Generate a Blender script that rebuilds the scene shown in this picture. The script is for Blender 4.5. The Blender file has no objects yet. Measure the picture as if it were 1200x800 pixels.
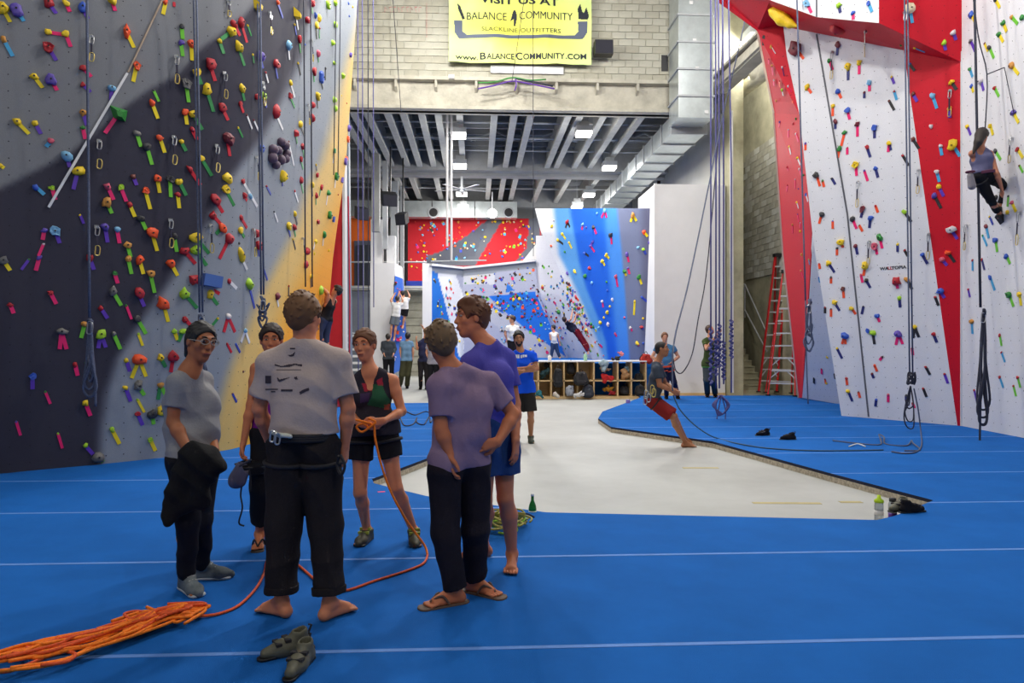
import bpy, math, random
import numpy as np
from mathutils import Vector, Matrix
from mathutils.bvhtree import BVHTree
random.seed(7); np.random.seed(7)
SC = bpy.context.scene
COL = SC.collection

# ---------------- camera ----------------
F = 840.0                                   # focal length in pixels of the 1200 px wide frame
EYE = 1.54
YAW = math.atan(43 / 840)                   # the hall's long axis (+Y) meets the horizon left of centre
FW = Vector((math.sin(YAW), math.cos(YAW), 0))
RT = Vector((math.cos(YAW), -math.sin(YAW), 0))
UP = Vector((0, 0, 1))
cam = bpy.data.objects.new('camera', bpy.data.cameras.new('camera'))
cam.data.lens = F / 1200 * 36; cam.data.sensor_width = 36
cam.data.clip_end = 200; cam.data.clip_start = 0.05
cam.location = (0, 0, EYE); cam.rotation_euler = (math.pi / 2, 0, -YAW)
COL.objects.link(cam); SC.camera = cam

def cf(x, d, z=0):
    "point given by metres right of / in front of the camera and height"
    p = RT * x + FW * d; return Vector((p.x, p.y, z))
def at(px, py, d):
    return cf((px - 600) / F * d, d, EYE - (py - 400) / F * d)
def gr(px, py, z=0.0):
    d = (EYE - z) * F / (py - 400); return cf((px - 600) / F * d, d, z)
def proj(p):
    p = Vector(p); d = p.dot(FW); return 600 + F * p.dot(RT) / d, 400 - F * (p.z - EYE) / d

# ---------------- world, lights, exposure ----------------
w = bpy.data.worlds.new('world'); SC.world = w; w.use_nodes = True
w.node_tree.nodes['Background'].inputs[0].default_value = (0.75, 0.85, 1, 1)
w.node_tree.nodes['Background'].inputs[1].default_value = 0.12
SC.view_settings.view_transform = 'Standard'; SC.view_settings.look = 'None'
SC.view_settings.exposure = 0.0; SC.view_settings.gamma = 1
SC.view_settings.use_curve_mapping = False
SC.cycles.max_bounces = 5; SC.cycles.diffuse_bounces = 3; SC.cycles.glossy_bounces = 2
SC.cycles.transmission_bounces = 3; SC.cycles.use_denoising = True
SC.cycles.sample_clamp_indirect = 4; SC.cycles.caustics_reflective = False; SC.cycles.caustics_refractive = False

def point(loc, power, parent, col=(1, .965, .9), r=.22):
    l = bpy.data.lights.new('lamp_light', 'POINT'); l.energy = power; l.shadow_soft_size = r; l.color = col
    o = bpy.data.objects.new('lamp_light', l); COL.objects.link(o); o.parent = parent; o.location = Vector(loc) - parent.location; return o
def area(loc, power, size, col=(1, 0.97, 0.92), parent=None, rot=(0, 0, 0), spread=math.pi):
    l = bpy.data.lights.new('lamp_light', 'AREA'); l.energy = power; l.shape = 'SQUARE'; l.size = size
    l.color = col; l.spread = spread
    o = bpy.data.objects.new('lamp_light', l); COL.objects.link(o)
    o.rotation_euler = rot
    if parent: o.parent = parent; o.location = Vector(loc) - parent.location
    else: o.location = loc
    return o
# unseen lamps assumed over the hall, placed for their light: x, y (metres, hall axes), z, watts
UNSEEN_LAMPS = [(-2.5, 9.0, 10.2, 330), (-2.0, 13.0, 10.2, 760), (2.2, 10.0, 10.2, 860), (-0.6, 17.2, 10.2, 640),
              (5.0, 8.6, 10.2, 560), (5.6, 14.5, 10.6, 640), (-5.0, -2.0, 9.8, 560), (4.6, -3.0, 9.8, 760),
              (8.3, 20.6, 10.4, 620)]  # extra lamp added to brighten the stair niche
BACK_LAMP_W = 200
# ---------------- helpers ----------------
def lin(c):
    r = []
    for v in c[:3]:
        v = v / 255
        r.append(v / 12.92 if v <= 0.04045 else ((v + 0.055) / 1.055) ** 2.4)
    return (*r, 1)
_M = {}
def mat(name, col, rough=0.6, metal=0.0, noise=0.0, nscale=8.0, bump=0.0, bscale=60.0, emit=0.0, spec=None, stretch=None, trans=0.0):
    if name in _M: return _M[name]
    m = bpy.data.materials.new(name); m.use_nodes = True; nt = m.node_tree; N = nt.nodes; L = nt.links
    b = N['Principled BSDF']
    b.inputs['Base Color'].default_value = lin(col); b.inputs['Roughness'].default_value = rough
    b.inputs['Metallic'].default_value = metal
    if spec is not None: b.inputs['Specular IOR Level'].default_value = spec
    if trans: b.inputs['Transmission Weight'].default_value = trans; b.inputs['IOR'].default_value = 1.35
    if emit:
        b.inputs['Emission Color'].default_value = lin(col); b.inputs['Emission Strength'].default_value = emit
    if noise or bump:
        tc = N.new('ShaderNodeTexCoord'); src = tc.outputs['Object']
        if stretch:
            mp = N.new('ShaderNodeMapping'); mp.inputs['Scale'].default_value = stretch
            L.new(src, mp.inputs[0]); src = mp.outputs[0]
    if noise:
        n = N.new('ShaderNodeTexNoise'); n.inputs['Scale'].default_value = nscale; n.inputs['Detail'].default_value = 5
        n.inputs['Roughness'].default_value = 0.65
        L.new(src, n.inputs['Vector'])
        mr = N.new('ShaderNodeMapRange'); mr.inputs['From Min'].default_value = 0.3; mr.inputs['From Max'].default_value = 0.7
        mr.inputs['To Min'].default_value = 1 - noise; mr.inputs['To Max'].default_value = 1 + noise
        L.new(n.outputs['Fac'], mr.inputs[0])
        mx = N.new('ShaderNodeVectorMath'); mx.operation = 'SCALE'
        mx.inputs[0].default_value = lin(col)[:3]; L.new(mr.outputs[0], mx.inputs['Scale'])
        L.new(mx.outputs[0], b.inputs['Base Color'])
    if bump:
        n2 = N.new('ShaderNodeTexNoise'); n2.inputs['Scale'].default_value = bscale; n2.inputs['Detail'].default_value = 3
        L.new(src, n2.inputs['Vector'])
        bp = N.new('ShaderNodeBump'); bp.inputs['Strength'].default_value = bump; bp.inputs['Distance'].default_value = 0.01
        L.new(n2.outputs['Fac'], bp.inputs['Height']); L.new(bp.outputs[0], b.inputs['Normal'])
    _M[name] = m; return m

def tag(o, label=None, cat=None, group=None, kind=None):
    if label: o['label'] = label
    if cat: o['category'] = cat
    if group: o['group'] = group
    if kind: o['kind'] = kind
    return o
def empty(name, loc, label=None, cat=None, group=None, kind=None):
    o = bpy.data.objects.new(name, None); COL.objects.link(o); o.location = loc; o.empty_display_size = 0.1
    return tag(o, label, cat, group, kind)
def wloc(o):
    v = Vector(o.location)
    while o.parent: o = o.parent; v += Vector(o.location)
    return v
def meshobj(name, verts, faces, m, parent=None, smooth=False, origin=None, mats=None, midx=None):
    "verts in world space; stored relative to the parent (or to origin)"
    base = wloc(parent) if parent else Vector((0, 0, 0))
    org = Vector(origin) if origin is not None else base
    v = np.asarray(verts, dtype=np.float64).reshape(-1, 3) - np.array(org)
    me = bpy.data.meshes.new(name); me.from_pydata(v.tolist(), [], [tuple(f) for f in faces]) if not isinstance(faces, np.ndarray) else _fast(me, v, faces)
    if mats:
        for x in mats: me.materials.append(x)
        if midx is not None: me.polygons.foreach_set('material_index', list(midx))
    elif m: me.materials.append(m)
    if smooth: me.polygons.foreach_set('use_smooth', [True] * len(me.polygons))
    me.update()
    o = bpy.data.objects.new(name, me); COL.objects.link(o)
    if parent: o.parent = parent; o.location = org - base
    else: o.location = org
    return o
def _fast(me, v, f):
    n = len(f); me.vertices.add(len(v)); me.vertices.foreach_set('co', v.astype(np.float32).ravel())
    me.loops.add(n * 4); me.loops.foreach_set('vertex_index', f.astype(np.int32).ravel())
    me.polygons.add(n); me.polygons.foreach_set('loop_start', np.arange(0, n * 4, 4, dtype=np.int32))
    me.polygons.foreach_set('loop_total', np.full(n, 4, dtype=np.int32)); me.update(calc_edges=True)

class MB:
    "collects shapes that become ONE mesh object"
    def __init__(s): s.v = []; s.f = []; s.mi = []; s.cur = 0
    def add(s, v, f):
        b = len(s.v); s.v += [tuple(x) for x in v]; s.f += [tuple(i + b for i in q) for q in f]; s.mi += [s.cur] * len(f); return s
    def box(s, lo, hi):
        (x0, y0, z0), (x1, y1, z1) = lo, hi
        v = [(x0, y0, z0), (x1, y0, z0), (x1, y1, z0), (x0, y1, z0), (x0, y0, z1), (x1, y0, z1), (x1, y1, z1), (x0, y1, z1)]
        return s.add(v, [(0, 3, 2, 1), (4, 5, 6, 7), (0, 1, 5, 4), (1, 2, 6, 5), (2, 3, 7, 6), (3, 0, 4, 7)])
    def obox(s, c, ax, ay, az):
        "centre and three half-axis vectors"
        c, ax, ay, az = map(Vector, (c, ax, ay, az))
        v = [c + i * ax + j * ay + k * az for k in (-1, 1) for j in (-1, 1) for i in (-1, 1)]
        return s.add(v, [(0, 2, 3, 1), (4, 5, 7, 6), (0, 1, 5, 4), (1, 3, 7, 5), (3, 2, 6, 7), (2, 0, 4, 6)])
    def bar(s, a, b, wd, th, upv=(0, 0, 1)):
        a, b = Vector(a), Vector(b); d = (b - a); l = d.length; d.normalize()
        sd = d.cross(Vector(upv)); 
        if sd.length < 1e-4: sd = d.cross(Vector((1, 0, 0)))
        sd.normalize(); u = sd.cross(d)
        return s.obox((a + b) / 2, d * l / 2, sd * wd / 2, u * th / 2)
    def tube(s, pts, r, n=6, closed=False, cap=True):
        pts = [Vector(p) for p in pts]; rs = r if isinstance(r, (list, tuple)) else [r] * len(pts)
        b = len(s.v); m = len(pts); prev = None
        for i, p in enumerate(pts):
            if closed: t = pts[(i + 1) % m] - pts[i - 1]
            else: t = pts[min(i + 1, m - 1)] - pts[max(i - 1, 0)]
            if t.length < 1e-9: t = Vector((0, 0, 1))
            t.normalize()
            if prev is None:
                q = t.cross(Vector((0, 0, 1)));
                if q.length < 0.1: q = t.cross(Vector((0, 1, 0)))
            else: q = prev - t * prev.dot(t)
            if q.length < 1e-6: q = t.orthogonal()
            q.normalize(); prev = q; k = t.cross(q)
            for j in range(n):
                a = 2 * math.pi * j / n; s.v.append(tuple(p + (q * math.cos(a) + k * math.sin(a)) * rs[i]))
        rng = m if closed else m - 1
        for i in range(rng):
            for j in range(n):
                a0 = b + i * n + j; a1 = b + i * n + (j + 1) % n; c0 = b + ((i + 1) % m) * n + j; c1 = b + ((i + 1) % m) * n + (j + 1) % n
                s.f.append((a0, a1, c1, c0)); s.mi.append(s.cur)
        if cap and not closed:
            s.f.append(tuple(b + j for j in range(n))[::-1]); s.mi.append(s.cur)
            s.f.append(tuple(b + (m - 1) * n + j for j in range(n))); s.mi.append(s.cur)
        return s
    def ball(s, c, r, n=8, m=6, rx=None):
        c = Vector(c); R = rx if rx else (r, r, r); b = len(s.v)
        for i in range(m + 1):
            th = math.pi * i / m
            for j in range(n):
                a = 2 * math.pi * j / n
                s.v.append((c.x + R[0] * math.sin(th) * math.cos(a), c.y + R[1] * math.sin(th) * math.sin(a), c.z + R[2] * math.cos(th)))
        for i in range(m):
            for j in range(n):
                s.f.append((b + i * n + j, b + (i + 1) * n + j, b + (i + 1) * n + (j + 1) % n, b + i * n + (j + 1) % n)); s.mi.append(s.cur)
        return s
    def prism(s, poly, ext):
        "polygon (list of 3D points) extruded along ext"
        p = [Vector(q) for q in poly]; e = Vector(ext); n = len(p)
        nrm = Vector((0, 0, 0))
        for i in range(n): nrm += p[i].cross(p[(i + 1) % n])
        if nrm.dot(e) > 0: p = p[::-1]
        return s.add(p + [q + e for q in p], [tuple(range(n)), tuple(range(2 * n - 1, n - 1, -1))] + [(i, i + n, (i + 1) % n + n, (i + 1) % n) for i in range(n)])
    def obj(s, name, m, parent=None, smooth=False, origin=None, mats=None):
        return meshobj(name, s.v, s.f, m, parent, smooth, origin, mats, s.mi if mats else None)

def crom(P, n=6, closed=False):
    P = [Vector(p) for p in P]; out = []; m = len(P)
    for i in range(m if closed else m - 1):
        if closed: a, b, c, d = P[i - 1], P[i], P[(i + 1) % m], P[(i + 2) % m]
        else: a, b, c, d = P[max(i - 1, 0)], P[i], P[i + 1], P[min(i + 2, m - 1)]
        for k in range(n):
            t = k / n
            out.append(0.5 * ((2 * b) + (c - a) * t + (2 * a - 5 * b + 4 * c - d) * t * t + (3 * b - a - 3 * c + d) * t ** 3))
    if not closed: out.append(P[-1])
    return out
def center(vs):
    a = np.array([tuple(v) for v in vs]); return Vector(((a.min(0) + a.max(0)) / 2).tolist())
def text_mesh(txt, size, thick=0.002, bold=False):
    c = bpy.data.curves.new('t', 'FONT'); c.body = txt; c.size = size; c.extrude = thick; c.align_x = 'CENTER'; c.align_y = 'CENTER'
    c.resolution_u = 3
    if bold: c.offset = size * 0.02
    o = bpy.data.objects.new('t', c); COL.objects.link(o)
    dg = bpy.context.evaluated_depsgraph_get(); me = bpy.data.meshes.new_from_object(o.evaluated_get(dg))
    v = [Vector(x.co) for x in me.vertices]; f = [tuple(p.vertices) for p in me.polygons]
    bpy.data.objects.remove(o); bpy.data.curves.remove(c); bpy.data.meshes.remove(me)
    return v, f
def text_obj(name, txt, size, c, right, up, m, parent=None, thick=0.002, sx=1.0, bold=False, fn=None):
    v, f = text_mesh(txt, size, thick, bold); right = Vector(right).normalized(); up = Vector(up).normalized(); n = right.cross(up); c = Vector(c)
    pts = [c + right * p.x * sx + up * p.y + n * p.z for p in v]
    if fn: pts = [fn(p) for p in pts]
    return meshobj(name, pts, f, m, parent, origin=None if parent else c)

# ---------------- signed distance figures ----------------
def V3(p): return np.array(tuple(p), dtype=np.float32)
class Field:
    "union of rounded shapes; meshed into one continuous skin"
    def __init__(s): s.p = []; s.clips = []; s.wr = None
    def cone(s, a, b, ra, rb, k=0.02, cut=False, sub=False, cuta=False):
        a, b = V3(a), V3(b); r = max(ra, rb) + k
        s.p.append(('c', a, b, ra, rb, k, cut, sub, np.minimum(a, b) - r, np.maximum(a, b) + r, cuta)); return s
    def ball(s, c, r, k=0.02, sub=False): return s.cone(c, Vector(tuple(c)) + Vector((0, 0, 1e-4)), r, r, k, sub=sub)
    def ell(s, c, R, ax, k=0.02, sub=False):
        c = V3(c); A = np.array([tuple(x) for x in ax], dtype=np.float32); r = max(R) + k
        s.p.append(('e', c, np.array(R, dtype=np.float32), A, None, k, False, sub, c - r, c + r, False)); return s
    def clip(s, o, n): s.clips.append((V3(o), V3(Vector(n).normalized()))); return s
    def build(s, h):
        lo = np.min([q[8] for q in s.p if not q[7]], 0) - 2 * h; hi = np.max([q[9] for q in s.p if not q[7]], 0) + 2 * h
        n = np.ceil((hi - lo) / h).astype(int) + 1
        G = np.full(tuple(n), 0.3, dtype=np.float32)
        ax = [lo[i] + h * np.arange(n[i], dtype=np.float32) for i in range(3)]
        for (t, a, b, c, d_, k, cut, sub, bl, bh, cuta) in s.p:
            i0 = np.clip(((bl - lo) / h).astype(int) - 1, 0, n); i1 = np.clip(((bh - lo) / h).astype(int) + 3, 0, n)
            if (i1 <= i0).any(): continue
            X = ax[0][i0[0]:i1[0]][:, None, None]; Y = ax[1][i0[1]:i1[1]][None, :, None]; Z = ax[2][i0[2]:i1[2]][None, None, :]
            if t == 'c':
                ba = b - a; L2 = float(ba @ ba) + 1e-12
                tt = np.clip(((X - a[0]) * ba[0] + (Y - a[1]) * ba[1] + (Z - a[2]) * ba[2]) / L2, 0, 1)
                d = np.sqrt((X - a[0] - tt * ba[0]) ** 2 + (Y - a[1] - tt * ba[1]) ** 2 + (Z - a[2] - tt * ba[2]) ** 2) - (c + (d_ - c) * tt)
                if cut or cuta: 
                    u = ba / math.sqrt(L2)
                    if cut: d = np.maximum(d, (X - b[0]) * u[0] + (Y - b[1]) * u[1] + (Z - b[2]) * u[2])
                    if cuta: d = np.maximum(d, -((X - a[0]) * u[0] + (Y - a[1]) * u[1] + (Z - a[2]) * u[2]))
            else:
                R = b; A = c
                q = [((X - a[0]) * A[i][0] + (Y - a[1]) * A[i][1] + (Z - a[2]) * A[i][2]) / R[i] for i in range(3)]
                d = (np.sqrt(q[0] ** 2 + q[1] ** 2 + q[2] ** 2) - 1) * float(R.min())
            g = G[i0[0]:i1[0], i0[1]:i1[1], i0[2]:i1[2]]
            if sub:
                m = np.maximum(k - np.abs(-d - g), 0) / k; g[...] = np.maximum(g, -d) + m * m * k / 4
            else:
                m = np.maximum(k - np.abs(d - g), 0) / k; g[...] = np.minimum(g, d) - m * m * k / 4
        X = ax[0][:, None, None]; Y = ax[1][None, :, None]; Z = ax[2][None, None, :]
        if s.wr:
            amp, fr, ph = s.wr
            G += amp * (1.5 * np.abs(np.sin(fr * (.62 * X + .5 * Z + .3 * Y) + 2.0 * np.sin(5 * Z + ph) + 1.4 * np.sin(7 * (X - Y) + ph))) - .9 + .7 * np.abs(np.sin(fr * (.5 * X - .8 * Z) + 1.8 * np.sin(6 * X + 4 * Z + ph))) * (.5 + .5 * np.sin(4 * Z + ph)))
        for o, nn in s.clips: G = np.maximum(G, (X - o[0]) * nn[0] + (Y - o[1]) * nn[1] + (Z - o[2]) * nn[2])
        return surfnets(G, lo, h)
def surfnets(G, lo, h):
    S = G < 0; nx, ny, nz = G.shape
    c = np.zeros((nx - 1, ny - 1, nz - 1), dtype=np.int8)
    for i in (0, 1):
        for j in (0, 1):
            for k in (0, 1): c += S[i:nx - 1 + i, j:ny - 1 + j, k:nz - 1 + k]
    act = np.argwhere((c > 0) & (c < 8)); ids = np.full(c.shape, -1, dtype=np.int32)
    ids[act[:, 0], act[:, 1], act[:, 2]] = np.arange(len(act))
    co = [(i, j, k) for i in (0, 1) for j in (0, 1) for k in (0, 1)]
    val = {q: G[act[:, 0] + q[0], act[:, 1] + q[1], act[:, 2] + q[2]] for q in co}
    acc = np.zeros((len(act), 3)); cnt = np.zeros(len(act))
    for q in co:
        for a in range(3):
            if q[a]: continue
            r = list(q); r[a] = 1; r = tuple(r); v0, v1 = val[q], val[r]; m = (v0 < 0) != (v1 < 0)
            t = np.where(m, v0 / np.where(m, v0 - v1, 1), 0); p = np.zeros((len(act), 3)); p[:] = q; p[:, a] += t
            acc[m] += p[m]; cnt[m] += 1
    V = (act + acc / cnt[:, None]) * h + lo; FS = []
    for a in range(3):
        b1, c1 = (a + 1) % 3, (a + 2) % 3
        sl0 = [slice(None)] * 3; sl1 = [slice(None)] * 3; sl0[a] = slice(0, -1); sl1[a] = slice(1, None)
        A0, A1 = S[tuple(sl0)], S[tuple(sl1)]
        for flip, M in ((False, A0 & ~A1), (True, ~A0 & A1)):
            e = np.argwhere(M)
            if not len(e): continue
            e = e[(e[:, b1] > 0) & (e[:, c1] > 0) & (e[:, b1] < G.shape[b1] - 1) & (e[:, c1] < G.shape[c1] - 1)]
            q = []
            for db, dc in ((0, 0), (-1, 0), (-1, -1), (0, -1)):
                x = e.copy(); x[:, b1] += db; x[:, c1] += dc; q.append(ids[x[:, 0], x[:, 1], x[:, 2]])
            if flip: q = q[::-1]
            FS.append(np.stack(q, 1))
    return V, np.concatenate(FS)
def fobj(name, fld, h, m, parent):
    v, f = fld.build(h); return meshobj(name, v, f, m, parent, smooth=True)
# ---------------- rays on planes ----------------
EYEV = Vector((0, 0, EYE))
def ray(px, py): return FW + RT * ((px - 600) / F) + UP * ((400 - py) / F)
def onY(px, py, Y): d = ray(px, py); return EYEV + d * (Y / d.y)
def onX(px, py, X): d = ray(px, py); return EYEV + d * (X / d.x)
def onP(px, py, o, n):
    d = ray(px, py); n = Vector(n); return EYEV + d * ((Vector(o) - EYEV).dot(n) / d.dot(n))

M_CONC = mat('floor_concrete', (176, 178, 176), .55, noise=.16, nscale=.55, bump=.05, bscale=12)
M_CARPET = mat('mat_carpet', (22, 97, 180), .95, noise=.10, nscale=1.6, bump=.35, bscale=260, spec=.15)
M_CEDGE = mat('mat_edge', (14, 20, 48), .9)
M_FOAM = mat('rebonded_foam', (178, 168, 150), .95, noise=.45, nscale=26, bump=.6, bscale=40)
M_SEAM = mat('seam_tape', (92, 140, 214), .8, noise=.12, nscale=5)
M_BLOCK = mat('concrete_block', (178, 176, 162), .9, noise=.14, nscale=2.2, bump=.5, bscale=30)
M_BLOCK2 = mat('concrete_block_dark', (170, 167, 152), .9, noise=.16, nscale=3, bump=.5, bscale=30)
M_MORTAR = mat('mortar', (196, 196, 186), .95, noise=.1, nscale=4, bump=.4, bscale=30)
M_SPRAY = mat('sprayed_fireproofing', (186, 182, 168), 1, noise=.2, nscale=2.5, bump=1.0, bscale=14)
M_WHITE = mat('white_panel', (222, 222, 224), .7, noise=.03, nscale=2)
M_WALLG = mat('painted_wall', (178, 178, 172), .85, noise=.06, nscale=1.5)
M_OLDC = mat('old_concrete', (172, 168, 142), .95, noise=.28, nscale=1.3, bump=.5, bscale=9)
M_STEEL = mat('painted_steel', (172, 176, 180), .5, noise=.08, nscale=4)
M_GALV = mat('galvanised_duct', (200, 208, 210), .32, metal=.65, noise=.12, nscale=3)
M_DECK = mat('roof_deck', (140, 142, 144), .9, noise=.14, nscale=2, bump=.5, bscale=20)
M_BLACK = mat('black_plastic', (22, 22, 26), .45)
M_WOOD = mat('birch_ply', (206, 176, 128), .5, noise=.1, nscale=3, stretch=(1, 1, 8))
M_METAL = mat('steel', (190, 192, 196), .3, metal=.9)
M_LENS = mat('lamp_lens', (255, 252, 244), .4, emit=6)

def struct(o): o['kind'] = 'structure'; return o
# floor slab
mb = MB(); mb.box((-13, -11, -.3), (13, 40, -.1)); floor = struct(mb.obj('floor', M_CONC, origin=(0, 17, -.1)))
M_YL = mat('floor_paint', (186, 172, 118), .6, noise=.2, nscale=6)
for (x0, y0, x1, y1) in ((882, 589, 962, 589.5), (984, 588, 1010, 588), (800, 548, 842, 548)):
    mb = MB(); mb.bar(gr(x0, y0, -.0985), gr(x1, y1, -.0985), .07, .003); mb.obj('painted_line', M_YL, floor)

# ---- blue gym mat ----
def P2(px, py): p = gr(px, py, 0); return (p.x, p.y)
XS = P2(600, 600)[0]
YFR = P2(940, 463)[1]; YFL = P2(480, 472)[1]
near_l = [P2(640, 600), P2(500, 581), P2(438, 566), P2(436, 561), P2(500, 537), P2(560, 515), P2(588, 497), P2(576, 473)]
near_r = [P2(1028, 609), P2(1049, 604), P2(1094, 586), P2(972, 554), P2(835, 517), P2(716, 500), P2(701, 490), P2(706, 482), P2(752, 465)]
yx = near_l[0][1] + (near_r[0][1] - near_l[0][1]) * (XS - near_l[0][0]) / (near_r[0][0] - near_l[0][0])
XS = near_l[0][0]; yx = near_l[0][1]
polyL = [(-9.5, -10.8), (XS, -10.8)] + near_l + [(near_l[-1][0], YFL), (-9.5, YFL)]
polyR = [(XS, -10.8), (11, -10.8), (11, YFR), (near_r[-1][0], YFR)] + near_r[::-1] + [(XS, yx)]
def clipY(poly, y0, y1):
    for s, lim in ((1, y0), (-1, y1)):
        out = []
        for i in range(len(poly)):
            a, b = poly[i - 1], poly[i]; ia = s * (a[1] - lim) >= 0; ib = s * (b[1] - lim) >= 0
            if ia != ib:
                t = (lim - a[1]) / (b[1] - a[1]); out.append((a[0] + t * (b[0] - a[0]), lim))
            if ib: out.append(b)
        poly = out
        if len(poly) < 3: return []
    return poly
gmat = empty('gym_mat', (0, 4, 0), 'wide blue carpeted foam mat laid around the bare concrete floor, with pale seams', 'mat')
SEAM = [3.62 + 1.52 * k - .02 for k in range(-9, 14)]
def mat_piece(poly, name, m, z0, z1, side=None):
    if len(poly) < 3: return
    mb = MB(); p3 = [(x, y, z0) for x, y in poly]; mb.prism(p3, (0, 0, z1 - z0))
    if side: 
        mb.mi = [1] * len(mb.f)
        for i, f in enumerate(mb.f):
            if all(abs(mb.v[k][2] - z1) < 1e-6 for k in f): mb.mi[i] = 0
        return meshobj(name, mb.v, mb.f, None, gmat, mats=[m, side], midx=mb.mi)
    return mb.obj(name, m, gmat)
for i in range(len(SEAM) - 1):
    a, b = SEAM[i], SEAM[i + 1]
    if b < 6.0: mat_piece([(-9.5, a), (11, a), (11, b), (-9.5, b)], 'mat_panel', M_CARPET, -.034, 0, M_CEDGE)
    else:
        for P in (polyL, polyR): mat_piece(clipY(P, a, b), 'mat_panel', M_CARPET, -.034, 0, M_CEDGE)
    if b < 6.0: mat_piece([(-9.5, b - .017), (11, b - .017), (11, b + .017), (-9.5, b + .017)], 'seam_strip', M_SEAM, -.002, .002)
    else:
        for P in (polyL, polyR): mat_piece(clipY(P, b - .017, b + .017), 'seam_strip', M_SEAM, -.002, .002)
mat_piece([(-9.4, -10.7), (11, -10.7), (11, 5.9), (-9.4, 5.9)], 'foam_base', M_FOAM, -.1, -.034)
def shrink(poly): return poly
for P in (polyL, polyR): mat_piece(clipY(P, 5.9, 30), 'foam_base', M_FOAM, -.1, -.034)

# ---- hall shell ----
mb = MB(); mb.box((-9.7, -11, -.1), (-9.5, 40, 11.6)); struct(mb.obj('wall_left', M_WALLG, origin=(-9.6, 15, 0)))
mb = MB(); mb.box((11.2, -11, -.1), (11.4, 26, 11.6)); struct(mb.obj('wall_right', M_WALLG, origin=(11.3, 10, 0)))
mb = MB(); mb.box((-9.7, -11.2, -.1), (11.4, -11, 11.6)); struct(mb.obj('wall_front', M_WALLG, origin=(0, -11, 0)))
mb = MB(); mb.box((-9.7, -11.2, 11.6), (11.4, 26, 11.8)); struct(mb.obj('ceiling', M_DECK, origin=(0, 7, 11.6)))
# block wall over the opening, blocks one by one
YB = 20.7
ztop, zbot = 11.6, 9.13
mb = MB(); mb.box((-9.5, YB + .03, zbot), (7.5, YB + .35, ztop)); bw = struct(mb.obj('wall_back', M_MORTAR, origin=(0, YB, zbot)))
blk = {}
def block_mesh(axis, m, L=.386, H=.192):
    mb = MB(); b = .006
    if axis == 'y': mb.box((-L / 2, -.018, -H / 2), (L / 2, .03, H / 2))
    else: mb.box((-.018, -L / 2, -H / 2), (.03, L / 2, H / 2))
    me = bpy.data.meshes.new('block'); me.from_pydata(mb.v, [], mb.f); me.materials.append(m); return me
for ax in 'yx':
    for k, m in enumerate((M_BLOCK, M_BLOCK2, M_MORTAR)): blk[ax, k] = block_mesh(ax, m)
rs = random.Random(3)
x0 = onY(412, 60, YB).x - .3; n = 0
for r in range(12):
    z = zbot + .1 + .2045 * r
    for c in range(-1, 28):
        x = x0 + .4 * c + (.2 if r % 2 else 0)
        px, py = proj((x, YB, z))
        if px > 793 or py < -8 or (532 < px < 688 and py < 66) or px < 398: continue
        o = bpy.data.objects.new('block', blk['y', rs.choice((0, 0, 0, 1, 1))]); COL.objects.link(o); o.parent = bw
        o.location = Vector((x, YB + .012 + rs.uniform(-.006, .006), z)) - bw.location; n += 1
print('blocks', n)
M_PINK = mat('marking_chalk', (214, 120, 128), .9)
mb = MB(); yy = YB - .012
p = onY(500, 4, yy); q = onY(500, 44, yy); mb.bar(p, q, .05, .004)
for k in range(9):
    a = onY(451 + 5 * k, 8.5, yy); mb.bar(a, onY(451 + 5 * k + (k % 2) * 2, 14.5, yy), .03, .004)
    mb.bar(a, onY(454 + 5 * k, 8.5 + 3 * (k % 3 == 0), yy), .03, .004)
mb.obj('chalk_marking', M_PINK, bw)
# spandrel beam
mb = MB(); zb = 8.2
mb.box((-9.5, YB + .12, zb), (6.9, YB + .3, zbot)); mb.box((-9.5, YB - .12, zb), (6.9, YB + .42, zb + .09)); mb.box((-9.5, YB - .12, zbot - .1), (6.9, YB + .42, zbot))
bm_ = struct(mb.obj('trim_beam', M_SPRAY, origin=(0, YB, zb)))
for px in (416, 464, 511, 558, 605, 652, 700, 747):
    x = onY(px, 110, YB).x
    mb = MB(); mb.prism([(x - .035, YB + .13, zbot - .1), (x - .035, YB - .1, zbot - .1), (x - .035, YB - .06, zbot - .3), (x - .035, YB + .13, zbot - .42)], (.07, 0, 0)); mb.obj('stiffener', M_SPRAY, bm_)
# lumpy sprayed face
mb = MB(); rs = random.Random(5); N = 90
xa, xb = -6.5, 6.9
for i in range(N + 1):
    for j in range(9):
        mb.v.append((xa + (xb - xa) * i / N, YB + .1 + rs.uniform(-.03, .03), zb + .09 + (zbot - .19 - zb) * j / 8))
mb.f = [(i * 9 + j, (i + 1) * 9 + j, (i + 1) * 9 + j + 1, i * 9 + j + 1) for i in range(N) for j in range(8)]
meshobj('sprayed_face', mb.v, mb.f, M_SPRAY, bm_, smooth=True)

# ---- rear bay ----
XR = 7.6
mb = MB(); mb.box((XR, 21.4, -.1), (XR + .2, 37, 9.4)); struct(mb.obj('wall_rear_right', M_WALLG, origin=(XR, 29, 0)))
mb = MB(); mb.box((-9.5, 37, -.1), (XR + .2, 37.2, 9.4)); struct(mb.obj('wall_rear', mat('rear_wall', (150, 154, 158), .8, noise=.05), origin=(0, 37, 0)))
rc = struct(MB().box((-9.5, YB + .3, 9.3), (XR + .2, 37.2, 9.5)).obj('ceiling_rear', M_DECK, origin=(0, 29, 9.3)))
for y in np.arange(21.4, 36.9, .75):
    MB().box((-9.3, y, 9.02), (XR, y + .09, 9.3)).obj('purlin', M_DECK if int(y * 4) % 2 else M_STEEL, rc)
JX = [426, 451, 470, 492, 512, 538, 580, 604, 624, 669, 683, 711, 735, 757]
M_JOIST = mat('sprayed_joist', (168, 170, 168), 1, noise=.12, nscale=4, bump=.8, bscale=20)
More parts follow.
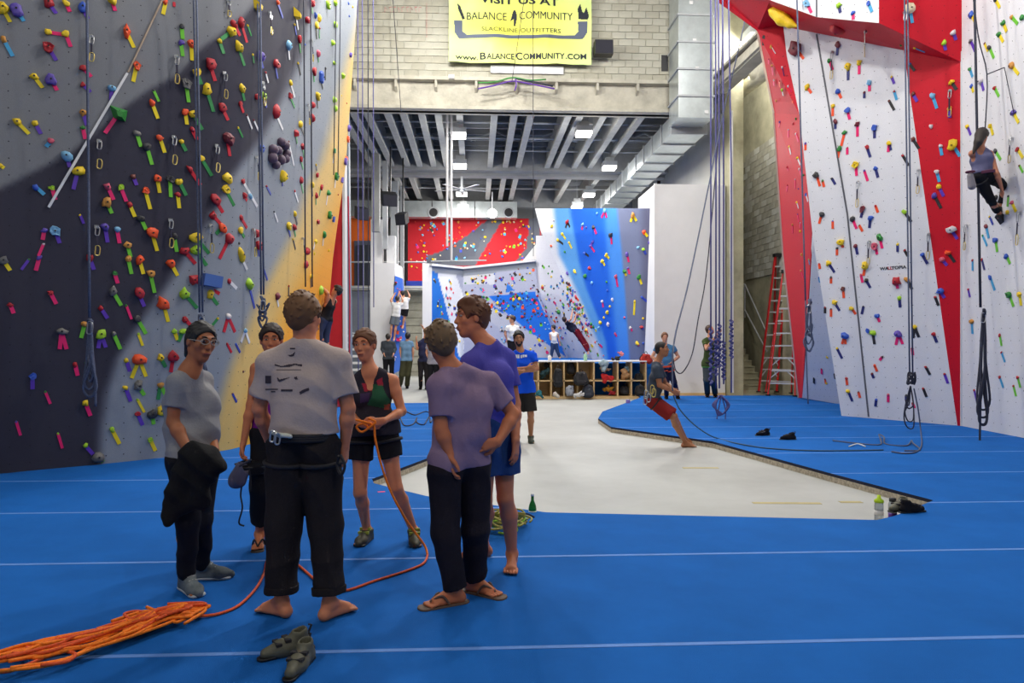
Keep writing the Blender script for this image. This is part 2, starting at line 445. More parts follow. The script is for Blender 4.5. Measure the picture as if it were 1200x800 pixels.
for px in [395, 410] + JX:
    x = onY(px, 133, 20.9).x
    MB().box((x - .1, 21.2, 8.3), (x + .1, 27.9, 8.42)).box((x - .025, 21.2, 8.42), (x + .025, 27.9, 9.1)).obj('joist', M_JOIST, rc)
    if px not in (470, 538, 683, 735):
        MB().box((x - .1, 28.8, 8.2), (x + .1, 34.4, 8.32)).box((x - .025, 28.8, 8.3), (x + .025, 34.4, 9.0)).obj('joist', M_JOIST, rc)
MB().box((-9.3, 27.9, 8.2), (XR, 28.5, 9.2)).box((-9.3, 28.4, 8.1), (XR, 28.9, 8.22)).obj('cross_beam', M_DECK, rc)
MB().box((-9.3, 34.4, 8.0), (XR, 34.9, 9.2)).obj('cross_beam', M_DECK, rc)
for y, z, r in ((21.8, 8.6, .05), (23.2, 8.62, .035), (24.9, 8.6, .04), (26.5, 8.6, .035), (30.2, 8.55, .04), (32.6, 8.5, .04)):
    mb = MB(); mb.tube([(-9, y, z), (XR, y, z)], r, 8); mb.obj('ceiling_pipe', M_STEEL, rc)
for y in (22.6, 25.6, 31.2):
    rs2 = random.Random(int(y * 10))
    for k in range(7):
        x = -5 + 1.7 * k + rs2.uniform(-.3, .3)
        MB().bar((x, y, 8.7), (x + .9, y, 9.05), .05, .05).bar((x + .9, y, 9.05), (x + 1.7, y, 8.7), .05, .05).obj('bridging_strut', M_STEEL, rc)
# columns
for (px, w, Y, z0, z1, m) in ((440, .28, 26.0, 5.5, 8.3, M_JOIST), (451, .18, 27.0, 5.0, 8.3, M_STEEL), (462, .3, 30.0, -.1, 8.2, M_STEEL), (471, .16, 31, -.1, 8.2, M_STEEL)):
    x = onY(px, 300, Y).x; c = MB().box((x - w / 2, Y, z0), (x + w / 2, Y + w, z1)).obj('trim_column', m, origin=(x, Y, z0)); struct(c)
for px, Y, z0 in ((524, 21.6, 4.4), (529, 21.9, 4.2)):
    x = onY(px, 300, Y).x; mb = MB(); mb.tube([(x, Y, z0 if px == 524 else 4.0), (x, Y, 8.6)], .035, 8); struct(mb.obj('trim_pipe', M_WHITE, origin=(x, Y, z0)))
# end duct with round grilles
du = empty('air_duct', (-1.5, 34.0, 7.3), 'long galvanised duct with round grilles crossing under the rear ceiling', 'duct')
for k in range(5):
    MB().box((-8 + 2.0 * k, 33.6, 7.35), (-8 + 2.0 * k + 1.96, 34.2, 8.1)).obj('duct_section', M_GALV, du)
for px in (400, 508, 596):
    p = onY(px, 249, 33.58); mb = MB(); mb.tube([p + Vector((0, .03, 0)), p - Vector((0, .05, 0))], .27, 14); mb.obj('grille', M_STEEL, du)
    mb = MB(); mb.tube([p - Vector((0, .04, 0)), p - Vector((0, .06, 0))], .2, 14); mb.obj('grille_mouth', M_BLACK, du)
# big duct on the right
dl = empty('air_duct', (6.3, 20, 7.6), 'large square galvanised duct dropping before the block wall and running back along the right', 'duct')
X0, X1 = onY(790, 60, 19.6).x + .12, onY(836, 60, 19.6).x
for k, (za, zb_) in enumerate(((7.75, 8.35), (8.35, 9.1), (9.1, 9.85), (9.85, 10.6), (10.6, 11.6))):
    MB().box((X0, 19.6, za), (X1, 20.55, zb_ - .02)).obj('duct_section', M_GALV, dl)
    if k: MB().box((X0 - .04, 19.56, za - .03), (X1 + .04, 20.58, za + .02)).obj('flange', M_STEEL, dl)
for k in range(13):
    ya = 20.55 + 1.18 * k
    MB().box((X0 + .1, ya, 7.6), (X1 + .1, ya + 1.15, 8.15)).obj('duct_section', M_GALV, dl)
    MB().box((X0 + .06, ya - .03, 7.56), (X1 + .14, ya + .02, 8.19)).obj('flange', M_STEEL, dl)
for (px, py) in ((810, 3), (814, 47), (817, 80), (828, 131)):
    p = onY(px, py, 19.58); MB().box((p.x - .05, 19.575, p.z - .045), (p.x + .05, 19.6, p.z + .045)).obj('label_sticker', M_WHITE, dl)
# pillar beside the duct
MB().box((7.55, 20.9, -.1), (7.95, 21.4, 11.6)).obj('trim_pillar', M_OLDC, origin=(7.2, 20.7, 0))['kind'] = 'structure'
# side wall with old blocks, stair niche
XW = 9.3
sw = struct(MB().box((XW + .03, 15.5, -.1), (XW + .3, 26, 11.6)).obj('wall_side', M_OLDC, origin=(XW, 20, 0)))
rs = random.Random(9)
for r in range(21):
    for c in range(14):
        z = 3.75 + .2045 * r; y = 18.9 + .4 * c + (.2 if r % 2 else 0)
        px, py = proj((XW, y, z))
        if not (866 < px < 945): continue
        o = bpy.data.objects.new('block', blk['x', rs.choice((0, 1, 1, 2))]); COL.objects.link(o); o.parent = sw
        o.location = Vector((XW + .02 + rs.uniform(-.004, .004), y, z)) - sw.location
for m_ in ('x',): pass
struct(MB().box((7.8, 26, -.1), (XW + .3, 26.2, 11.6)).obj('wall_niche', M_OLDC, origin=(8.4, 26, 0)))
struct(MB().box((7.85, 24.2, 5.2), (8.1, 24.6, 11.6)).obj('trim_rib', M_OLDC, origin=(7.6, 24.4, 5.2)))
st = struct(MB().box((7.95, 21.9, -.1), (XW, 25.9, .02)).obj('staircase', M_OLDC, origin=(8.4, 22, 0)))
for k in range(14):
    MB().box((7.95, 22 + .27 * k, .185 * k), (XW - .25, 25.9, .185 * (k + 1) - .015)).box((7.95, 21.97 + .27 * k, .185 * (k + 1) - .03), (XW - .25, 22.3 + .27 * k, .185 * (k + 1))).obj('step', M_OLDC, st)
hr = []
for (a, b) in (((873, 333, 24.6), (900, 393, 22.2)), ((873, 363, 24.6), (899, 412, 22.2))):
    mb = MB(); mb.tube([at(*a), at(*b)], .022, 6); mb.obj('handrail', M_STEEL, st)
mb = MB(); mb.tube([at(873, 333, 24.6), at(857, 334, 24.6)], .022, 6); mb.obj('handrail', M_STEEL, st)
mb = MB(); mb.tube([at(873, 333, 24.6), at(873, 372, 24.6)], .022, 6); mb.obj('rail_post', M_STEEL, st)
# raker beams above the niche
tb = MB(); a, b = at(843, 103, 20.7), at(905, 45, 17.0); tb.bar(a, b, .35, .34).bar(a + UP * .27, b + UP * .27, .5, .07).bar(a - UP * .1, b - UP * .1, .5, .06)
struct(tb.obj('trim_beam', M_SPRAY, origin=a))
tb = MB(); a, b = at(862, 112, 23), at(905, 78, 19.5); tb.bar(a, b, .3, .3); tb.ball(at(893, 84, 20.5), .4, 8, 6, rx=(.35, .5, .25)); struct(tb.obj('trim_beam', M_SPRAY, origin=a, smooth=True))
mb = MB(); mb.tube([at(857, 130, 20.6), at(858, 460, 20.6)], .05, 8); struct(mb.obj('trim_pipe', M_WHITE, origin=at(857, 460, 20.6)))
mb = MB(); mb.bar(onX(773, 197, XR - .03), onX(773, 217, XR - .03), .2, .06, (0, 1, 0)); struct(mb.obj('trim_bracket', M_BLACK, origin=onX(773, 205, XR)))

# tall white panel box beside the pillar
x0, x1 = cf((768 - 600) / F * 21.4, 21.4).x, cf((852 - 600) / F * 21.4, 21.4).x
wp = empty('white_panel_box', ((x0 + x1) / 2, 21.4, -.1), 'tall plain white boxed panel between blue bouldering wall and pillar', 'panel')
MB().box((x0, 21.2, .0), (x1, 23.4, 6.25)).obj('panel_body', M_WHITE, wp)
MB().box((x0, 21.17, -.1), (x1, 23.4, .0)).obj('wooden_sill', M_WOOD, wp)
MB().box((x0 - .02, 21.19, .0), (x0 + .05, 21.26, 6.27)).obj('corner_edge', M_WHITE, wp)

# ---- lamps ----
def lamp(loc, watts, label, size=.5, light=True):
    e = empty('high_bay_lamp', loc, label, 'ceiling lamp', 'high bay lamps')
    x, y, z = loc
    MB().prism([(x - size / 2, y - size / 2, z + .02), (x + size / 2, y - size / 2, z + .02), (x + size / 2, y + size / 2, z + .02), (x - size / 2, y + size / 2, z + .02)], (0, 0, .16)).box((x - .15, y - .15, z + .18), (x + .15, y + .15, z + .34)).obj('housing', M_STEEL, e)
    MB().box((x - size / 2 + .02, y - size / 2 + .02, z - .07), (x + size / 2 - .02, y + size / 2 - .02, z + .02)).obj('lens', M_LENS, e)
    mb = MB(); mb.tube([(x, y, z + .3), (x, y, 9.3)], .012, 5); mb.obj('suspension_rod', M_STEEL, e)
    if light: area((x, y, z - .08), watts, size, parent=e); point((x, y, z - .2), watts * .5, e)
ords = ['nearest on the left', 'nearest on the right', 'second back on the left', 'second back on the right', 'third back on the left', 'third back on the right', 'farthest on the left', 'farthest on the right']
for i, (px, py, D) in enumerate(((537, 158, 22.3), (684, 156, 22.3), (539, 194, 26.2), (714, 196, 26.2), (541, 227, 30.8), (690, 228, 30.8), (543, 245, 32.3), (676, 242, 32.3))):
    lamp(tuple(at(px, py, D)), BACK_LAMP_W, 'glowing square high bay lamp under the rear joists, ' + ords[i])
for i, (x, y, z, wt) in enumerate(UNSEEN_LAMPS):
    e = empty('unseen_hall_lamp', (x, y, z), 'unseen square high bay lamp assumed over the hall, number %s from the front' % ['one', 'two', 'three', 'four', 'five', 'six', 'seven', 'eight', 'nine'][i], 'ceiling lamp', 'hall lamps above the view')
    MB().box((x - .4, y - .4, z + .03), (x + .4, y + .4, z + .25)).obj('housing', M_STEEL, e)
    MB().box((x - .36, y - .36, z), (x + .36, y + .36, z + .03)).obj('lens', M_LENS, e)
    point((x, y, z - .16), wt, e); mb = MB(); mb.tube([(x, y, z + .25), (x, y, 11.6)], .012, 5); mb.obj('suspension_rod', M_STEEL, e)
# ceiling fan and small dome lamp
p = at(577, 250, 30)
e = empty('dome_lamp', p, 'small round glowing lamp hanging before the red wall', 'ceiling lamp'); mb = MB(); mb.ball(p, .2, 10, 8); mb.obj('globe', M_LENS, e, smooth=True)
mb = MB(); mb.tube([p + UP * .18, p + UP * .9], .03, 6); mb.obj('suspension_rod', M_STEEL, e)
p = at(541, 222, 28.9 - 1); e = empty('ceiling_fan', p, 'white ceiling fan with long thin blades under rear ceiling', 'fan')
mb = MB(); mb.tube([p, p + UP * .5], .05, 8); mb.ball(p, .12); mb.obj('motor', M_STEEL, e)
for k in range(5):
    a = k * 1.2566 + .3; MB().bar(p, p + Vector((math.cos(a) * 1.1, math.sin(a) * 1.1, 0)), .12, .015).obj('blade', M_STEEL, e)

# ---- banner, speaker, vent on the block wall ----
M_BAN = bpy.data.materials.new('banner_print'); M_BAN.use_nodes = True; nt = M_BAN.node_tree
tc = nt.nodes.new('ShaderNodeTexCoord'); gr_ = nt.nodes.new('ShaderNodeTexGradient'); gr_.gradient_type = 'SPHERICAL'; mp = nt.nodes.new('ShaderNodeMapping')
mp.inputs['Scale'].default_value = (.42, 0, .7); mp.inputs['Location'].default_value = (0, 0, -.1)
cr = nt.nodes.new('ShaderNodeValToRGB'); cr.color_ramp.elements[0].color = lin((214, 236, 150)); cr.color_ramp.elements[1].color = lin((240, 240, 96)); cr.color_ramp.elements[1].position = .75
nt.links.new(tc.outputs['Object'], mp.inputs[0]); nt.links.new(mp.outputs[0], gr_.inputs[0]); nt.links.new(gr_.outputs['Fac'], cr.inputs[0]); nt.links.new(cr.outputs[0], nt.nodes['Principled BSDF'].inputs['Base Color'])
ban = empty('banner', onY(610, 40, 20.45), 'yellow green banner with dark slackline shop lettering on the block wall', 'banner')
def ban_y(x, z): return 20.42 + .035 * math.sin(x * 4.1 + z * 1.5) + .012 * math.sin(x * 9 - z * 5) + .025 * math.sin(z * 6 + x)
bx0, bx1, bz0, bz1 = onY(526, 40, 20.42).x, onY(693, 40, 20.42).x, onY(610, 74, 20.42).z, onY(610, -30, 20.42).z
mb = MB(); NX, NZ = 50, 24
for s_ in (0, .012):
    for i in range(NX + 1):
        for j in range(NZ + 1):
            x = bx0 + (bx1 - bx0) * i / NX; z = bz0 + (bz1 - bz0) * j / NZ; mb.v.append((x, ban_y(x, z) + s_, z))
H_ = (NX + 1) * (NZ + 1)
mb.f = [(i * (NZ + 1) + j, (i + 1) * (NZ + 1) + j, (i + 1) * (NZ + 1) + j + 1, i * (NZ + 1) + j + 1) for i in range(NX) for j in range(NZ)]
mb.f += [tuple(k + H_ for k in q[::-1]) for q in mb.f]
meshobj('cloth', mb.v, mb.f, M_BAN, ban, smooth=True)
M_INK = mat('banner_ink', (30, 36, 46), .7)
def bfn(p): return Vector((p.x, ban_y(p.x, p.z) - .016 + (p.y - 20.4), p.z))
def btext(t, px, py, hpx, wpx, m=M_INK, bold=False):
    v, f = text_mesh(t, 1, 0.0, bold); xs = [q.x for q in v]; W = max(xs) - min(xs); s = hpx / F * 20.7 * 1.4; c = onY(px, py, 20.4)
    sx = wpx / F * 20.7 / W
    meshobj('lettering', [bfn(Vector((c.x + (q.x - (max(xs) + min(xs)) / 2) * sx, 20.4, c.z + q.y * s))) for q in v], f, m, ban)
btext('VISIT US AT', 609, 1, 9, 92, bold=True)
btext('BALANCE', 570.5, 19, 8.5, 46); btext('COMMUNITY', 640, 19, 8.5, 62); btext('SLACKLINE OUTFITTERS', 611, 35, 5, 92)
btext('www.', 547, 66.5, 6.2, 26, bold=True); btext('B', 566, 65.5, 8, 7, bold=True); btext('ALANCE', 586.5, 66.2, 6.4, 32, bold=True); btext('C', 608.5, 65.5, 8, 7.5, bold=True); btext('OMMUNITY', 637.5, 66.2, 6.4, 48, bold=True); btext('.COM', 675, 66.4, 6.2, 24, bold=True)
def pip(x, y, P):
    r = False
    for i in range(len(P)):
        (x1, y1), (x2, y2) = P[i - 1], P[i]
        if (y1 > y) != (y2 > y) and x < (x2 - x1) * (y - y1) / (y2 - y1) + x1: r = not r
    return r
def bpoly(pts, name='print_shape', m=None):
    xs = [p[0] for p in pts]; ys = [p[1] for p in pts]; st = .7; V = []; Fc = []
    y = min(ys)
    while y < max(ys):
        x = min(xs)
        while x < max(xs):
            if pip(x + st / 2, y + st / 2, pts):
                b_ = len(V); V += [bfn(onY(a_, c_, 20.4)) for a_, c_ in ((x, y), (x, y + st), (x + st, y + st), (x + st, y))]; Fc.append((b_, b_ + 1, b_ + 2, b_ + 3))
            x += st
        y += st
    meshobj(name, V, Fc, m or M_INK2, ban)
M_INK2 = mat('banner_slate', (84, 92, 112), .7)
bpoly([(532, 23), (542, 23), (542, 36), (547, 40.5), (674, 40.5), (678, 36), (677, 26), (688, 26), (688, 38), (683, 45), (538, 45), (533, 38)])
bpoly([(536, 3), (539, 6), (545, 21), (542, 22), (537, 10)], m=M_INK); bpoly([(677, 10), (680, 4), (682, 14), (684, 16), (687, 9), (690, 20), (688, 24), (678, 23)], m=M_INK)
bpoly([(601, 14), (603, 11), (605, 14), (606, 20), (604, 29), (602, 29), (602.5, 21), (598, 24), (600, 18)], m=M_INK)
mb = MB(); a = onY(575, 74, 20.5); b = onY(661, 85, 20.5); mb.box((a.x, 20.62, b.z), (b.x, 20.66, a.z)); o = mb.obj('notice_board', M_WHITE, origin=center(mb.v)); tag(o, 'blank white board mounted just below the yellow green banner', 'board')
def speaker(name, c, w, h, d, label, tilt=0, group=None, yawv=0):
    e = empty(name, c, label, 'loudspeaker', group); c = Vector(c)
    X = Vector((math.cos(yawv), math.sin(yawv), 0)) * w / 2; Z = Vector((math.sin(tilt) * math.sin(yawv) * .3, -math.sin(tilt), math.cos(tilt))) * h / 2; Yv = X.cross(Z).normalized() * -d / 2
    MB().obox(c, X, Yv, Z).obj('cabinet', M_BLACK, e)
    MB().obox(c - Yv * 1.05 * (1 if Yv.y > 0 else -1), X * .9, Yv * .04, Z * .9).obj('grille', mat('speaker_cloth', (40, 40, 50), .9), e)
    mb = MB(); mb.tube([c, c + Vector((0, .35, .1)), c + Vector((0, .42, .1 if c.y > 20.25 and c.y < 20.6 else 8.3 - c.z))], .03, 6); mb.obj('bracket', M_BLACK, e)
speaker('loudspeaker', onY(707, 57, 20.3), .52, .4, .3, 'black loudspeaker mounted on the block wall right of the banner')
speaker('loudspeaker', at(456, 233, 24.5), .5, .42, .35, 'black loudspeaker hung highest beside the rear columns', .5, yawv=.3)
speaker('loudspeaker', at(424, 250, 24), .4, .4, .3, 'black loudspeaker in front of the orange wall', .4, yawv=.6)
speaker('loudspeaker', at(471, 256, 26), .4, .4, .3, 'black loudspeaker between rear column and red wall', .5, yawv=-.4)
p = onY(779, 74, YB - .015); q = MB().box((p.x - .1, YB - .012, p.z - .24), (p.x + .1, YB + .0, p.z + .24)); tag(q.obj('wall_opening', M_BLACK, origin=p), 'small dark rectangular opening in the block wall beside the duct', 'opening')
q = empty('emergency_light', onY(529, 90, 20.5), 'tiny white box lamp on the beam under the banner', 'lamp')
p = onY(529, 90, 20.5); MB().box((p.x - .08, 20.45, p.z - .05), (p.x + .08, 20.58, p.z + .05)).obj('box', M_WHITE, q)
# ---------------- climbing walls ----------------
def climb_mat(name, dots=(20, 20, 24), vcol=True, base=(210, 210, 212), pitch=.2, rad=.011, seam=0, rough=.75):
    m = bpy.data.materials.new(name); m.use_nodes = True; nt = m.node_tree; N = nt.nodes; L = nt.links; b = N['Principled BSDF']
    b.inputs['Roughness'].default_value = rough; b.inputs['Specular IOR Level'].default_value = .3
    uv = N.new('ShaderNodeUVMap'); sc = N.new('ShaderNodeVectorMath'); sc.operation = 'SCALE'; sc.inputs['Scale'].default_value = 1 / pitch
    L.new(uv.outputs[0], sc.inputs[0]); fr = N.new('ShaderNodeVectorMath'); fr.operation = 'FRACTION'; L.new(sc.outputs[0], fr.inputs[0])
    ds = N.new('ShaderNodeVectorMath'); ds.operation = 'DISTANCE'; L.new(fr.outputs[0], ds.inputs[0]); ds.inputs[1].default_value = (.5, .5, 0)
    lt = N.new('ShaderNodeMath'); lt.operation = 'LESS_THAN'; L.new(ds.outputs['Value'], lt.inputs[0]); lt.inputs[1].default_value = rad / pitch
    if vcol: c = N.new('ShaderNodeVertexColor'); c.layer_name = 'paint'; src = c.outputs['Color']
    else: c = N.new('ShaderNodeRGB'); c.outputs[0].default_value = lin(base); src = c.outputs[0]
    n = N.new('ShaderNodeTexNoise'); n.inputs['Scale'].default_value = 120; n.inputs['Detail'].default_value = 4
    tc = N.new('ShaderNodeTexCoord'); L.new(tc.outputs['Object'], n.inputs['Vector'])
    mr = N.new('ShaderNodeMapRange'); mr.inputs[1].default_value = .25; mr.inputs[2].default_value = .75; mr.inputs[3].default_value = .9; mr.inputs[4].default_value = 1.1; L.new(n.outputs['Fac'], mr.inputs[0])
    mm = N.new('ShaderNodeVectorMath'); mm.operation = 'SCALE'; L.new(src, mm.inputs[0]); L.new(mr.outputs[0], mm.inputs['Scale'])
    mx = N.new('ShaderNodeMix'); mx.data_type = 'RGBA'; L.new(lt.outputs[0], mx.inputs['Factor']); L.new(mm.outputs[0], mx.inputs['A']); mx.inputs['B'].default_value = lin(dots)
    L.new(mx.outputs['Result'], b.inputs['Base Color'])
    bp = N.new('ShaderNodeBump'); bp.inputs['Strength'].default_value = .25; bp.inputs['Distance'].default_value = .004; L.new(n.outputs['Fac'], bp.inputs['Height']); L.new(bp.outputs[0], b.inputs['Normal'])
    return m
def smooth(e0, e1, x): t = min(max((x - e0) / (e1 - e0), 0), 1); return t * t * (3 - 2 * t)
def mix(a, b, t): return tuple(x + (y - x) * t for x, y in zip(a, b))
def curve(pts):
    ys = [p[1] for p in pts]; xs = [p[0] for p in pts]
    return lambda y: float(np.interp(y, ys, xs))
def inpoly(x, y, P):
    r = False
    for i in range(len(P)):
        (x1, y1), (x2, y2) = P[i - 1], P[i]
        if (y1 > y) != (y2 > y) and x < (x2 - x1) * (y - y1) / (y2 - y1) + x1: r = not r
    return r
def add_paint(o, uvs, cols):
    me = o.data; uvl = me.uv_layers.new(name='UVMap'); li = np.empty(len(me.loops), dtype=np.int32); me.loops.foreach_get('vertex_index', li)
    uvl.data.foreach_set('uv', np.asarray(uvs, dtype=np.float32)[li].ravel())
    if cols is not None:
        ca = me.color_attributes.new('paint', 'FLOAT_COLOR', 'POINT'); ca.data.foreach_set('color', np.asarray(cols, dtype=np.float32).ravel())
def grid_faces(nu, nv): return [(i * (nv + 1) + j, (i + 1) * (nv + 1) + j, (i + 1) * (nv + 1) + j + 1, i * (nv + 1) + j + 1) for i in range(nu) for j in range(nv)]

# -- left wall --
base = [cf(-8.6, 5.6), cf(-7.2, 7.05), gr(0, 555), gr(120, 543.5), gr(200, 535), gr(258, 528.5), gr(290, 521), gr(325, 509), gr(355, 496), gr(384, 481)]
arc = crom(base, 14)
cum = [0]
for i in range(1, len(arc)): cum.append(cum[-1] + (arc[i] - arc[i - 1]).length)
LT = cum[-1]
def base_at(s):
    s = min(max(s, 0), LT); i = min(int(np.searchsorted(cum, s)), len(cum) - 1); i = max(i, 1); t = (s - cum[i - 1]) / (cum[i] - cum[i - 1])
    return arc[i - 1].lerp(arc[i], t), (arc[i] - arc[i - 1]).normalized()
s0 = 0
SC0 = next(cum[i] for i in range(len(arc)) if proj(arc[i])[0] > 0)
crease = lambda z: SC0 + float(np.interp(z, [1.9, 3.3, 5.5, 6.6], [0.0, .75, 1.9, 3.0]))
# lean of the wall towards the hall, by height, growing towards the far arete
lean = lambda z: float(np.interp(z, [0, 2, 3.45, 5.5, 9.2, 11], [0, 0, .12, .4, .66, .78]))
def left_pt(s, z):
    p, t = base_at(s); n = Vector((t.y, -t.x, 0))
    f = smooth(LT * .35, LT, s); off = lean(z) * f + .02 * z * (1 - f)
    c = crease(z); back = 0
    if s < c: back = min(.13 * (c - s), .35)
    q = p + n * (off - back) * (1 if f < .9 else 1) ; q.z = z; return q
C_NAVY, C_GREY, C_LGR = (52, 51, 66), (124, 126, 132), (142, 149, 160)
C_YEL, C_ORG, C_DEEP = (222, 186, 112), (238, 158, 28), (240, 140, 10)
up_b = lambda x: float(np.interp(x, [-300, 0, 82, 147, 175, 210, 232, 285, 300, 330], [420, 221, 180, 125, 105, 87, 60, 20, 5, -60]))
lo_b = curve([(380, -40), (357, 30), (350, 67), (335, 100), (305, 160), (284, 187), (262, 215), (240, 262), (213, 300), (196, 330), (172, 362), (150, 397), (135, 420), (122, 460), (116, 500), (112, 560)])
yl_b = curve([(440, -60), (420, 20), (404, 75), (386, 150), (374, 190), (358, 220), (345, 265), (318, 317), (300, 350), (286, 385), (264, 440), (248, 497), (240, 560)])
def left_paint(px, py):
    c = C_GREY if py < up_b(px) else C_NAVY
    t = smooth(-6, 6, py - up_b(px)); c = mix(C_GREY, C_NAVY, t)
    t = smooth(-7, 12, px - lo_b(py)); c = mix(c, C_LGR, t)
    d = px - yl_b(py); c = mix(c, C_YEL, smooth(-8, 14, d)); c = mix(c, C_ORG, smooth(20, 62, d) if py > 120 else smooth(10, 50, d) * .75); c = mix(c, C_DEEP, smooth(60, 110, d))
    return c
NU, NV = 300, 170; ZT = 11.4
V = []; UVs = []; CC = []
for i in range(NU + 1):
    s = LT * i / NU
    for j in range(NV + 1):
        z = -.1 + (ZT + .1) * j / NV; q = left_pt(s, z); V.append(q); UVs.append((s, z)); CC.append(lin(left_paint(*proj(q))))
o = meshobj('wall_climbing_left', V, grid_faces(NU, NV), climb_mat('left_wall_paint', (34, 34, 42), rad=.0075), smooth=True, origin=base[4]); add_paint(o, UVs, CC); struct(o); WL = o
dgc = lambda ob: BVHTree.FromPolygons([ob.matrix_world @ v.co if False else v.co + ob.location for v in ob.data.vertices], [tuple(p.vertices) for p in ob.data.polygons])
bvL = dgc(o)
# body behind the far edge so the wall has thickness
mb = MB(); e = []
ps = [left_pt(LT, z) for z in np.linspace(-.1, ZT, 24)]
for p in ps: mb.v.append(tuple(p)); mb.v.append(tuple(p + Vector((-.35, .05, 0)))); mb.v.append(tuple(p + Vector((-3.5, .6, 0))))
for k in range(len(ps) - 1):
    for c in (0, 1): mb.f.append((k * 3 + c, k * 3 + c + 1, (k + 1) * 3 + c + 1, (k + 1) * 3 + c))
meshobj('wall_edge', mb.v, mb.f, mat('edge_ply', (226, 214, 190), .7), WL)
# white batten along the fold
def onL(px, py):
    d = ray(px, py); h = bvL.ray_cast(EYEV, d.normalized()); return (h[0], h[1]) if h[0] is not None else (None, None)
def fac(n, p):
    v = EYEV - p; return n if n.dot(v) > 0 else -n
for (a, b, w_, m_, nm) in (((149, 86), (57, 243), .028, M_WHITE, 'batten'), ((192, -4), (150, 85), .018, mat('bare_edge', (170, 150, 130), .8), 'batten')):
    pts = []
    for k in range(13):
        t = k / 12; h, n = onL(a[0] + (b[0] - a[0]) * t, a[1] + (b[1] - a[1]) * t)
        if h: pts.append(h + fac(n, h) * .012)
    mb = MB()
    for k in range(len(pts) - 1): mb.bar(pts[k], pts[k + 1], w_, .02, (1, -1, 0))
    mb.obj(nm, m_, WL)
# red return wall beside the arete
rw = struct(MB().prism([at(372, 210, 16.9), at(401, 210, 16.9), at(401, 478, 16.9), at(372, 478, 16.9)], (0, .3, 0)).obj('wall_return_red', mat('red_paint', (200, 24, 38), .6, noise=.05), origin=at(385, 478, 16.9)))
o = MB().prism([at(401, 190, 16.85), at(404, 190, 16.85), at(405.5, 478, 16.85), at(402, 478, 16.85)], (0, .3, 0)).obj('corner_post', M_WHITE, rw)
MB().prism([at(405, 130, 17.2), at(408, 130, 17.2), at(412, 470, 17.2), at(409, 470, 17.2)], (0, .2, 0)).obj('guide_rail', mat('grey_rail', (120, 132, 150), .5), rw)

# -- right walls --
A0, B0 = gr(986, 487), gr(1122, 498.5)
t_ = (B0 - A0).normalized(); nM = Vector((-t_.y, t_.x, 0)); nM = nM if nM.dot(EYEV - A0) > 0 else -nM
nMt = (nM - UP * .15).normalized()         # leans out over the mat
def onM(px, py): return onP(px, py, A0, nMt)
M_WCL = climb_mat('white_climbing_paint', (60, 60, 70), False, (226, 226, 230), pitch=.2, rad=.007)
M_RCL = climb_mat('red_climbing_paint', (90, 10, 20), False, (196, 10, 36), pitch=.2, rad=.007, rough=.55)
M_RCL2 = climb_mat('red_strip_paint', (90, 10, 20), False, (206, 22, 46), pitch=.2, rad=.007, rough=.55)
rcw = []
def panel(name, pts, m, th=.05, parent=None, away=None):
    "planar-ish polygon of world points as a board with thickness behind it"
    c = center(pts); n = Vector((0, 0, 0))
    for i in range(len(pts)): n += (pts[i] - c).cross(pts[(i + 1) % len(pts)] - c)
    n.normalize(); n = n if n.dot(EYEV - c) > 0 else -n
    mb = MB(); mb.prism(pts, -n * th); o = mb.obj(name, m, parent, origin=None if parent else c)
    u = Vector((n.y, -n.x, 0)).normalized() if abs(n.z) < .9 else Vector((1, 0, 0)); v = n.cross(u)
    add_paint(o, [(Vector(q).dot(u), Vector(q).dot(v)) for q in mb.v], None)
    rcw.append(([Vector(q) for q in pts], n)); return o
wr = panel('wall_climbing_right', [onM(986, 487), onM(952, 273), onM(937, 135), onM(922, 66), onM(918, 31), onM(1059, 59), onM(1085, 240), onM(1122, 498.5)], M_WCL, .06)
struct(wr)
panel('red_wedge_panel', [onM(1059, 59), onM(1127, 73), onM(1127, 499), onM(1122, 498.5), onM(1085, 240)], M_RCL, .06, wr)
# side panel W2 running towards the viewer
W2 = [onM(1127, 499), gr(1200, 513), cf(8.35, 8.2, 0), cf(7.7, 8.2, 9.5), onM(1127, -60)]
W2[0].z = 0
tri = [W2[0], W2[1], onP(1200, 100, W2[0], (W2[1] - W2[0]).cross(W2[4] - W2[0]))]
nW = (W2[1] - W2[0]).cross(W2[4] - W2[0]).normalized()
def onW(px, py): return onP(px, py, W2[0], nW)
w2p = [onW(1127, 499), onW(1200, 513), onW(1290, 530), onW(1290, -160), onW(1127, -60)]
panel('white_side_panel', w2p, M_WCL, .06, wr)
MB().bar(onM(1126.6, 499), onM(1127, 60), .02, .03, (1, 0, 0)).obj('corner_joint', M_WHITE, wr)
# roof band: soffit stepping out, then upper panels
def nearer(p, k): return EYEV + (p - EYEV) * k
K = .93
cr = [nearer(onM(902, 0), K), nearer(onM(957, 20), K), nearer(onM(1030, 27), K), onM(1127, 73)]
cl = [nearer(onM(842, 3), .96), nearer(onM(887, 36), .985)]
topL = nearer(onM(838, -8), .95)
def soff(name, pts, m, parent=wr): return panel(name, pts, m, .03, parent)
soff('soffit_panel', [onM(918, 31), onM(922, 66), cl[1]], M_RCL)
soff('soffit_panel', [onM(918, 31), cl[1], cl[0], topL, cr[0]], M_RCL)
soff('soffit_panel', [onM(918, 31), cr[0], cr[1]], M_RCL)
soff('soffit_panel', [onM(918, 31), cr[1], onM(1059, 59)], M_RCL)
soff('soffit_panel', [cr[1], cr[2], onM(1059, 59)], M_RCL)
soff('soffit_panel', [cr[2], cr[3], onM(1059, 59)], M_RCL)
up_ = lambda px: nearer(onM(px, -60), K)
panel('upper_white_panel', [cr[0], cr[1], cr[2], nearer(onM(1030, -60), K), nearer(onM(880, -60), K)], M_WCL, .04, wr)
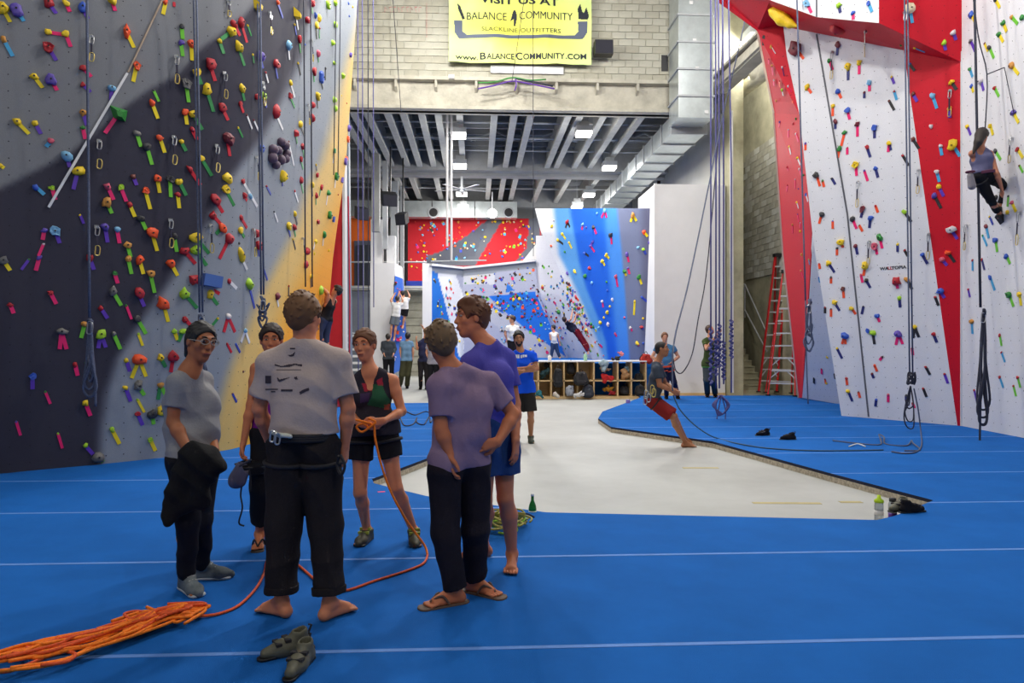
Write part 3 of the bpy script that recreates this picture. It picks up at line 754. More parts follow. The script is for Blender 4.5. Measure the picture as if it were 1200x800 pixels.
panel('upper_red_panel', [cr[2], cr[3], onM(1127, -60), nearer(onM(1030, -60), K)], M_RCL, .04, wr)
# grazing red strip and narrow white facet left of the main panel
RS_o = at(940, 463, 20.0); RS_o.z = 0
def back(p, k): return EYEV + (p - EYEV) * k
sA, sB, sC, sD, sE, sF = onM(922, 66), onM(937, 135), onM(952, 258), onM(950, 300), at(940, 466, 19.0), onM(952, 273)
lA, lB, lC, lD = at(888, 36, 15.4), at(907, 132, 16.0), at(918, 300, 17.8), at(936, 466, 19.6)
panel('red_strip_panel', [lA, cl[1], sA, sB, lB], M_RCL2, .03, wr)
panel('red_strip_panel', [lB, sB, sC], M_RCL2, .03, wr)
panel('red_strip_panel', [lB, sC, at(950, 300, 15.4), lC], M_RCL2, .03, wr)
panel('red_strip_panel', [lC, at(950, 300, 15.4), sE, lD], M_RCL2, .03, wr)
MB().bar(lA, lB, .05, .05).bar(lB, lC, .05, .05).bar(lC, lD, .05, .05).obj('strip_edge', mat('edge_ply', (226, 214, 190), .7), wr)
nf = panel('narrow_white_panel', [sF, onM(986, 480), at(986, 473, 17.7), sE, at(950, 300, 15.4)][0:1] + [at(987, 474, 17.6), sE, at(950, 298, 15.45)], M_WCL, .03, wr)
# gap line (steel strip) in the main panel
L1, L2, L3 = onM(957, 40), onM(993, 250), onM(1018, 488)
mb = MB(); mb.bar(L1 + nM * .004, L2 + nM * .004, .03, .012, nM).bar(L2 + nM * .004, L3 + nM * .004, .03, .012, nM); mb.obj('joint_strip', mat('joint_grey', (88, 88, 96), .6), wr)
mb = MB(); mb.bar(cr[1], cr[1].lerp(nearer(onM(957, -60), K), 1), .03, .012, nM); mb.obj('joint_strip', mat('joint_grey', (88, 88, 96), .6), wr)
# maker's lettering on the wall
c_ = onM(1046, 314) + nM * .004; rt_ = -t_ if t_.dot(RT) < 0 else t_
lv = nMt.cross(rt_) if nMt.cross(rt_).z > 0 else -nMt.cross(rt_)
for t, dx, cc in (('WA', -.155, (20, 20, 24)), ('LL', -.045, (190, 20, 40)), ('TOPIA', .115, (20, 20, 24))):
    text_obj('wall_lettering', t, .082, c_ + rt_ * dx, rt_, lv, mat('letter_%d' % cc[0], cc, .6), wr, .003, 1.15, True)
bvR = []
for pts, n in rcw: bvR.append((BVHTree.FromPolygons([tuple(p) for p in pts], [tuple(range(len(pts)))]), n))
def onR(px, py):
    d = ray(px, py).normalized(); best = None
    for b, n in bvR:
        h = b.ray_cast(EYEV, d)
        if h[0] is not None and (best is None or h[3] < best[2]): best = (h[0], n, h[3])
    return (best[0], best[1]) if best else (None, None)

# -- bouldering walls at the back --
def patch(name, fn, nu, nv, paint, label=None, dots=(60, 60, 80)):
    V = []; U = []; C = []
    for i in range(nu + 1):
        for j in range(nv + 1):
            q = fn(i / nu, j / nv); V.append(q); U.append((i / nu * 4, j / nv * 5)); C.append(lin(paint(*proj(q))))
    o = meshobj(name, V, grid_faces(nu, nv), climb_mat(name + '_paint', dots, rad=.006), origin=center(V), smooth=True); add_paint(o, U, C); struct(o); return o
lcv = curve([(627, 245), (634, 272), (651, 305), (665, 340), (678, 375), (688, 404), (695, 424)])
def bw_fn(u, v):
    py = 424 + (244 - 424) * v; l = lcv(py); px = l + (768 - l) * u; D = 27.0 + (22.6 - 27.0) * u - 1.1 * math.sin(math.pi * u * .8) * (.3 + .7 * v) + (1 - v) * (-1.5) * (1 - u)
    return at(px, py, D)
s1 = curve([(648, 245), (654, 298), (670, 330), (688, 372), (701, 405), (707, 424)])
s2 = curve([(668, 245), (679, 308), (688, 340), (700, 370), (710, 400), (713, 424)])
s3 = curve([(670, 245), (680, 290), (697, 330), (708, 370), (714, 405), (730, 424)])
s4 = curve([(724, 245), (727, 290), (731, 330), (735, 370), (738, 405), (740, 424)])
s5 = curve([(723, 245), (728, 290), (731, 324), (735, 380), (738, 424)])
def bw_paint(x, y):
    c = (222, 224, 230)
    c = mix(c, (92, 160, 224), smooth(-3, 5, x - s1(y))); c = mix(c, (22, 98, 216), smooth(-3, 3, x - s2(y)))
    c = mix(c, (70, 140, 226), smooth(-5, 5, x - s4(y) + 16)); c = mix(c, (112, 120, 150), smooth(-2, 2, x - s5(y))); c = mix(c, (92, 94, 122), smooth(-6, 6, x - 752))
    return c
BW = patch('wall_boulder_blue', bw_fn, 60, 70, bw_paint)
def wh_fn(u, v):
    py = 424 + (276 - 424) * v; r = lcv(py); l = float(np.interp(py, [276, 302, 345, 385, 424], [628, 628, 630, 648, 668])) ; px = l + (r + 1 - l) * u
    return at(px, py, 27.6 + (1 - u) * .8 - (1.6 * (1 - v) if True else 0) * u)
def wh_paint(x, y): return (218, 218, 226)
WH = patch('wall_boulder_white', wh_fn, 16, 30, wh_paint)
def lw_paint(x, y):
    rim = float(np.interp(x, [500, 543, 630], [317, 324, 313]))
    if y < rim: return (136, 142, 152)
    c = (164, 168, 190)
    if x < 543:
        e = 512 + (y - 318) * .26; c = (26, 110, 200) if x < e else (224, 226, 230)
        if x > e + 22 + (y - 330) * .12: c = (164, 168, 190)
    if inpoly(x, y, [(572, 347), (627, 341), (628, 345), (664, 418), (640, 404), (600, 372)]): c = (24, 104, 206)
    if inpoly(x, y, [(594, 331), (604, 341), (593, 342)]) or inpoly(x, y, [(577, 357), (592, 367), (577, 370)]): c = (40, 110, 200)
    if x > 543 and y < 333 and x < 580: c = (196, 198, 206)
    if inpoly(x, y, [(640, 424), (560, 366), (543, 350), (543, 340), (600, 374), (662, 418)]): c = (176, 178, 192)
    return c
def lw1_fn(u, v):
    px = 505 + 38 * u; top = 310 + 4 * u; py = 432 + (top - 432) * v; return at(px, py, 27.0 + 2.2 * u)
def lw2_fn(u, v):
    top = 314 - 9 * u; py = 428 + (top - 428) * v; rr = float(np.interp(py, [276, 302, 345, 385, 428], [628, 628, 630, 648, 671])); px = 543 + (rr - 543) * u
    return at(px, py, 29.2 - .9 * u - .4 * (1 - v))
LW1 = patch('wall_boulder_low', lw1_fn, 30, 60, lw_paint); LW2 = patch('wall_boulder_low', lw2_fn, 90, 90, lw_paint)
struct(MB().prism([at(495, 308, 26.9), at(506, 309, 27.0), at(506, 432, 27.0), at(495, 440, 26.9)], (0, .6, 0)).obj('trim_white_post', M_WHITE, origin=at(500, 432, 27)))
bvB = [dgc(x) for x in (BW, WH, LW1, LW2)]
def onB(px, py, idx=(0, 1, 2, 3)):
    d = ray(px, py).normalized(); best = None
    for i in idx:
        h = bvB[i].ray_cast(EYEV, d)
        if h[0] is not None and (best is None or h[3] < best[2]): best = (h[0], h[1], h[3])
    return (best[0], fac(best[1], best[0])) if best else (None, None)
# white triangle and top ledge behind
struct(MB().prism([at(612, 306, 29.5), at(636, 276, 28.0), at(637, 306, 28.0)], (0, .1, 0)).obj('wall_boulder_gable', M_WHITE, origin=at(625, 300, 29)))
mb = MB(); 
for (a, b) in (((505, 310, 26.9), (543, 314, 29.1)), ((543, 314, 29.1), (628, 305, 28.2))): mb.bar(at(*a), at(*b), .12, .08)
struct(mb.obj('trim_wall_cap', M_WHITE, origin=at(543, 320, 29)))
# raised padded deck of the bouldering area
x0 = cf((556 - 600) / F * 21, 21).x; x1 = cf((768 - 600) / F * 21.2, 21.2).x
dk = empty('boulder_deck', ((x0 + x1) / 2, 24, .9), 'raised blue padded deck at the foot of the bouldering walls', 'mat')
MB().box((x0 - 1.0, 21.1, .78), (x1, 31, .9)).obj('pad', M_CARPET, dk); MB().box((x0 - 1.0, 21.15, -.1), (x1, 31, .78)).obj('deck_base', M_CARPET, dk)

# red mezzanine climbing wall, rail, blue pad
def rd_paint(x, y):
    c = (172, 22, 34)
    if inpoly(x, y, [(520, 258), (497, 335), (480, 335), (500, 300), (520, 280)]) : c = (172, 22, 34)
    if inpoly(x, y, [(573, 256), (590, 256), (556, 312), (500, 312), (500, 300), (530, 290)]): c = (84, 88, 98)
    if inpoly(x, y, [(619, 256), (632, 256), (632, 310), (600, 310), (618, 290)]): c = (84, 88, 98)
    if inpoly(x, y, [(574, 256), (556, 270), (500, 306), (500, 312), (556, 300)]): c = (72, 76, 88)
    return c
RDW = patch('wall_mezzanine_red', lambda u, v: at(478 + 156 * u, 330 - 74 * v, 34.5 + .8 * math.sin(6 * u) * (1 - v) * .4), 70, 34, rd_paint, dots=(120, 20, 30)); bvD = dgc(RDW)
mz = struct(MB().box((-9.4, 33.2, 3.9), (2.0, 37, 4.1)).obj('floor_mezzanine', M_WALLG, origin=(-3, 35, 4)))
rl = empty('guard_rail', at(470, 330, 32.8), 'grey steel guard rail along the mezzanine edge', 'railing')
for py in (307, 337):
    mb = MB(); mb.tube([at(402, py, 32.8), at(500, py, 32.8)], .04, 6); mb.obj('rail', M_STEEL, rl)
mb = MB(); mb.tube([at(505, 306, 30), at(570, 305, 30)], .03, 6); mb.obj('rail', M_STEEL, rl)
for px in (405, 435, 470, 497): 
    mb = MB(); mb.tube([at(px, 305, 32.8), at(px, 340, 32.8)], .03, 6); mb.obj('post', M_STEEL, rl)
mb = MB(); a = at(476, 329, 33.1); b = at(497, 338, 33.1); mb.box((a.x, a.y, b.z), (b.x, a.y + .5, a.z)); tag(mb.obj('crash_pad', mat('pad_blue', (20, 50, 150), .7), origin=center(mb.v)), 'dark blue crash pad on the mezzanine edge under the red wall', 'pad')
# orange wall with a dark doorway, grey wall below
struct(MB().prism([at(401, 256, 34), at(437, 256, 34), at(437, 340, 34), at(401, 340, 34)], (0, .1, 0)).obj('wall_orange', mat('orange_paint', (232, 108, 30), .7, noise=.04), origin=at(420, 300, 34)))
d = empty('door_1', at(426, 338, 33.9)); struct(d)
MB().prism([at(415, 282, 33.9), at(437, 282, 33.9), at(437, 338, 33.9), at(415, 338, 33.9)], (0, .06, 0)).obj('door_frame', mat('slate', (84, 88, 104), .6), d)
MB().prism([at(418, 287, 33.8), at(434, 287, 33.8), at(434, 336, 33.8), at(418, 336, 33.8)], (0, .05, 0)).obj('dark_pane', mat('dark_pane', (46, 50, 60), .3), d)
MB().prism([at(425.5, 287, 33.75), at(426.5, 287, 33.75), at(426.5, 336, 33.75), at(425.5, 336, 33.75)], (0, .04, 0)).obj('mullion', M_STEEL, d)
struct(MB().prism([at(395, 341, 33), at(440, 341, 33), at(440, 442, 33), at(395, 442, 33)], (0, .1, 0)).obj('wall_grey_low', mat('slate_wall', (122, 128, 140), .8, noise=.06), origin=at(420, 440, 33)))
blw = struct(MB().prism([at(474, 340, 34), at(505, 340, 34), at(505, 440, 34), at(474, 440, 34)], (0, .1, 0)).obj('wall_block_low', M_BLOCK2, origin=at(490, 440, 34)))
for py in range(346, 440, 9): MB().prism([at(474, py, 33.96), at(505, py, 33.96), at(505, py + 8, 33.96), at(474, py + 8, 33.96)], (0, .05, 0)).obj('block_course', M_BLOCK2, blw)
sx = empty('metal_stair', at(412, 445, 27), 'white treads of a steel stair behind the red wall corner', 'stairs')
for k in range(7): MB().prism([at(403, 440 - 8 * k, 26 + .3 * k), at(424 - k, 440 - 8 * k, 26 + .3 * k), at(424 - k, 442.5 - 8 * k, 26 + .3 * k), at(403, 442.5 - 8 * k, 26 + .3 * k)], (0, .25, 0)).obj('tread', M_WHITE, sx)
mb = MB(); mb.tube([at(404, 383, 25.8), at(412, 390, 25.8), at(436, 396, 25.8)], .035, 6); mb.obj('handrail', M_STEEL, sx)
# white climbing tower on the left rear
tw = empty('white_tower', at(449, 440, 27), 'white boxed climbing tower with two stub columns on top, rear left', 'tower')
MB().prism([at(434, 308, 27), at(463, 308, 27), at(455, 452, 27), at(434, 452, 27)], (0, .5, 0)).obj('panel_body', M_WHITE, tw)
MB().prism([at(434.5, 257, 27.2), at(448, 257, 27.2), at(448, 309, 27.2), at(434.5, 309, 27.2)], (0, .4, 0)).obj('stub_column', M_WHITE, tw)
MB().prism([at(453, 276, 27.2), at(463, 276, 27.2), at(463, 309, 27.2), at(453, 309, 27.2)], (0, .4, 0)).obj('stub_column', M_WHITE, tw)
MB().prism([at(463, 323, 27), at(471, 326, 27.2), at(477, 430, 27.2), at(456, 440, 27)], (0, .5, 0)).obj('blue_slab', mat('slab_blue', (60, 112, 214), .6), tw)
MB().prism([at(463, 308, 27.1), at(470, 312, 27.4), at(471, 327, 27.3), at(463, 324, 27.1)], (0, .5, 0)).obj('white_cap', M_WHITE, tw)
# ---------------- climbing holds ----------------
HC = dict(R=((176, 24, 40), 'red'), O=((240, 82, 30), 'orange'), Y=((236, 200, 30), 'yellow'), G=((40, 128, 50), 'green'), L=((160, 206, 40), 'lime'),
          B=((50, 90, 190), 'blue'), S=((120, 176, 214), 'pale blue'), P=((92, 72, 168), 'purple'), N=((110, 56, 50), 'brown'), K=((52, 52, 56), 'black'),
          W=((206, 200, 204), 'white'), I=((206, 84, 110), 'pink'), T=((206, 142, 60), 'tan'), M=((112, 34, 48), 'maroon'), A=((112, 110, 108), 'grey'), C=((226, 210, 178), 'cream'))
TC = dict(p=((236, 24, 110), 'pink'), y=((240, 214, 20), 'yellow'), g=((110, 200, 50), 'green'), e=((44, 140, 72), 'dark green'), b=((40, 62, 170), 'blue'), v=((92, 50, 178), 'violet'),
          c=((60, 160, 210), 'light blue'), w=((226, 226, 230), 'white'), r=((206, 22, 50), 'red'), o=((242, 82, 40), 'orange'), k=((36, 34, 38), 'black'), n=((34, 40, 110), 'navy'))
LEFT = '''3 10 10 Y y12,26|19 12 9 P c28,25|57 4 8 R v66,16|77 4 5 Y p82,14|97 9 7 B v103,22|131 1 7 Y p135,13|194 3 4 O y191,17|204 3 2 R r204,8|57 38 5 Y p76,41|77 40 5 Y p83,55
57 56 9 R v66,71|148 37 8 O y157,56|4 46 5 T c15,66|160 77 6 O y156,96|40 90 6 Y y50,103|60 94 8 P p67,106|97 80 5 R p107,90|97 99 4 R v106,108|131 103 6 S v130,118|180 106 3 K g186,119|139 133 12 G p123,156
178 121 5 O y185,139|97 132 6 T v102,147|97 150 4 G p100,163|20 143 6 Y y34,157|41 144 5 Y v48,157|60 165 5 I c54,172|78 183 9 S v82,196|91 201 9 Y v86,222|160 156 5 A g165,172|172 172 6 K g178,193|187 161 5 O y193,179|0 194 4 Y y5,197
213 32 4 K g214,46|212 50 5 P g214,66|224 52 6 O y225,71|230 84 6 Y e236,99|246 76 9 R r252,95|218 99 8 A g221,120|242 105 8 Y e250,131|217 131 5 O y219,146|226 134 6 Y e237,152|225 152 4 R r231,164|212 166 4 Y e218,177|236 186 5 Y e248,206|222 198 5 R r235,217
282 26 7 R r289,50|274 28 6 R r281,42|271 37 8 Y e259,46|257 48 4 Y e262,63|279 55 8 Y e286,77|290 30 3 Y e294,42|300 6 9 Y w305,22|325 3 4 O b331,21|346 16 8 Y w349,35|345 29 3 Y b347,41|296 64 3 Y e297,74|304 66 9 P b308,80|322 75 7 R b325,92|350 46 5 R e352,62|337 53 7 S w339,70
311 85 3 R w314,97|349 74 3 Y k352,88|359 23 7 R|365 4 6 R e366,16|369 18 4 B|373 21 5 Y|370 30 5 Y k371,46|374 33 3 R e374,45|383 5 6 L|392 3 5 L|392 29 5 L|389 50 5 L|357 52 3 B|372 62 5 I e373,73|367 83 5 R e368,96|375 90 7 B k378,104|381 80 3 K k381,94|371 112 6 Y k372,127|366 123 5 R|365 138 6 R
340 97 4 Y w345,114|339 112 5 R e345,126|300 113 5 R|308 112 6 L b312,126|283 104 6 Y e286,118|281 121 4 R r285,132|260 126 7 R r267,141|289 135 3 M w295,151|297 141 3 M w303,154|322 131 9 R w331,152|266 163 10 M r269,183|279 150 3 Y e284,161|305 173 6 B|338 166 3 M w344,194
351 145 5 Y k357,160|346 156 6 R e348,168|354 171 5 R e356,184|352 186 4 R e355,198|370 193 3 Y k371,200|391 74 4 L|401 88 5 L|391 117 5 L|392 127 5 L|391 177 4 G w390,191|400 112 2 Y
408 4 3 B|409 19 3 B|413 8 3 Y|410 64 4 P|406 121 2 R|408 150 5 P|407 163 4 O|405 186 4 O|404 189 5 P|396 228 2 R|400 211 4 P
42 219 5 B c52,228|61 220 4 L p65,234|94 252 3 Y v98,262|52 270 4 P p50,281|51 286 3 W p45,300|46 302 4 P p42,317|65 271 7 S v70,285|34 304 3 G v25,316|4 305 6 A y12,317|12 357 4 R p16,367|59 343 4 R p66,356|126 219 6 I p133,234|141 219 5 L p148,236|125 237 8 T g131,250|156 207 4 N v160,217|184 209 6 O y187,226|170 223 5 O y176,245|152 240 4 R y158,254|165 256 6 K g171,269
199 209 6 K g200,231|208 213 4 Y|208 228 4 R y210,244|178 273 8 O y184,294|123 266 7 P v126,284|137 269 5 S p140,285|149 287 6 T g153,301|150 303 5 T g154,321|163 304 7 O y168,321|105 302 6 R v110,316|134 320 4 G p138,332|176 320 6 T g181,343|132 341 7 A g142,358|162 343 8 R v169,359|200 308 7 O y208,323|191 355 10 O y197,377|118 361 4 R v126,373|148 358 3 G p154,374|161 374 5 K g171,391|204 277 6 K g207,295
210 213 5 Y e218,229|266 209 8 Y|264 222 7 Y e274,241|284 212 4 R w301,242|293 230 4 S|286 229 5 R r289,235|312 218 3 R b317,228|330 206 9 Y b331,218|252 234 8 R r261,249|249 252 6 R r258,262|282 255 4 R r289,267|260 267 7 O e253,274|281 269 5 Y e286,278|268 280 8 R r257,303|280 285 3 K|281 298 8 Y w289,316|300 273 7 R|301 287 8 R b304,300|229 278 8 Y e245,297|229 293 7 L e242,311
216 294 7 R r229,309|227 328 8 R r257,344|268 329 4 R w277,338|291 333 8 L b298,361|309 316 2 K b313,328|216 344 8 L e231,361|246 345 6 Y e255,357|217 374 5 R r225,383|255 373 3 Y e248,382|267 371 5 W r262,389 r275,389|321 248 3 A w325,260|337 264 6 Y b340,277|345 250 4 Y k348,263|344 266 5 R e346,277|343 280 3 Y k346,292|338 335 3 R k338,347|324 347 6 M w326,359|345 224 3 R w349,237
352 211 5 R e355,226|365 216 5 Y k366,230|371 205 4 R|370 229 4 R e370,240|376 219 4 R e374,229|384 226 5 G w382,240|393 206 6 G w392,220|385 252 6 G|390 257 4 B|379 275 5 G w378,288|372 260 4 R|369 283 4 Y w367,292|359 294 6 R|357 310 6 R|368 297 3 Y|385 293 3 Y|364 323 4 Y k364,337|375 340 6 L|345 345 5 I
72 388 7 A p70,409 p78,409|99 380 5 T g95,396|118 391 8 L v115,408 v124,407|88 427 4 R p91,440|38 441 5 B v38,456|53 459 3 G p59,473|100 425 2 G|100 472 5 Y p106,487|19 494 3 P p24,510|68 508 3 L p73,525|100 522 4 L v109,532|115 535 9 A g121,541|131 503 4 L y140,520|176 515 4 L y182,528|133 391 4 A g141,409|162 391 3 L y167,405|204 388 4 L y208,398|148 422 4 Y v152,435
163 421 10 O y154,443 y171,441|188 419 6 Y e194,430|203 417 8 R r200,436|147 454 4 Y v153,470|162 452 8 A g169,463|188 451 5 T e185,468 g194,463|161 468 3 L y169,483|161 484 4 R v167,498|178 485 8 K g180,497|188 481 7 Y e197,490|214 388 5 L e209,400|266 403 3 R r271,413|276 403 3 B b281,413|287 387 4 S w282,401 w292,402|272 461 2 N b277,471|285 435 3 N'''
RIGHT = '''933 57 12 M o942,69|982 33 11 R|972 71 4 G p976,82|994 78 6 Y n994,94|1007 73 5 Y p1007,87|1019 97 5 S p1019,107|1013 108 3 M n1013,115|946 102 5 Y o951,109|982 107 5 B o986,115|976 124 4 Y o976,136|993 129 5 B p996,140|979 142 5 M n979,151|1005 145 5 M p1005,160|1025 149 5 B n1025,162|990 155 4 G o986,171|984 174 4 G o982,185|982 52 5 M n981,65
944 168 3 P o944,176|993 173 2 R p993,181|1016 172 4 R n1020,184|1003 193 6 Y p1004,206|1013 200 3 P p1017,212|1026 197 4 B n1029,208|957 205 6 K o961,218|964 212 3 G o966,219|975 209 3 K n979,216|963 251 5 K o960,262|976 259 2 B o976,268|1011 245 5 M n1009,255|1026 241 3 R o1029,249|999 256 5 K p1004,268|1007 264 2 K o1011,271|1020 255 5 B n1019,267
1031 278 6 G p1034,291|986 283 6 Y o988,290|981 291 3 K o981,299|1003 288 4 M n1005,298|1026 288 6 I p1028,298|971 308 5 Y n978,319|974 325 3 K o974,332|988 338 4 N o989,349|978 354 5 Y n984,364|974 362 2 K o974,371|998 361 4 Y o1003,368|1012 359 2 K n1010,368|1014 311 7 Y o1012,323|1009 322 3 I p1011,331|1015 328 4 K n1020,337|1051 329 8 R p1052,338
1054 349 4 L n1055,360|1028 370 5 B p1031,377|990 393 7 B o987,403 o991,403|1053 391 7 P p1050,404 p1058,403|1017 387 4 B|1023 390 5 L k1025,403|981 408 3 Y n987,420|1034 418 3 K p1031,422|1025 428 3 O o1028,435|1022 438 3 M n1024,443|992 443 3 R o993,451|994 458 4 Y n999,470|1006 459 2 K o1008,466|1041 462 3 I p1041,471|1027 468 3 B n1026,476
946 4 6 S p951,15|983 6 5 L n985,15|1000 15 4 B p1000,23|1018 4 4 B c1022,14|1066 10 9 C c1069,27|1117 38 5 W v1120,47|1106 50 5 L v1108,59|1072 56 3 Y c1084,61|1056 53 3 G|1066 75 3 B k1072,83|1045 90 3 Y v1048,98|1048 107 3 R c1051,117|1042 118 3 N k1048,129|1070 110 4 N v1075,119|1093 112 5 S c1098,127|1115 96 5 Y k1121,105|1113 127 4 T v1113,138|1091 148 4 W
1167 0 4 K y1172,9|1139 17 6 B y1143,26|1186 20 4 T g1193,28|1198 21 5 G|1176 27 5 G y1180,37|1171 40 5 G y1176,49|1138 48 4 A v1143,60|1154 51 3 M y1158,60|1160 56 4 K g1165,68|1137 81 4 G c1140,90|1139 101 4 B y1141,108|1150 95 6 W v1153,106|1166 103 4 R g1171,113|1186 77 6 T y1194,87|1188 132 6 P y1194,144|1134 148 4 Y v1138,158|1161 147 4 Y y1164,158
1042 168 4 Y p1041,178 n1044,176|1058 182 3 R k1065,194|1070 163 4 N k1077,174|1102 171 4 W c1104,182|1117 170 9 Y c1125,183|1098 201 4 W c1101,213|1100 218 5 Y v1106,230|1095 229 5 P k1103,244|1060 248 4 L k1068,260|1115 269 7 W v1122,280|1111 296 5 O k1119,307|1104 304 5 I v1110,311|1052 286 3 Y n1052,295|1060 293 3 R k1064,300|1081 298 4 B n1087,309
1167 177 4 K g1173,187|1193 175 4 R y1199,185|1195 194 3 M g1199,202|1168 231 4 K|1182 230 3 K g1181,242|1186 237 4 I y1191,248|1181 249 4 Y|1160 254 3 Y b1164,263|1156 265 4 M c1159,279|1152 276 3 G c1157,288|1167 281 5 B g1169,295|1180 300 5 B g1184,309|1140 305 3 R c1140,317|1151 304 3 R n1154,316
1102 341 6 B v1107,349|1096 348 3 R k1100,358|1063 327 5 T k1069,339|1072 383 4 Y k1070,396 k1077,395|1094 391 4 R n1098,401|1069 408 3 R p1070,416|1085 430 3 R k1090,439|1107 438 3 R v1111,449|1082 455 3 R k1086,465|1062 463 3 K n1062,469|1070 473 3 R p1072,478|1161 325 4 B c1166,340|1135 339 3 R v1137,348|1183 345 6 G g1188,359|1195 345 5 Y y1197,358|1149 356 3 R|1139 376 5 T c1140,391
1172 393 4 R g1174,405|1174 413 3 R c1178,424|1172 442 4 R c1176,454|1193 442 4 R g1196,454|1188 452 3 R g1191,464|1142 457 3 R v1145,470'''
STRIP = '''895 42 2 K k895,53|904 55 4 T w909,63|901 69 2 R p901,75|905 77 3 T p906,88|917 79 3 W n919,89|914 95 2 R o914,102|907 94 2 W p907,100|917 105 4 L w918,112|924 101 3 W p928,108|929 117 2 R o929,121|910 118 3 T|914 143 3 P p913,149|933 139 3 G|930 145 3 R|924 152 2 W p924,161|933 157 3 W p936,166|925 172 3 Y w927,181|935 185 4 Y w938,193|923 196 3 R p924,200|937 198 3 W p939,205|942 205 3 G|932 210 2 W p932,221|923 217 2 R p922,224|936 221 2 P|945 228 4 B w947,236|934 237 3 Y w936,244|935 251 2 P p936,260|929 263 3 T p929,273|938 261 2 W p938,267|938 271 3 Y|942 271 2 P|940 298 4 T|939 317 3 T p941,325|948 304 2 L c949,310|960 309 2 R o961,315|950 323 2 B c951,330|955 323 2 B c956,330|960 325 2 B c961,331|949 346 3 B|962 345 2 R o963,352|955 353 2 K c955,360|961 353 2 K c961,361|948 353 2 Y|967 360 2 R k967,367|962 370 2 R|965 375 2 R k966,380|954 384 4 C v954,392|961 403 2 R o961,409|966 403 2 B c966,409|956 413 2 R v956,418|970 418 4 Y|963 432 2 R p963,438|954 443 2 K k954,449|967 444 2 K o968,450|969 449 3 Y|978 438 2 K k979,444|953 395 2 K'''
BLUE = '''647 265 4 Y|665 260 5 R k663,267 k668,266|683 263 4 S p682,269|659 274 4 Y y663,280|654 281 4 Y k660,286|667 284 3 Y y670,291|646 288 3 O|662 295 3 G|696 266 5 K p699,274|716 275 6 K p717,286|709 247 5 S p705,255 p711,255|742 252 6 T y739,260 y746,259|755 272 5 O y759,277|761 284 4 P y765,291|695 283 4 P v692,288|692 288 4 P p697,295|685 296 4 B k690,300|711 299 5 Y y714,303|706 306 5 Y y709,311|748 290 4 S|754 292 4 L b757,298|735 298 5 P p737,307|736 314 3 P p738,321|732 318 5 G y734,323|749 324 6 G y752,333|765 325 5 Y|722 324 5 I p724,336|711 330 3 G|686 323 6 G|691 314 5 R|674 318 5 Y|694 331 4 S|712 340 3 B|718 351 4 W|706 353 4 W p707,360|715 359 3 Y|712 366 5 Y|732 372 3 I|752 348 3 B b758,353|763 345 3 I p764,349|744 353 3 Y y743,369|754 373 3 Y|752 383 5 R b754,386|763 377 5 P w764,383|747 402 5 Y p749,405|754 402 3 B|721 391 3 I p723,394|739 384 4 W p741,388|704 378 5 Y|713 380 5 W|702 384 4 S|708 372 3 Y|765 395 4 I|665 320 4 P|649 258 3 W|700 250 3 S|687 266 3 P'''
def hold_shape(mb, c, n, upv, r, kind, rs):
    "irregular faceted knob standing on the wall"
    sd = upv.cross(n).normalized(); upv = n.cross(sd)
    if kind == 'wedge':
        a = [(-1, .9), (1, .55), (.75, -.9), (-.55, -.7)]
        b = [c + sd * x * r + upv * y * r for x, y in a]; t = [c + sd * x * r * .35 + upv * (y * .45 - .35) * r + n * r * 1.1 for x, y in a]
        return mb.add(b + t, [(3, 2, 1, 0), (4, 5, 6, 7)] + [(i, (i + 1) % 4, (i + 1) % 4 + 4, i + 4) for i in range(4)])
    K_ = 9; el = rs.uniform(.75, 1.35); rot = rs.uniform(-.6, .6); co, si = math.cos(rot), math.sin(rot); rings = [(1.0, 0), (1.02, .3), (.8, .72), (.38, 1.0)]
    if kind == 'long': el = 2.0
    if kind == 'jug': rings = [(.9, 0), (1.08, .45), (.95, .85), (.45, .8)]
    b = len(mb.v); ph = [rs.uniform(.66, 1.2) for _ in range(K_)]
    for (rr, h) in rings:
        for k in range(K_):
            a = 2 * math.pi * k / K_; x = math.cos(a) * rr * ph[k] / math.sqrt(el); y = math.sin(a) * rr * ph[k] * math.sqrt(el)
            x, y = x * co - y * si, x * si + y * co
            mb.v.append(tuple(c + sd * x * r + upv * (y - .12 * h) * r + n * h * r * rs.uniform(.85, 1.1) * .95))
    mb.v.append(tuple(c + n * r * .9))
    for q in range(len(rings) - 1):
        for k in range(K_): mb.f.append((b + q * K_ + k, b + q * K_ + (k + 1) % K_, b + (q + 1) * K_ + (k + 1) % K_, b + (q + 1) * K_ + k)); mb.mi.append(mb.cur)
    q = len(rings) - 1
    for k in range(K_): mb.f.append((b + q * K_ + k, b + q * K_ + (k + 1) % K_, b + (q + 1) * K_)); mb.mi.append(mb.cur)
    return mb
def parse(t):
    out = []
    for e in t.replace('\n', '|').split('|'):
        w = e.split(); out.append((float(w[0]), float(w[1]), float(w[2]), w[3], [(q[0], float(q[1:].split(',')[0]), float(q[1:].split(',')[1])) for q in w[4:]]))
    return out
hm = {k: mat('hold_' + v[1].replace(' ', '_'), v[0], .5, noise=.12, nscale=30, bump=.3, bscale=150) for k, v in HC.items()}
tm = {k: mat('tape_' + v[1].replace(' ', '_'), v[0], .5) for k, v in TC.items()}
M_BOLT = mat('bolt', (60, 60, 64), .3, metal=.8)
def tape_geo(mb, hit, x, y, tx, ty, wpx):
    h0, n0 = hit(x, y); h1, n1 = hit(tx, ty)
    if h0 is None or h1 is None: h1, n1 = h0, n0
    if h0 is None or (h1 - h0).length > 1.2 or (h1 - h0).length < .01: return False
    n = fac(n0, h0); mb.bar(h0 + n * .006, h1 + fac(n1, h1) * .006, wpx, .006, n); return True
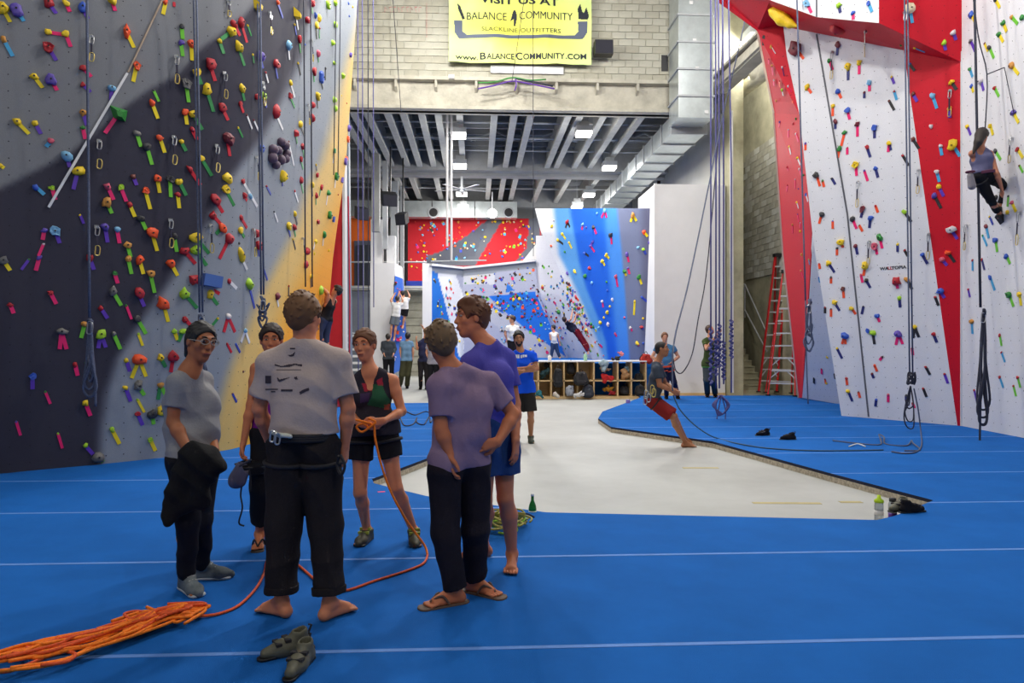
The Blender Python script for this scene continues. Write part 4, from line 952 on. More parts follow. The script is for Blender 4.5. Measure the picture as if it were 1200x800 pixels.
allh = [(*h, w, f) for L_, w, f in ((LEFT, 'left', onL), (RIGHT, 'right', onR)) for h in parse(L_)]
allh.sort(key=lambda h: -h[2])
solo, rest = allh[:300], allh[300:]
# names of places for the labels
def band(wl, x, y):
    v = 'very high' if y < 60 else 'high' if y < 150 else 'upper middle' if y < 240 else 'middle' if y < 320 else 'lower middle' if y < 400 else 'low'
    return v
cells = {}
for h in solo:
    key = (h[5], h[3], h[4][0][0] if h[4] else '-', band(h[5], h[0], h[1])); cells.setdefault(key, []).append(h)
ORD = ['first', 'second', 'third', 'fourth', 'fifth', 'sixth', 'seventh', 'eighth', 'ninth', 'tenth', 'eleventh', 'twelfth']
lab = {}
for key, hs in cells.items():
    hs.sort(key=lambda h: h[0])
    for i, h in enumerate(hs):
        tp = (TC[key[2]][1] + ' tape' if h[4] else 'no tape'); sz = 'big' if h[2] >= 8 else 'small' if h[2] <= 4 else 'medium'
        w = 'grey, navy and orange' if key[0] == 'left' else 'white and red'
        s = '%s %s hold with %s, %s on %s wall' % (sz, HC[key[1]][1], tp, key[3], key[0])
        if len(hs) > 1: s += ', ' + ORD[min(i, 11)] + ' from left'
        lab[id(h)] = s
rs = random.Random(11)
def rad(h, D): return h[2] / F * D * .78
for h in solo:
    x, y, s, c, tapes, wl, hit = h; p, n = hit(x, y)
    if p is None: continue
    n = fac(n, p); D = (p - EYEV).dot(FW); r = min(rad(h, D), .28) * (1.0 if wl == 'left' else .86)
    e = empty('climbing_hold', p, lab[id(h)], 'climbing hold', 'climbing holds on the %s wall' % wl)
    kd = 'wedge' if (x, y) in ((139, 133), (300, 6), (346, 16)) else 'long' if (x, y) in ((322, 131), (281, 298), (148, 37), (346, 16)) else rs.choice(('knob', 'jug', 'knob'))
    mb = MB(); upv = (UP - n * n.z).normalized(); hold_shape(mb, p, n, upv, r, kd, rs); mb.obj('grip', hm[c], e, smooth=(kd != 'wedge' and rs.random() < .75))
    for t in tapes:
        mb = MB(); wt = min(4.2 / F * D, .052)
        if tape_geo(mb, hit, x, y, t[1], t[2], wt): mb.obj('tape', tm[t[0]], e)
    if s >= 6:
        mb = MB(); mb.tube([p + n * r * .6, p + n * r * 1.02], .012, 6); mb.obj('bolt', M_BOLT, e)
# smaller and farther holds: joined
keys = list(HC) ; tkeys = list(TC); mats_ = [hm[k] for k in keys] + [tm[k] for k in tkeys]
mb = MB()
def add_small(x, y, s, c, tapes, hit):
    p, n = hit(x, y)
    if p is None: return
    n = fac(n, p); D = (p - EYEV).dot(FW); mb.cur = keys.index(c); hold_shape(mb, p, n, (UP - n * n.z).normalized(), s / F * D * .52, 'knob', rs)
    for t in tapes: mb.cur = len(keys) + tkeys.index(t[0]); tape_geo(mb, hit, x, y, t[1], t[2], 3.0 / F * D)
for h in rest: add_small(*h[:5], h[6])
for h in parse(STRIP): add_small(*h, onR)
for h in parse(BLUE): add_small(*h, onB)
# scattered small holds of the bouldering area
def scatter(n, reg, hit, cols, smin, smax, tp=.3):
    k = 0; g = 0
    while k < n and g < n * 30:
        g += 1; x = rs.uniform(min(q[0] for q in reg), max(q[0] for q in reg)); y = rs.uniform(min(q[1] for q in reg), max(q[1] for q in reg))
        if not inpoly(x, y, reg): continue
        t = []
        if rs.random() < tp: t = [(rs.choice('pybkcgo'), x + rs.uniform(-1.5, 3), y + rs.uniform(2.5, 4.5))]
        add_small(x, y, rs.uniform(smin, smax), rs.choice(cols), t, hit); k += 1
scatter(130, [(545, 338), (625, 338), (690, 418), (600, 410), (560, 380)], onB, 'RRSSWBPBKKNGSY', 1.3, 3)
scatter(120, [(545, 325), (626, 312), (660, 370), (600, 372), (545, 345)], onB, 'RKKBPYGNNKT', 1.2, 2.8)
scatter(45, [(507, 322), (540, 326), (540, 410), (507, 405)], onB, 'RSWYPIBKL', 1.5, 3.2, .6)
scatter(60, [(632, 300), (650, 318), (690, 385), (715, 418), (692, 414), (640, 345)], onB, 'KRNYGSPO', 1.2, 2.6, .3)
scatter(70, [(655, 320), (668, 330), (700, 385), (690, 395), (668, 360)], onB, 'BPSKRIYG', 2, 4, .3)
def onD(px, py):
    h = bvD.ray_cast(EYEV, ray(px, py).normalized()); return (h[0], fac(h[1], h[0])) if h[0] is not None else (None, None)
scatter(120, [(481, 259), (626, 259), (626, 303), (545, 304), (481, 322)], onD, 'YYTOPBSYTC', 1.4, 3.2, .2)
def onT(px, py):
    return at(px, py, 26.95 + (px - 463) * .012), Vector((0, -1, 0))
scatter(34, [(464, 328), (471, 330), (475, 420), (460, 428)], onT, 'PIWRB', 1.6, 3, .2)
for (x, y, s, c) in ((609, 350, 4, 'Y'), (602, 351, 4, 'Y'), (583, 355, 4, 'Y'), (636, 337, 4, 'R'), (612, 371, 4, 'R'), (655, 365, 6, 'G'), (559, 362, 3, 'S'), (560, 332, 3, 'Y')): add_small(x, y, s, c, [], onB)
for i, pr in enumerate(((625, 365), (635, 368), (640, 370), (646, 371), (652, 372))): add_small(pr[0], pr[1], 3, 'R', [], onB)
o = mb.obj('climbing_hold', None, origin=center(mb.v), mats=mats_); tag(o, 'small taped climbing holds scattered over the rear bouldering walls and the gaps between the large ones', 'climbing hold', kind='stuff')
# grape-like bunch on the left wall
gp, gn = onL(324, 178); gn = fac(gn, gp)
e = empty('climbing_hold', gp, 'huge purple brown climbing hold like a bunch of grapes, upper left wall', 'climbing hold', 'climbing holds on the left wall'); D = (gp - EYEV).dot(FW)
fl = Field()
for dx, dy, r in ((-9, -3, 7), (-10, 7, 7), (-2, -2, 6), (2, 9, 7), (-5, 15, 6), (8, -8, 7), (11, 2, 6), (3, -12, 6), (9, 8, 6)):
    q, _ = onL(324 + dx * .8, 178 + dy); q = q + gn * .05; fl.ball(q, r / F * D * .85, .012)
fobj('grip', fl, .012, mat('hold_grape', (84, 66, 86), .55, noise=.1), e)
# long box volume
bp_, bn = onL(245, 328); bn = fac(bn, bp_); e = empty('climbing_hold', bp_, 'long blue box-shaped volume at lower mid height on the left wall', 'climbing hold', 'climbing holds on the left wall')
a, _ = onL(235, 327); b, _ = onL(256, 331); MB().bar(a + bn * .06, b + bn * .06, .16, .13, bn).obj('grip', mat('volume_blue', (66, 104, 176), .6), e)
# yellow fin on the soffit
fin = onM(918, 31); e = empty('climbing_hold', nearer(onM(915, 17), .95), 'long yellow fin-shaped hold under the red roof of the right wall', 'climbing hold', 'climbing holds on the right wall')
fl = Field(); P_ = [nearer(onM(x, y), .955) for x, y in ((900, 9), (908, 14), (917, 22), (926, 28), (934, 31))]
for a, b, ra, rb in zip(P_, P_[1:], (.03, .11, .13, .08), (.11, .13, .08, .02)): fl.cone(a, b, ra, rb, .03)
fobj('grip', fl, .016, hm['Y'], e)

# ---------------- quickdraws ----------------
QD = [('left', 107, 45, 73), ('left', 206, 68, 99), ('left', 116, 167, 198), ('left', 203, 162, 193), ('left', 266, 2, 20), ('left', 262, 87, 116), ('left', 306, 98, 124), ('left', 314, 16, 41), ('left', 363, 48, 73), ('left', 253, 172, 202), ('left', 299, 185, 211), ('left', 113, 267, 299), ('left', 199, 259, 290), ('left', 246, 265, 296), ('left', 295, 270, 300), ('left', 353, 280, 305), ('left', 359, 124, 147),
      ('right', 1015, 36, 62), ('right', 1059, 16, 47), ('right', 1114, 107, 136), ('right', 1077, 200, 226), ('right', 1089, 275, 303), ('right', 1134, 265, 292), ('right', 1187, 163, 190), ('right', 1196, 250, 286), ('right', 1006, 214, 242), ('right', 1019, 284, 310), ('right', 976, 62, 92)]
M_GATE = mat('gold_gate', (214, 190, 110), .3, metal=.7); M_SLG = mat('draw_sling', (44, 40, 60), .8)
def biner(c, n, r, h, m, name, par):
    sd = Vector((0, 0, 1)).cross(n).normalized(); u = UP
    pts = [c + sd * x * r + u * y * h for x, y in ((0, 1), (.8, .8), (1, .2), (.7, -.8), (0, -1), (-.8, -.8), (-.7, .2), (-.6, .8))]
    mb = MB(); mb.tube(crom(pts, 3, True), .007 if r > .02 else .005, 5, closed=True); mb.obj(name, m, par)
for i, (wl, x, y0, y1) in enumerate(QD):
    hit = onL if wl == 'left' else onR; a, n = hit(x, y0); b, n2 = hit(x, y1)
    if a is None or b is None: continue
    n = fac(n, a); b = Vector((a.x, a.y, b.z)) if wl == 'left' else b; a = a + n * .05; b = b + n * .06; L_ = (a - b).length
    yb = 'very high' if y0 < 40 else 'high' if y0 < 130 else 'at mid height'
    nb = min((h for h in solo if h[5] == wl), key=lambda h: abs(h[0] - x) + abs(h[1] - y0 - 10))
    e = empty('quickdraw', a, 'quickdraw %s on %s wall beside a %s hold, %s from left' % (yb, wl, HC[nb[3]][1], ORD[[q for q in sorted(QD) if q[0] == wl].index((wl, x, y0, y1)) % 12]) if True else '', 'quickdraw', 'quickdraws on the %s wall' % wl)
    biner(a - UP * L_ * .13, n, .026, L_ * .16, M_METAL, 'carabiner', e); biner(b + UP * L_ * .16, n, .03, L_ * .18, M_GATE, 'carabiner', e)
    MB().bar(a - UP * L_ * .26, b + UP * L_ * .31, .022, .01, n).obj('sling', M_SLG, e)
    MB().obox(a + UP * .01 - n * .02, (.02, 0, 0), (0, .02, 0), (0, 0, .02)).obj('hanger', M_METAL, e)
# ---------------- people ----------------
SKIN = {}
def skin(name, c):
    m = mat('skin_' + name, c, .52, noise=.05, nscale=14, bump=.12, bscale=200); m.node_tree.nodes['Principled BSDF'].inputs['Subsurface Weight'].default_value = .08
    m.node_tree.nodes['Principled BSDF'].inputs['Subsurface Radius'].default_value = (.02, .008, .004); return m
def cloth(name, c, ns=5, n=.08): return mat('cloth_' + name, c, .9, noise=n, nscale=ns, bump=.25, bscale=90, spec=.2)
def camv(v): return (RT * v[0] + FW * v[1] + UP * v[2]).normalized()
def person(D, J, label, sk=(196, 140, 112), u=1.0, face=(0, -1, 0), vox=.0065, hair=((60, 40, 28), 'short'), shirt=None, legs=None, feet=None, hands=None,
           girl=False, ground=0.0, group=None, beard=False, name='person', detail=True, look=None, glasses=False, body_face=None, extra=None):
    j = {k: at(p[0], p[1], D + (p[2] if len(p) > 2 else 0)) for k, p in J.items() if k[0] not in 'GT'}
    G = {}
    for s in 'ab':
        if 'G' + s in J: G[s] = gr(*J['G' + s], ground); j['k_' + s] = None
    root_loc = (sum(((G[s]) for s in G), Vector((0, 0, 0))) / len(G)) if G else j['pa'].lerp(j['pb'], .5)
    sa, sb, ha, hb, nk, H = j['sa'], j['sb'], j['pa'], j['pb'], j['nk'], j['hd']
    R = empty(name, root_loc, label, 'person', group)
    S, P = sa.lerp(sb, .5), ha.lerp(hb, .5); up = (nk - P).normalized(); bf = camv(body_face or face); side = bf.cross(up).normalized(); fwd = up.cross(side)
    if (sb - sa).dot(side) < 0: side_s = -side
    else: side_s = side
    g = .88 if girl else 1.0
    def torso(F, t, lo=0.0, loose=0.0, arm=None, k=.05):
        for q, hp, sh in ((-1, ha, sa), (1, hb, sb)):
            hs = hp + up * .05 * u; w = P.lerp(S, .42) + side_s * q * .06 * u * g; c = P.lerp(S, .74) + side_s * q * .075 * u * g; tp = S.lerp(sh, .52) - up * .02 * u
            F.cone(hs, w, (.085 if not girl else .086) * u + t, (.076 * g) * u + t + loose, k); F.cone(w, c, .076 * g * u + t + loose, .085 * g * u + t, k); F.cone(c, tp, .085 * g * u + t, .058 * g * u + t, k)
            F.cone(nk, sh, .05 * u + t * .6, .052 * g * u + t * .8, .035)
            if girl and detail: F.ball(c + fwd * .055 * u - up * .015, .062 * u + t, .03)
            F.ball(hs - fwd * .03 * u - up * .04 * u, .08 * u + t * .8, .04)
        F.ball(P + up * .06 * u, .088 * u + t, .05); F.cone(nk - up * .05 * u, P.lerp(S, .7), .058 * u * g + t * .5, .082 * u * g + t * .8, k)
        return F
    # body
    B = Field(); torso(B, -.004)
    hf = camv(look or face); hu = (H - nk).normalized().lerp(UP, .6).normalized(); hr = hf.cross(hu).normalized(); hu2 = hr.cross(hf).normalized(); hs = u * 1.02
    jt = H - hu2 * .06 * hs
    B.cone(nk - up * .02, jt + hf * -.012, .059 * u * g, .054 * u * g, .03)
    B.ell(H + hu2 * .028 * hs - hf * .014 * hs, (.074 * hs, .092 * hs, .088 * hs), (hr, hf, hu2), .02)
    B.ell(H - hu2 * .035 * hs + hf * .018 * hs, (.056 * hs, .068 * hs, .074 * hs), (hr, hf, hu2), .03)
    B.ball(H - hu2 * .098 * hs + hf * .052 * hs, .023 * hs, .03)
    for q in (-1, 1): B.cone(H - hu2 * .085 * hs + hf * .045 * hs, H - hu2 * .05 * hs - hf * .02 * hs + hr * q * .05 * hs, .018 * hs, .018 * hs, .025)
    if detail:
        B.cone(H + hf * .08 * hs + hu2 * .018 * hs, H + hf * (.1 if not girl else .095) * hs - hu2 * .024 * hs, .008 * hs, .012 * hs, .014)
        for q in (-1, 1):
            B.ball(H + hf * (.09 if not girl else .086) * hs - hu2 * .028 * hs + hr * q * .009 * hs, .008 * hs, .008)
            B.cone(H + hf * .078 * hs + hu2 * .032 * hs + hr * q * .012 * hs, H + hf * .066 * hs + hu2 * .032 * hs + hr * q * .045 * hs, .011 * hs, .01 * hs, .014)
            B.ball(H + hf * .05 * hs - hu2 * .018 * hs + hr * q * .04 * hs, .022 * hs, .02)
            B.ell(H + hr * q * .078 * hs - hu2 * .004 * hs - hf * .012 * hs, (.011 * hs, .018 * hs, .03 * hs), (hr, hf, hu2), .008)
            B.ball(H + hf * .094 * hs + hu2 * .014 * hs + hr * q * .031 * hs, .015 * hs, .014, sub=True)
        B.cone(H + hf * .083 * hs - hu2 * .056 * hs - hr * .02 * hs, H + hf * .083 * hs - hu2 * .056 * hs + hr * .02 * hs, .0085 * hs, .0085 * hs, .01)
        B.cone(H + hf * .082 * hs - hu2 * .068 * hs - hr * .014 * hs, H + hf * .082 * hs - hu2 * .068 * hs + hr * .014 * hs, .009 * hs, .009 * hs, .01)
    arms = {}
    for s in 'ab':
        if 'e' + s not in j: continue
        sh, e, w = j['s' + s], j['e' + s], j['w' + s]; arms[s] = (sh, e, w)
        B.cone(sh, sh.lerp(e, .35), .056 * u * g, .05 * u * g, .03); B.cone(sh.lerp(e, .35), e, .05 * u * g, .038 * u * g, .02)
        B.cone(e, e.lerp(w, .3), .038 * u * g, .041 * u * g, .02); B.cone(e.lerp(w, .3), w, .041 * u * g, .026 * u * g, .02)
        hd = (hands or {}).get(s, {}); d = camv(hd['d']) if 'd' in hd else (w - e).normalized(); pn = camv(hd['n']) if 'n' in hd else (side_s * (1 if s == 'a' else -1)); pn = (pn - d * pn.dot(d)).normalized(); sd = d.cross(pn) * hd.get('t', 1); curl = hd.get('curl', .45); z_ = u * (.95 if girl else 1.0)
        for o in (-.026, -.009, .009, .026): B.cone(w + sd * o * .5 * z_, w + d * .082 * z_ + sd * o * z_, .017 * z_, .0125 * z_, .012)
        for o, L, dl in ((.03, .068, 0), (.01, .078, .004), (-.011, .072, 0), (-.031, .056, -.008)):
            p = w + d * (.084 + dl) * z_ + sd * o * z_; dd = (d + sd * o * 2.2).normalized(); 
            for q, (f_, r0, r1) in enumerate(((.45, .0098, .0092), (.32, .0092, .0085), (.23, .0085, .0072))):
                a = curl * (.6 + .5 * q); dd = (dd * math.cos(a) + pn * math.sin(a)).normalized(); p2 = p + dd * L * f_ * z_; B.cone(p, p2, r0 * z_, r1 * z_, .003); p = p2
                pn_l = pn; pn = (pn * math.cos(a) - (d * math.sin(a))).normalized() if False else pn
        p = w + d * .022 * z_ + sd * .022 * z_; p2 = p + (d * .55 + sd * .62 + pn * .3).normalized() * .045 * z_; p3 = p2 + (d * .85 + sd * .25 + pn * .35).normalized() * .03 * z_; p4 = p3 + (d * .9 + pn * .3).normalized() * .022 * z_
        B.cone(p, p2, .016 * z_, .0125 * z_, .01); B.cone(p2, p3, .012 * z_, .0105 * z_, .004); B.cone(p3, p4, .0105 * z_, .0085 * z_, .003)
    lg = {}
    for s in 'ab':
        if 'k' + s not in j: continue
        h, k = j['p' + s], j['k' + s]; toe = None
        if s in G:
            tp = gr(*J['T' + s], ground); fd = (tp - G[s]); fd.z = 0; fd.normalize(); an = G[s] + UP * .085 * u
        else:
            an = j['n' + s]; fd = (j['t' + s] - an).normalized() if 't' + s in j else camv((0, -1, -.2))
        lg[s] = (h, k, an, fd)
        B.cone(h, h.lerp(k, .4), .086 * u, .074 * u * (g + 1) / 2, .04); B.cone(h.lerp(k, .4), k, .074 * u * (g + 1) / 2, .052 * u, .03)
        cb = h.lerp(k, 1) ; back_ = -(bf - (an - k).normalized() * bf.dot((an - k).normalized())).normalized() * .014 * u
        B.cone(k, k.lerp(an, .3) + back_, .05 * u, .055 * u * (g + 1) / 2, .02); B.cone(k.lerp(an, .3) + back_, an, .055 * u * (g + 1) / 2, .032 * u, .02)
        ft = (feet or {}).get(s, feet or {}).get('t') if feet else None
        fs = UP if abs(fd.z) < .6 else bf; lat = fd.cross(fs).normalized(); fu = lat.cross(fd).normalized()
        heel = an - fu * .05 * u - fd * .035 * u; ball_ = an - fu * .06 * u + fd * .13 * u
        B.cone(an, heel, .034 * u, .03 * u, .02); B.cone(an, ball_ + fu * .012, .035 * u, .02 * u, .03)
        for q in (-1, 1): B.cone(heel, ball_ + lat * q * .02 * u, .028 * u, .02 * u, .02)
        for q in range(5):
            o = (-.038 + .0195 * q) * u; b0 = ball_ + lat * o; ln = (.05, .052, .048, .04, .032)[q if s == 'b' else 4 - q] if True else .04
            B.cone(b0 - fd * .01, b0 + fd * ln * u - fu * .008, .0098 * u, .0092 * u, .002)
    mats_s = skin('%d_%d_%d' % sk, sk)
    body = fobj('body', B, vox, mats_s, R)
    if detail:
        for q in (-1, 1):
            c = H + hf * .0745 * hs + hu2 * .0135 * hs + hr * q * .031 * hs
            mb = MB(); mb.ball((0, 0, 0), 1, 10, 8); mb.v = [tuple(c + hr * (v[0] * .0135 * hs) + hf * (v[1] * .0115 * hs) + hu2 * (v[2] * .0062 * hs)) for v in mb.v]; eo = mb.obj('eye', mat('eye_white', (176, 164, 154), .3), R, smooth=True)
            mb = MB(); mb.ball(c + hf * .0062 * hs, .0066 * hs, 8, 6); mb.obj('iris', mat('iris', (40, 26, 18), .2), eo, smooth=True)
            mb = MB(); pts = [H + hf * (.089 - .012 * t * t) * hs + hu2 * (.038 + .004 * math.sin(t * 3)) * hs + hr * q * (.014 + .032 * t) * hs for t in (0, .25, .5, .75, 1)]; mb.tube(pts, [.003, .0042, .0042, .0036, .002], 6); mb.obj('eyebrow', mat('hair_%d_%d_%d' % hair[0], hair[0], .6), R, smooth=True)
        mb = MB(); sm = .006 if extra == 'smile' else 0
        mb.tube([H + hf * (.0955 - .25 * abs(t) ** 1.5 * .35) * hs - hu2 * (.061 - sm * abs(t) * 60 * abs(t)) * hs + hr * t * hs for t in (-.024, -.012, 0, .012, .024)], [.002, .004, .0048, .004, .002], 6); mb.obj('mouth', mat('lips', (150, 74, 66) if not extra else (226, 214, 206), .5), R, smooth=True)
    # hair
    mh = mat('hair_%d_%d_%d' % hair[0], hair[0], .6, noise=.25, nscale=90, bump=.4, bscale=260, stretch=(1, 1, .3))
    Hf = Field(); st = hair[1]; th = .012 if st in ('tied', 'cap') else .017
    if st == 'buzz': th = .005
    Hf.ell(H + hu2 * .03 * hs - hf * .018 * hs, (.074 * hs + th, .093 * hs + th, .09 * hs + th), (hr, hf, hu2), .02)
    Hf.ball(H - hu2 * .03 * hs - hf * .06 * hs, .05 * hs, .02)
    if st == 'messy':
        for q, w_ in ((-.05, .02), (0, .03), (.045, .02), (-.02, .035)): Hf.ball(H + hu2 * .1 * hs + hf * w_ + hr * q, .034 * hs, .02)
        Hf.ball(H + hu2 * .085 * hs + hf * .06, .032 * hs, .02)
    if st == 'tied': Hf.ball(H - hf * .125 * hs - hu2 * .01, .036 * hs, .012); Hf.cone(H - hf * .14 * hs, H - hf * .15 * hs - hu2 * .1 * hs, .034, .018, .02)
    if st == 'bun': Hf.ball(H - hf * .08 * hs - hu2 * .06, .035 * hs, .02)
    if st == 'long':
        Hf.cone(H - hf * .05 * hs, H - hf * .09 * hs - hu2 * .12, .085 * hs, .06, .02); Hf.cone(H - hf * .09 - hu2 * .12, H - hf * .1 - hu2 * .3 - hr * .05, .055, .02, .03)
    if vox < .013:
        rh = random.Random(int(abs(H.x * 100))); am = {'short': .010, 'messy': .017, 'tied': .004, 'bun': .005, 'buzz': .0, 'long': .006}[st]
        for _ in range(110 if am else 0):
            a_, e_ = rh.uniform(0, 6.28), rh.uniform(-.5, 1.5); nl_ = (hr * math.cos(a_) * math.cos(e_) + hf * math.sin(a_) * math.cos(e_) + hu2 * math.sin(e_))
            b_ = H + hu2 * .03 * hs - hf * .018 * hs + hr * nl_.dot(hr) * (.074 * hs + th - .006) + hf * nl_.dot(hf) * (.09 * hs + th - .006) + hu2 * nl_.dot(hu2) * (.093 * hs + th - .006)
            fl_ = (-hf * .7 - hu2 * .7 + hr * rh.uniform(-.5, .5)); fl_ = (fl_ - nl_ * fl_.dot(nl_)) * (1 if st != 'messy' else rh.choice((1, -.6)))
            Hf.cone(b_, b_ + fl_.normalized() * .03 + nl_ * am, .0085, .004, .004)
    Hf.ball(H + hf * .112 * hs - hu2 * .012 * hs, (.094 if st != 'messy' else .086) * hs, .01, sub=True); Hf.ball(H + hf * .07 * hs - hu2 * .07 * hs, .085 * hs, .01, sub=True)
    for q in (-1, 1): Hf.ball(H + hr * q * .085 * hs - hu2 * .02 * hs + hf * .012 * hs, .032 * hs, .01, sub=True)
    if st != 'long': Hf.clip(H - hu2 * (.085 if st != 'tied' else .12) * hs, -hu2)
    hv = max(vox, .006)
    fobj('hair', Hf, hv, mh, R)
    if beard:
        Bf = Field(); Bf.ell(H - hu2 * .042 * hs + hf * .02 * hs, (.0585 * hs, .0705 * hs, .071 * hs), (hr, hf, hu2), .02); Bf.ball(H - hu2 * .1 * hs + hf * .053 * hs, .026 * hs, .03)
        Bf.clip(H - hu2 * .036 * hs, hu2); Bf.clip(H + hf * .0 * hs, -hf); Bf.cone(H + hf * .1 * hs - hu2 * .06 * hs - hr * .013, H + hf * .1 * hs - hu2 * .06 * hs + hr * .013, .014, .014, .005, sub=True); Bf.wr = (.001, 300, 0)
        fobj('beard', Bf, hv * .9, mh, R)
    if glasses:
        gm = mat('glasses_frame', (210, 206, 196), .25, metal=.5); gl = empty('glasses', H + hf * .1, None); gl.parent = R; gl.location = (H + hf * .1) - R.location
        for q in (-1, 1):
            c = H + hf * .104 * hs + hu2 * .014 * hs + hr * q * .033 * hs
            mb = MB(); mb.tube([c + hr * .027 * math.cos(a) + hu2 * .017 * math.sin(a) for a in np.arange(0, 6.2, .52)], .0022, 5, closed=True)
            mb.tube([c + hr * q * .027, H + hr * q * .084 * hs + hf * .0 + hu2 * .012], .0022, 5); mb.obj('frame', gm, gl)
            mb = MB(); mb.tube([c - hf * .0005, c + hf * .0005], .024, 12); mb.obj('lens', mat('clear_lens', (236, 236, 232), .02, trans=1.0), gl)
        mb = MB(); mb.tube([H + hf * .108 + hu2 * .016 - hr * .007, H + hf * .108 + hu2 * .016 + hr * .007], .0022, 5); mb.obj('bridge', gm, gl)
    # shirt
    ctx = dict(R=R, H=H, nk=nk, S=S, P=P, up=up, side=side_s, fwd=fwd, arms=arms, legs=lg, body=body, u=u, hf=hf, hu=hu2, hr=hr)
    if shirt:
        T = Field(); t = shirt.get('t', .014); torso(T, t, loose=0 if shirt.get('tank') else .016, k=.05)
        hm_ = shirt.get('hem', .0); base_p = P - up * hm_ * u
        if hm_ > 0:
            for hp in (ha, hb): T.cone(hp + up * .05, hp - up * hm_ * u, .1 * u + t, .1 * u + t + .008, .05)
        T.clip(base_p, -up)
        sl = shirt.get('sleeve', .55)
        if sl:
            for s, (sh, e, w) in arms.items():
                full = sl > 1; end = sh.lerp(e, min(sl, 1)); T.cone(sh, end, .058 * u * g + t * .7, (.056 * u * g + t * .9) * (.9 if full else 1), .035, cut=not full)
                if full: T.cone(e, e.lerp(w, sl - 1), .05 * u + t * .5, .04 * u + t * .5, .02, cut=True)
        nl = shirt.get('neck', .062)
        T.cone(nk + up * .015 + fwd * shirt.get('nf', .012), nk + up * .2, nl, nl + .03, .01, sub=True)
        if shirt.get('v'): T.cone(nk + fwd * .1, nk + fwd * .12 - up * shirt['v'], .045, .012, .01, sub=True)
        if shirt.get('tank'):
            for s in 'ab':
                sh = j['s' + s]; o = (sh - S).normalized(); T.cone(sh + o * .03 - up * .09 * u, sh + o * .015 + up * .08, .062 * u, .055 * u, .012, sub=True)
            T.cone(nk + fwd * .07 + up * .02, nk + fwd * .1 - up * shirt['tank'], .07 * u, .05 * u, .02, sub=True)
            T.cone(nk - fwd * .03 + up * .04, nk - fwd * .08 - up * .06, .06 * u, .05 * u, .02, sub=True)
        T.wr = (shirt.get('wr', .0035) * 1.35, 24, shirt.get('ph', 0)) if vox < .012 else None
        ctx['shirt'] = fobj('shirt' if not shirt.get('tank') else 'tank_top', T, vox * 1.1, shirt['m'], R)
    if legs:
        T = Field(); t = legs.get('t', .014); ln = legs.get('len', 1.93)
        torso(T, .002, k=.05); T.clip(P + up * legs.get('top', .1) * u, up)
        for s, (h, k, an, fd) in lg.items():
            wd = legs.get('w', 0)
            if ln <= 1: e = h.lerp(k, ln); T.cone(h, e, .09 * u + t, .074 * u + t + wd, .03, cut=True)
            else:
                e = k.lerp(an, ln - 1); T.cone(h, k, .09 * u + t, .06 * u + t + wd, .04); T.cone(k, e, .06 * u + t + wd * .9, .048 * u + t + wd, .03, cut=True)
        T.wr = (legs.get('wr', .004) * 1.7, 22, legs.get('ph', 1)) if vox < .012 else None
        ctx['legs_obj'] = fobj('trousers' if ln > 1 else 'shorts', T, vox * 1.15, legs['m'], R)
        if legs.get('cuff'):
            for s, (h, k, an, fd) in lg.items():
                C = Field(); a, b = k.lerp(an, ln - 1 - .09), k.lerp(an, ln - 1 + .01); C.cone(a, b, .053 * u + t + legs.get('w', 0), .054 * u + t + legs.get('w', 0), .01, cut=True, cuta=True); C.wr = (.002, 40, 0); fobj('cuff', C, vox, legs['m'], R)
    if feet:
        for s, (h, k, an, fd) in lg.items():
            fs = UP if abs(fd.z) < .6 else bf; lat = fd.cross(fs).normalized(); fu = lat.cross(fd).normalized(); kind = feet['k']; m1 = feet['m']
            if kind in ('shoe', 'climb'):
                T = Field(); top = .02 if kind == 'shoe' else 0
                T.cone(an + fu * top, an - fu * .045 - fd * .03, .044 * u, .042 * u, .02); T.cone(an + fu * .005, an - fu * .05 + fd * .14, .045 * u, .032 * u, .04)
                for q in (-1, 1): T.cone(an - fu * .05 - fd * .035, an - fu * .052 + fd * .13 + lat * q * .018, .036 * u, .034 * u, .02)
                T.cone(an - fu * .052 + fd * .13, an - fu * .056 + fd * .185, .038 * u, .026 * u, .03)
                T.clip(an + fu * (top + .015), fu); T.clip(an - fu * .083 * u, -fu); T.cone(an + fu * (top - .005), an + fu * .1, .034 * u, .04 * u, .005, sub=True)
                sh_ = fobj('shoe', T, min(vox, .012), m1, R)
                sole = Field(); 
                for q in (-1, 1): sole.cone(an - fu * .074 - fd * .04, an - fu * .074 + fd * .16 + lat * q * .016, .04 * u, .035 * u, .02)
                sole.clip(an - fu * .066 * u, fu); sole.clip(an - fu * .0845 * u, -fu); fobj('sole', sole, min(vox, .01), feet.get('m2', m1), sh_)
                if kind == 'shoe' and vox < .01:
                    for q in range(4):
                        c = an + fd * (.04 + .025 * q) + fu * (.035 - .018 * q); mb = MB(); mb.tube([c - lat * .022, c + fu * .006, c + lat * .022], .0035, 5); mb.obj('lace', mat('lace', (170, 170, 172), .8), sh_)
                if kind == 'climb' and vox < .01:
                    for q in range(2):
                        c = an + fd * (.035 + .04 * q) + fu * (.02 - .02 * q); MB().obox(c, lat * .042, fd * .012, fu * .01).obj('strap', mat('strap_yellow', (150, 160, 60), .7), sh_)
            elif kind == 'flip':
                T = Field()
                for q in (-1, 1): T.cone(an - fu * .08 - fd * .05, an - fu * .08 + fd * .185 + lat * q * .012, .036 * u, .04 * u, .02)
                T.clip(an - fu * .072, fu); T.clip(an - fu * .086, -fu); so = fobj('sandal', T, .006, m1, R)
                mb = MB()
                for q in (-1, 1): mb.tube(crom([an + fd * .05 + lat * q * .045 - fu * .065, an + fd * .09 + lat * q * .03 - fu * .015, an + fd * .15 - fu * .05], 4), .007, 6)
                mb.obj('strap', m1, so)
    return ctx
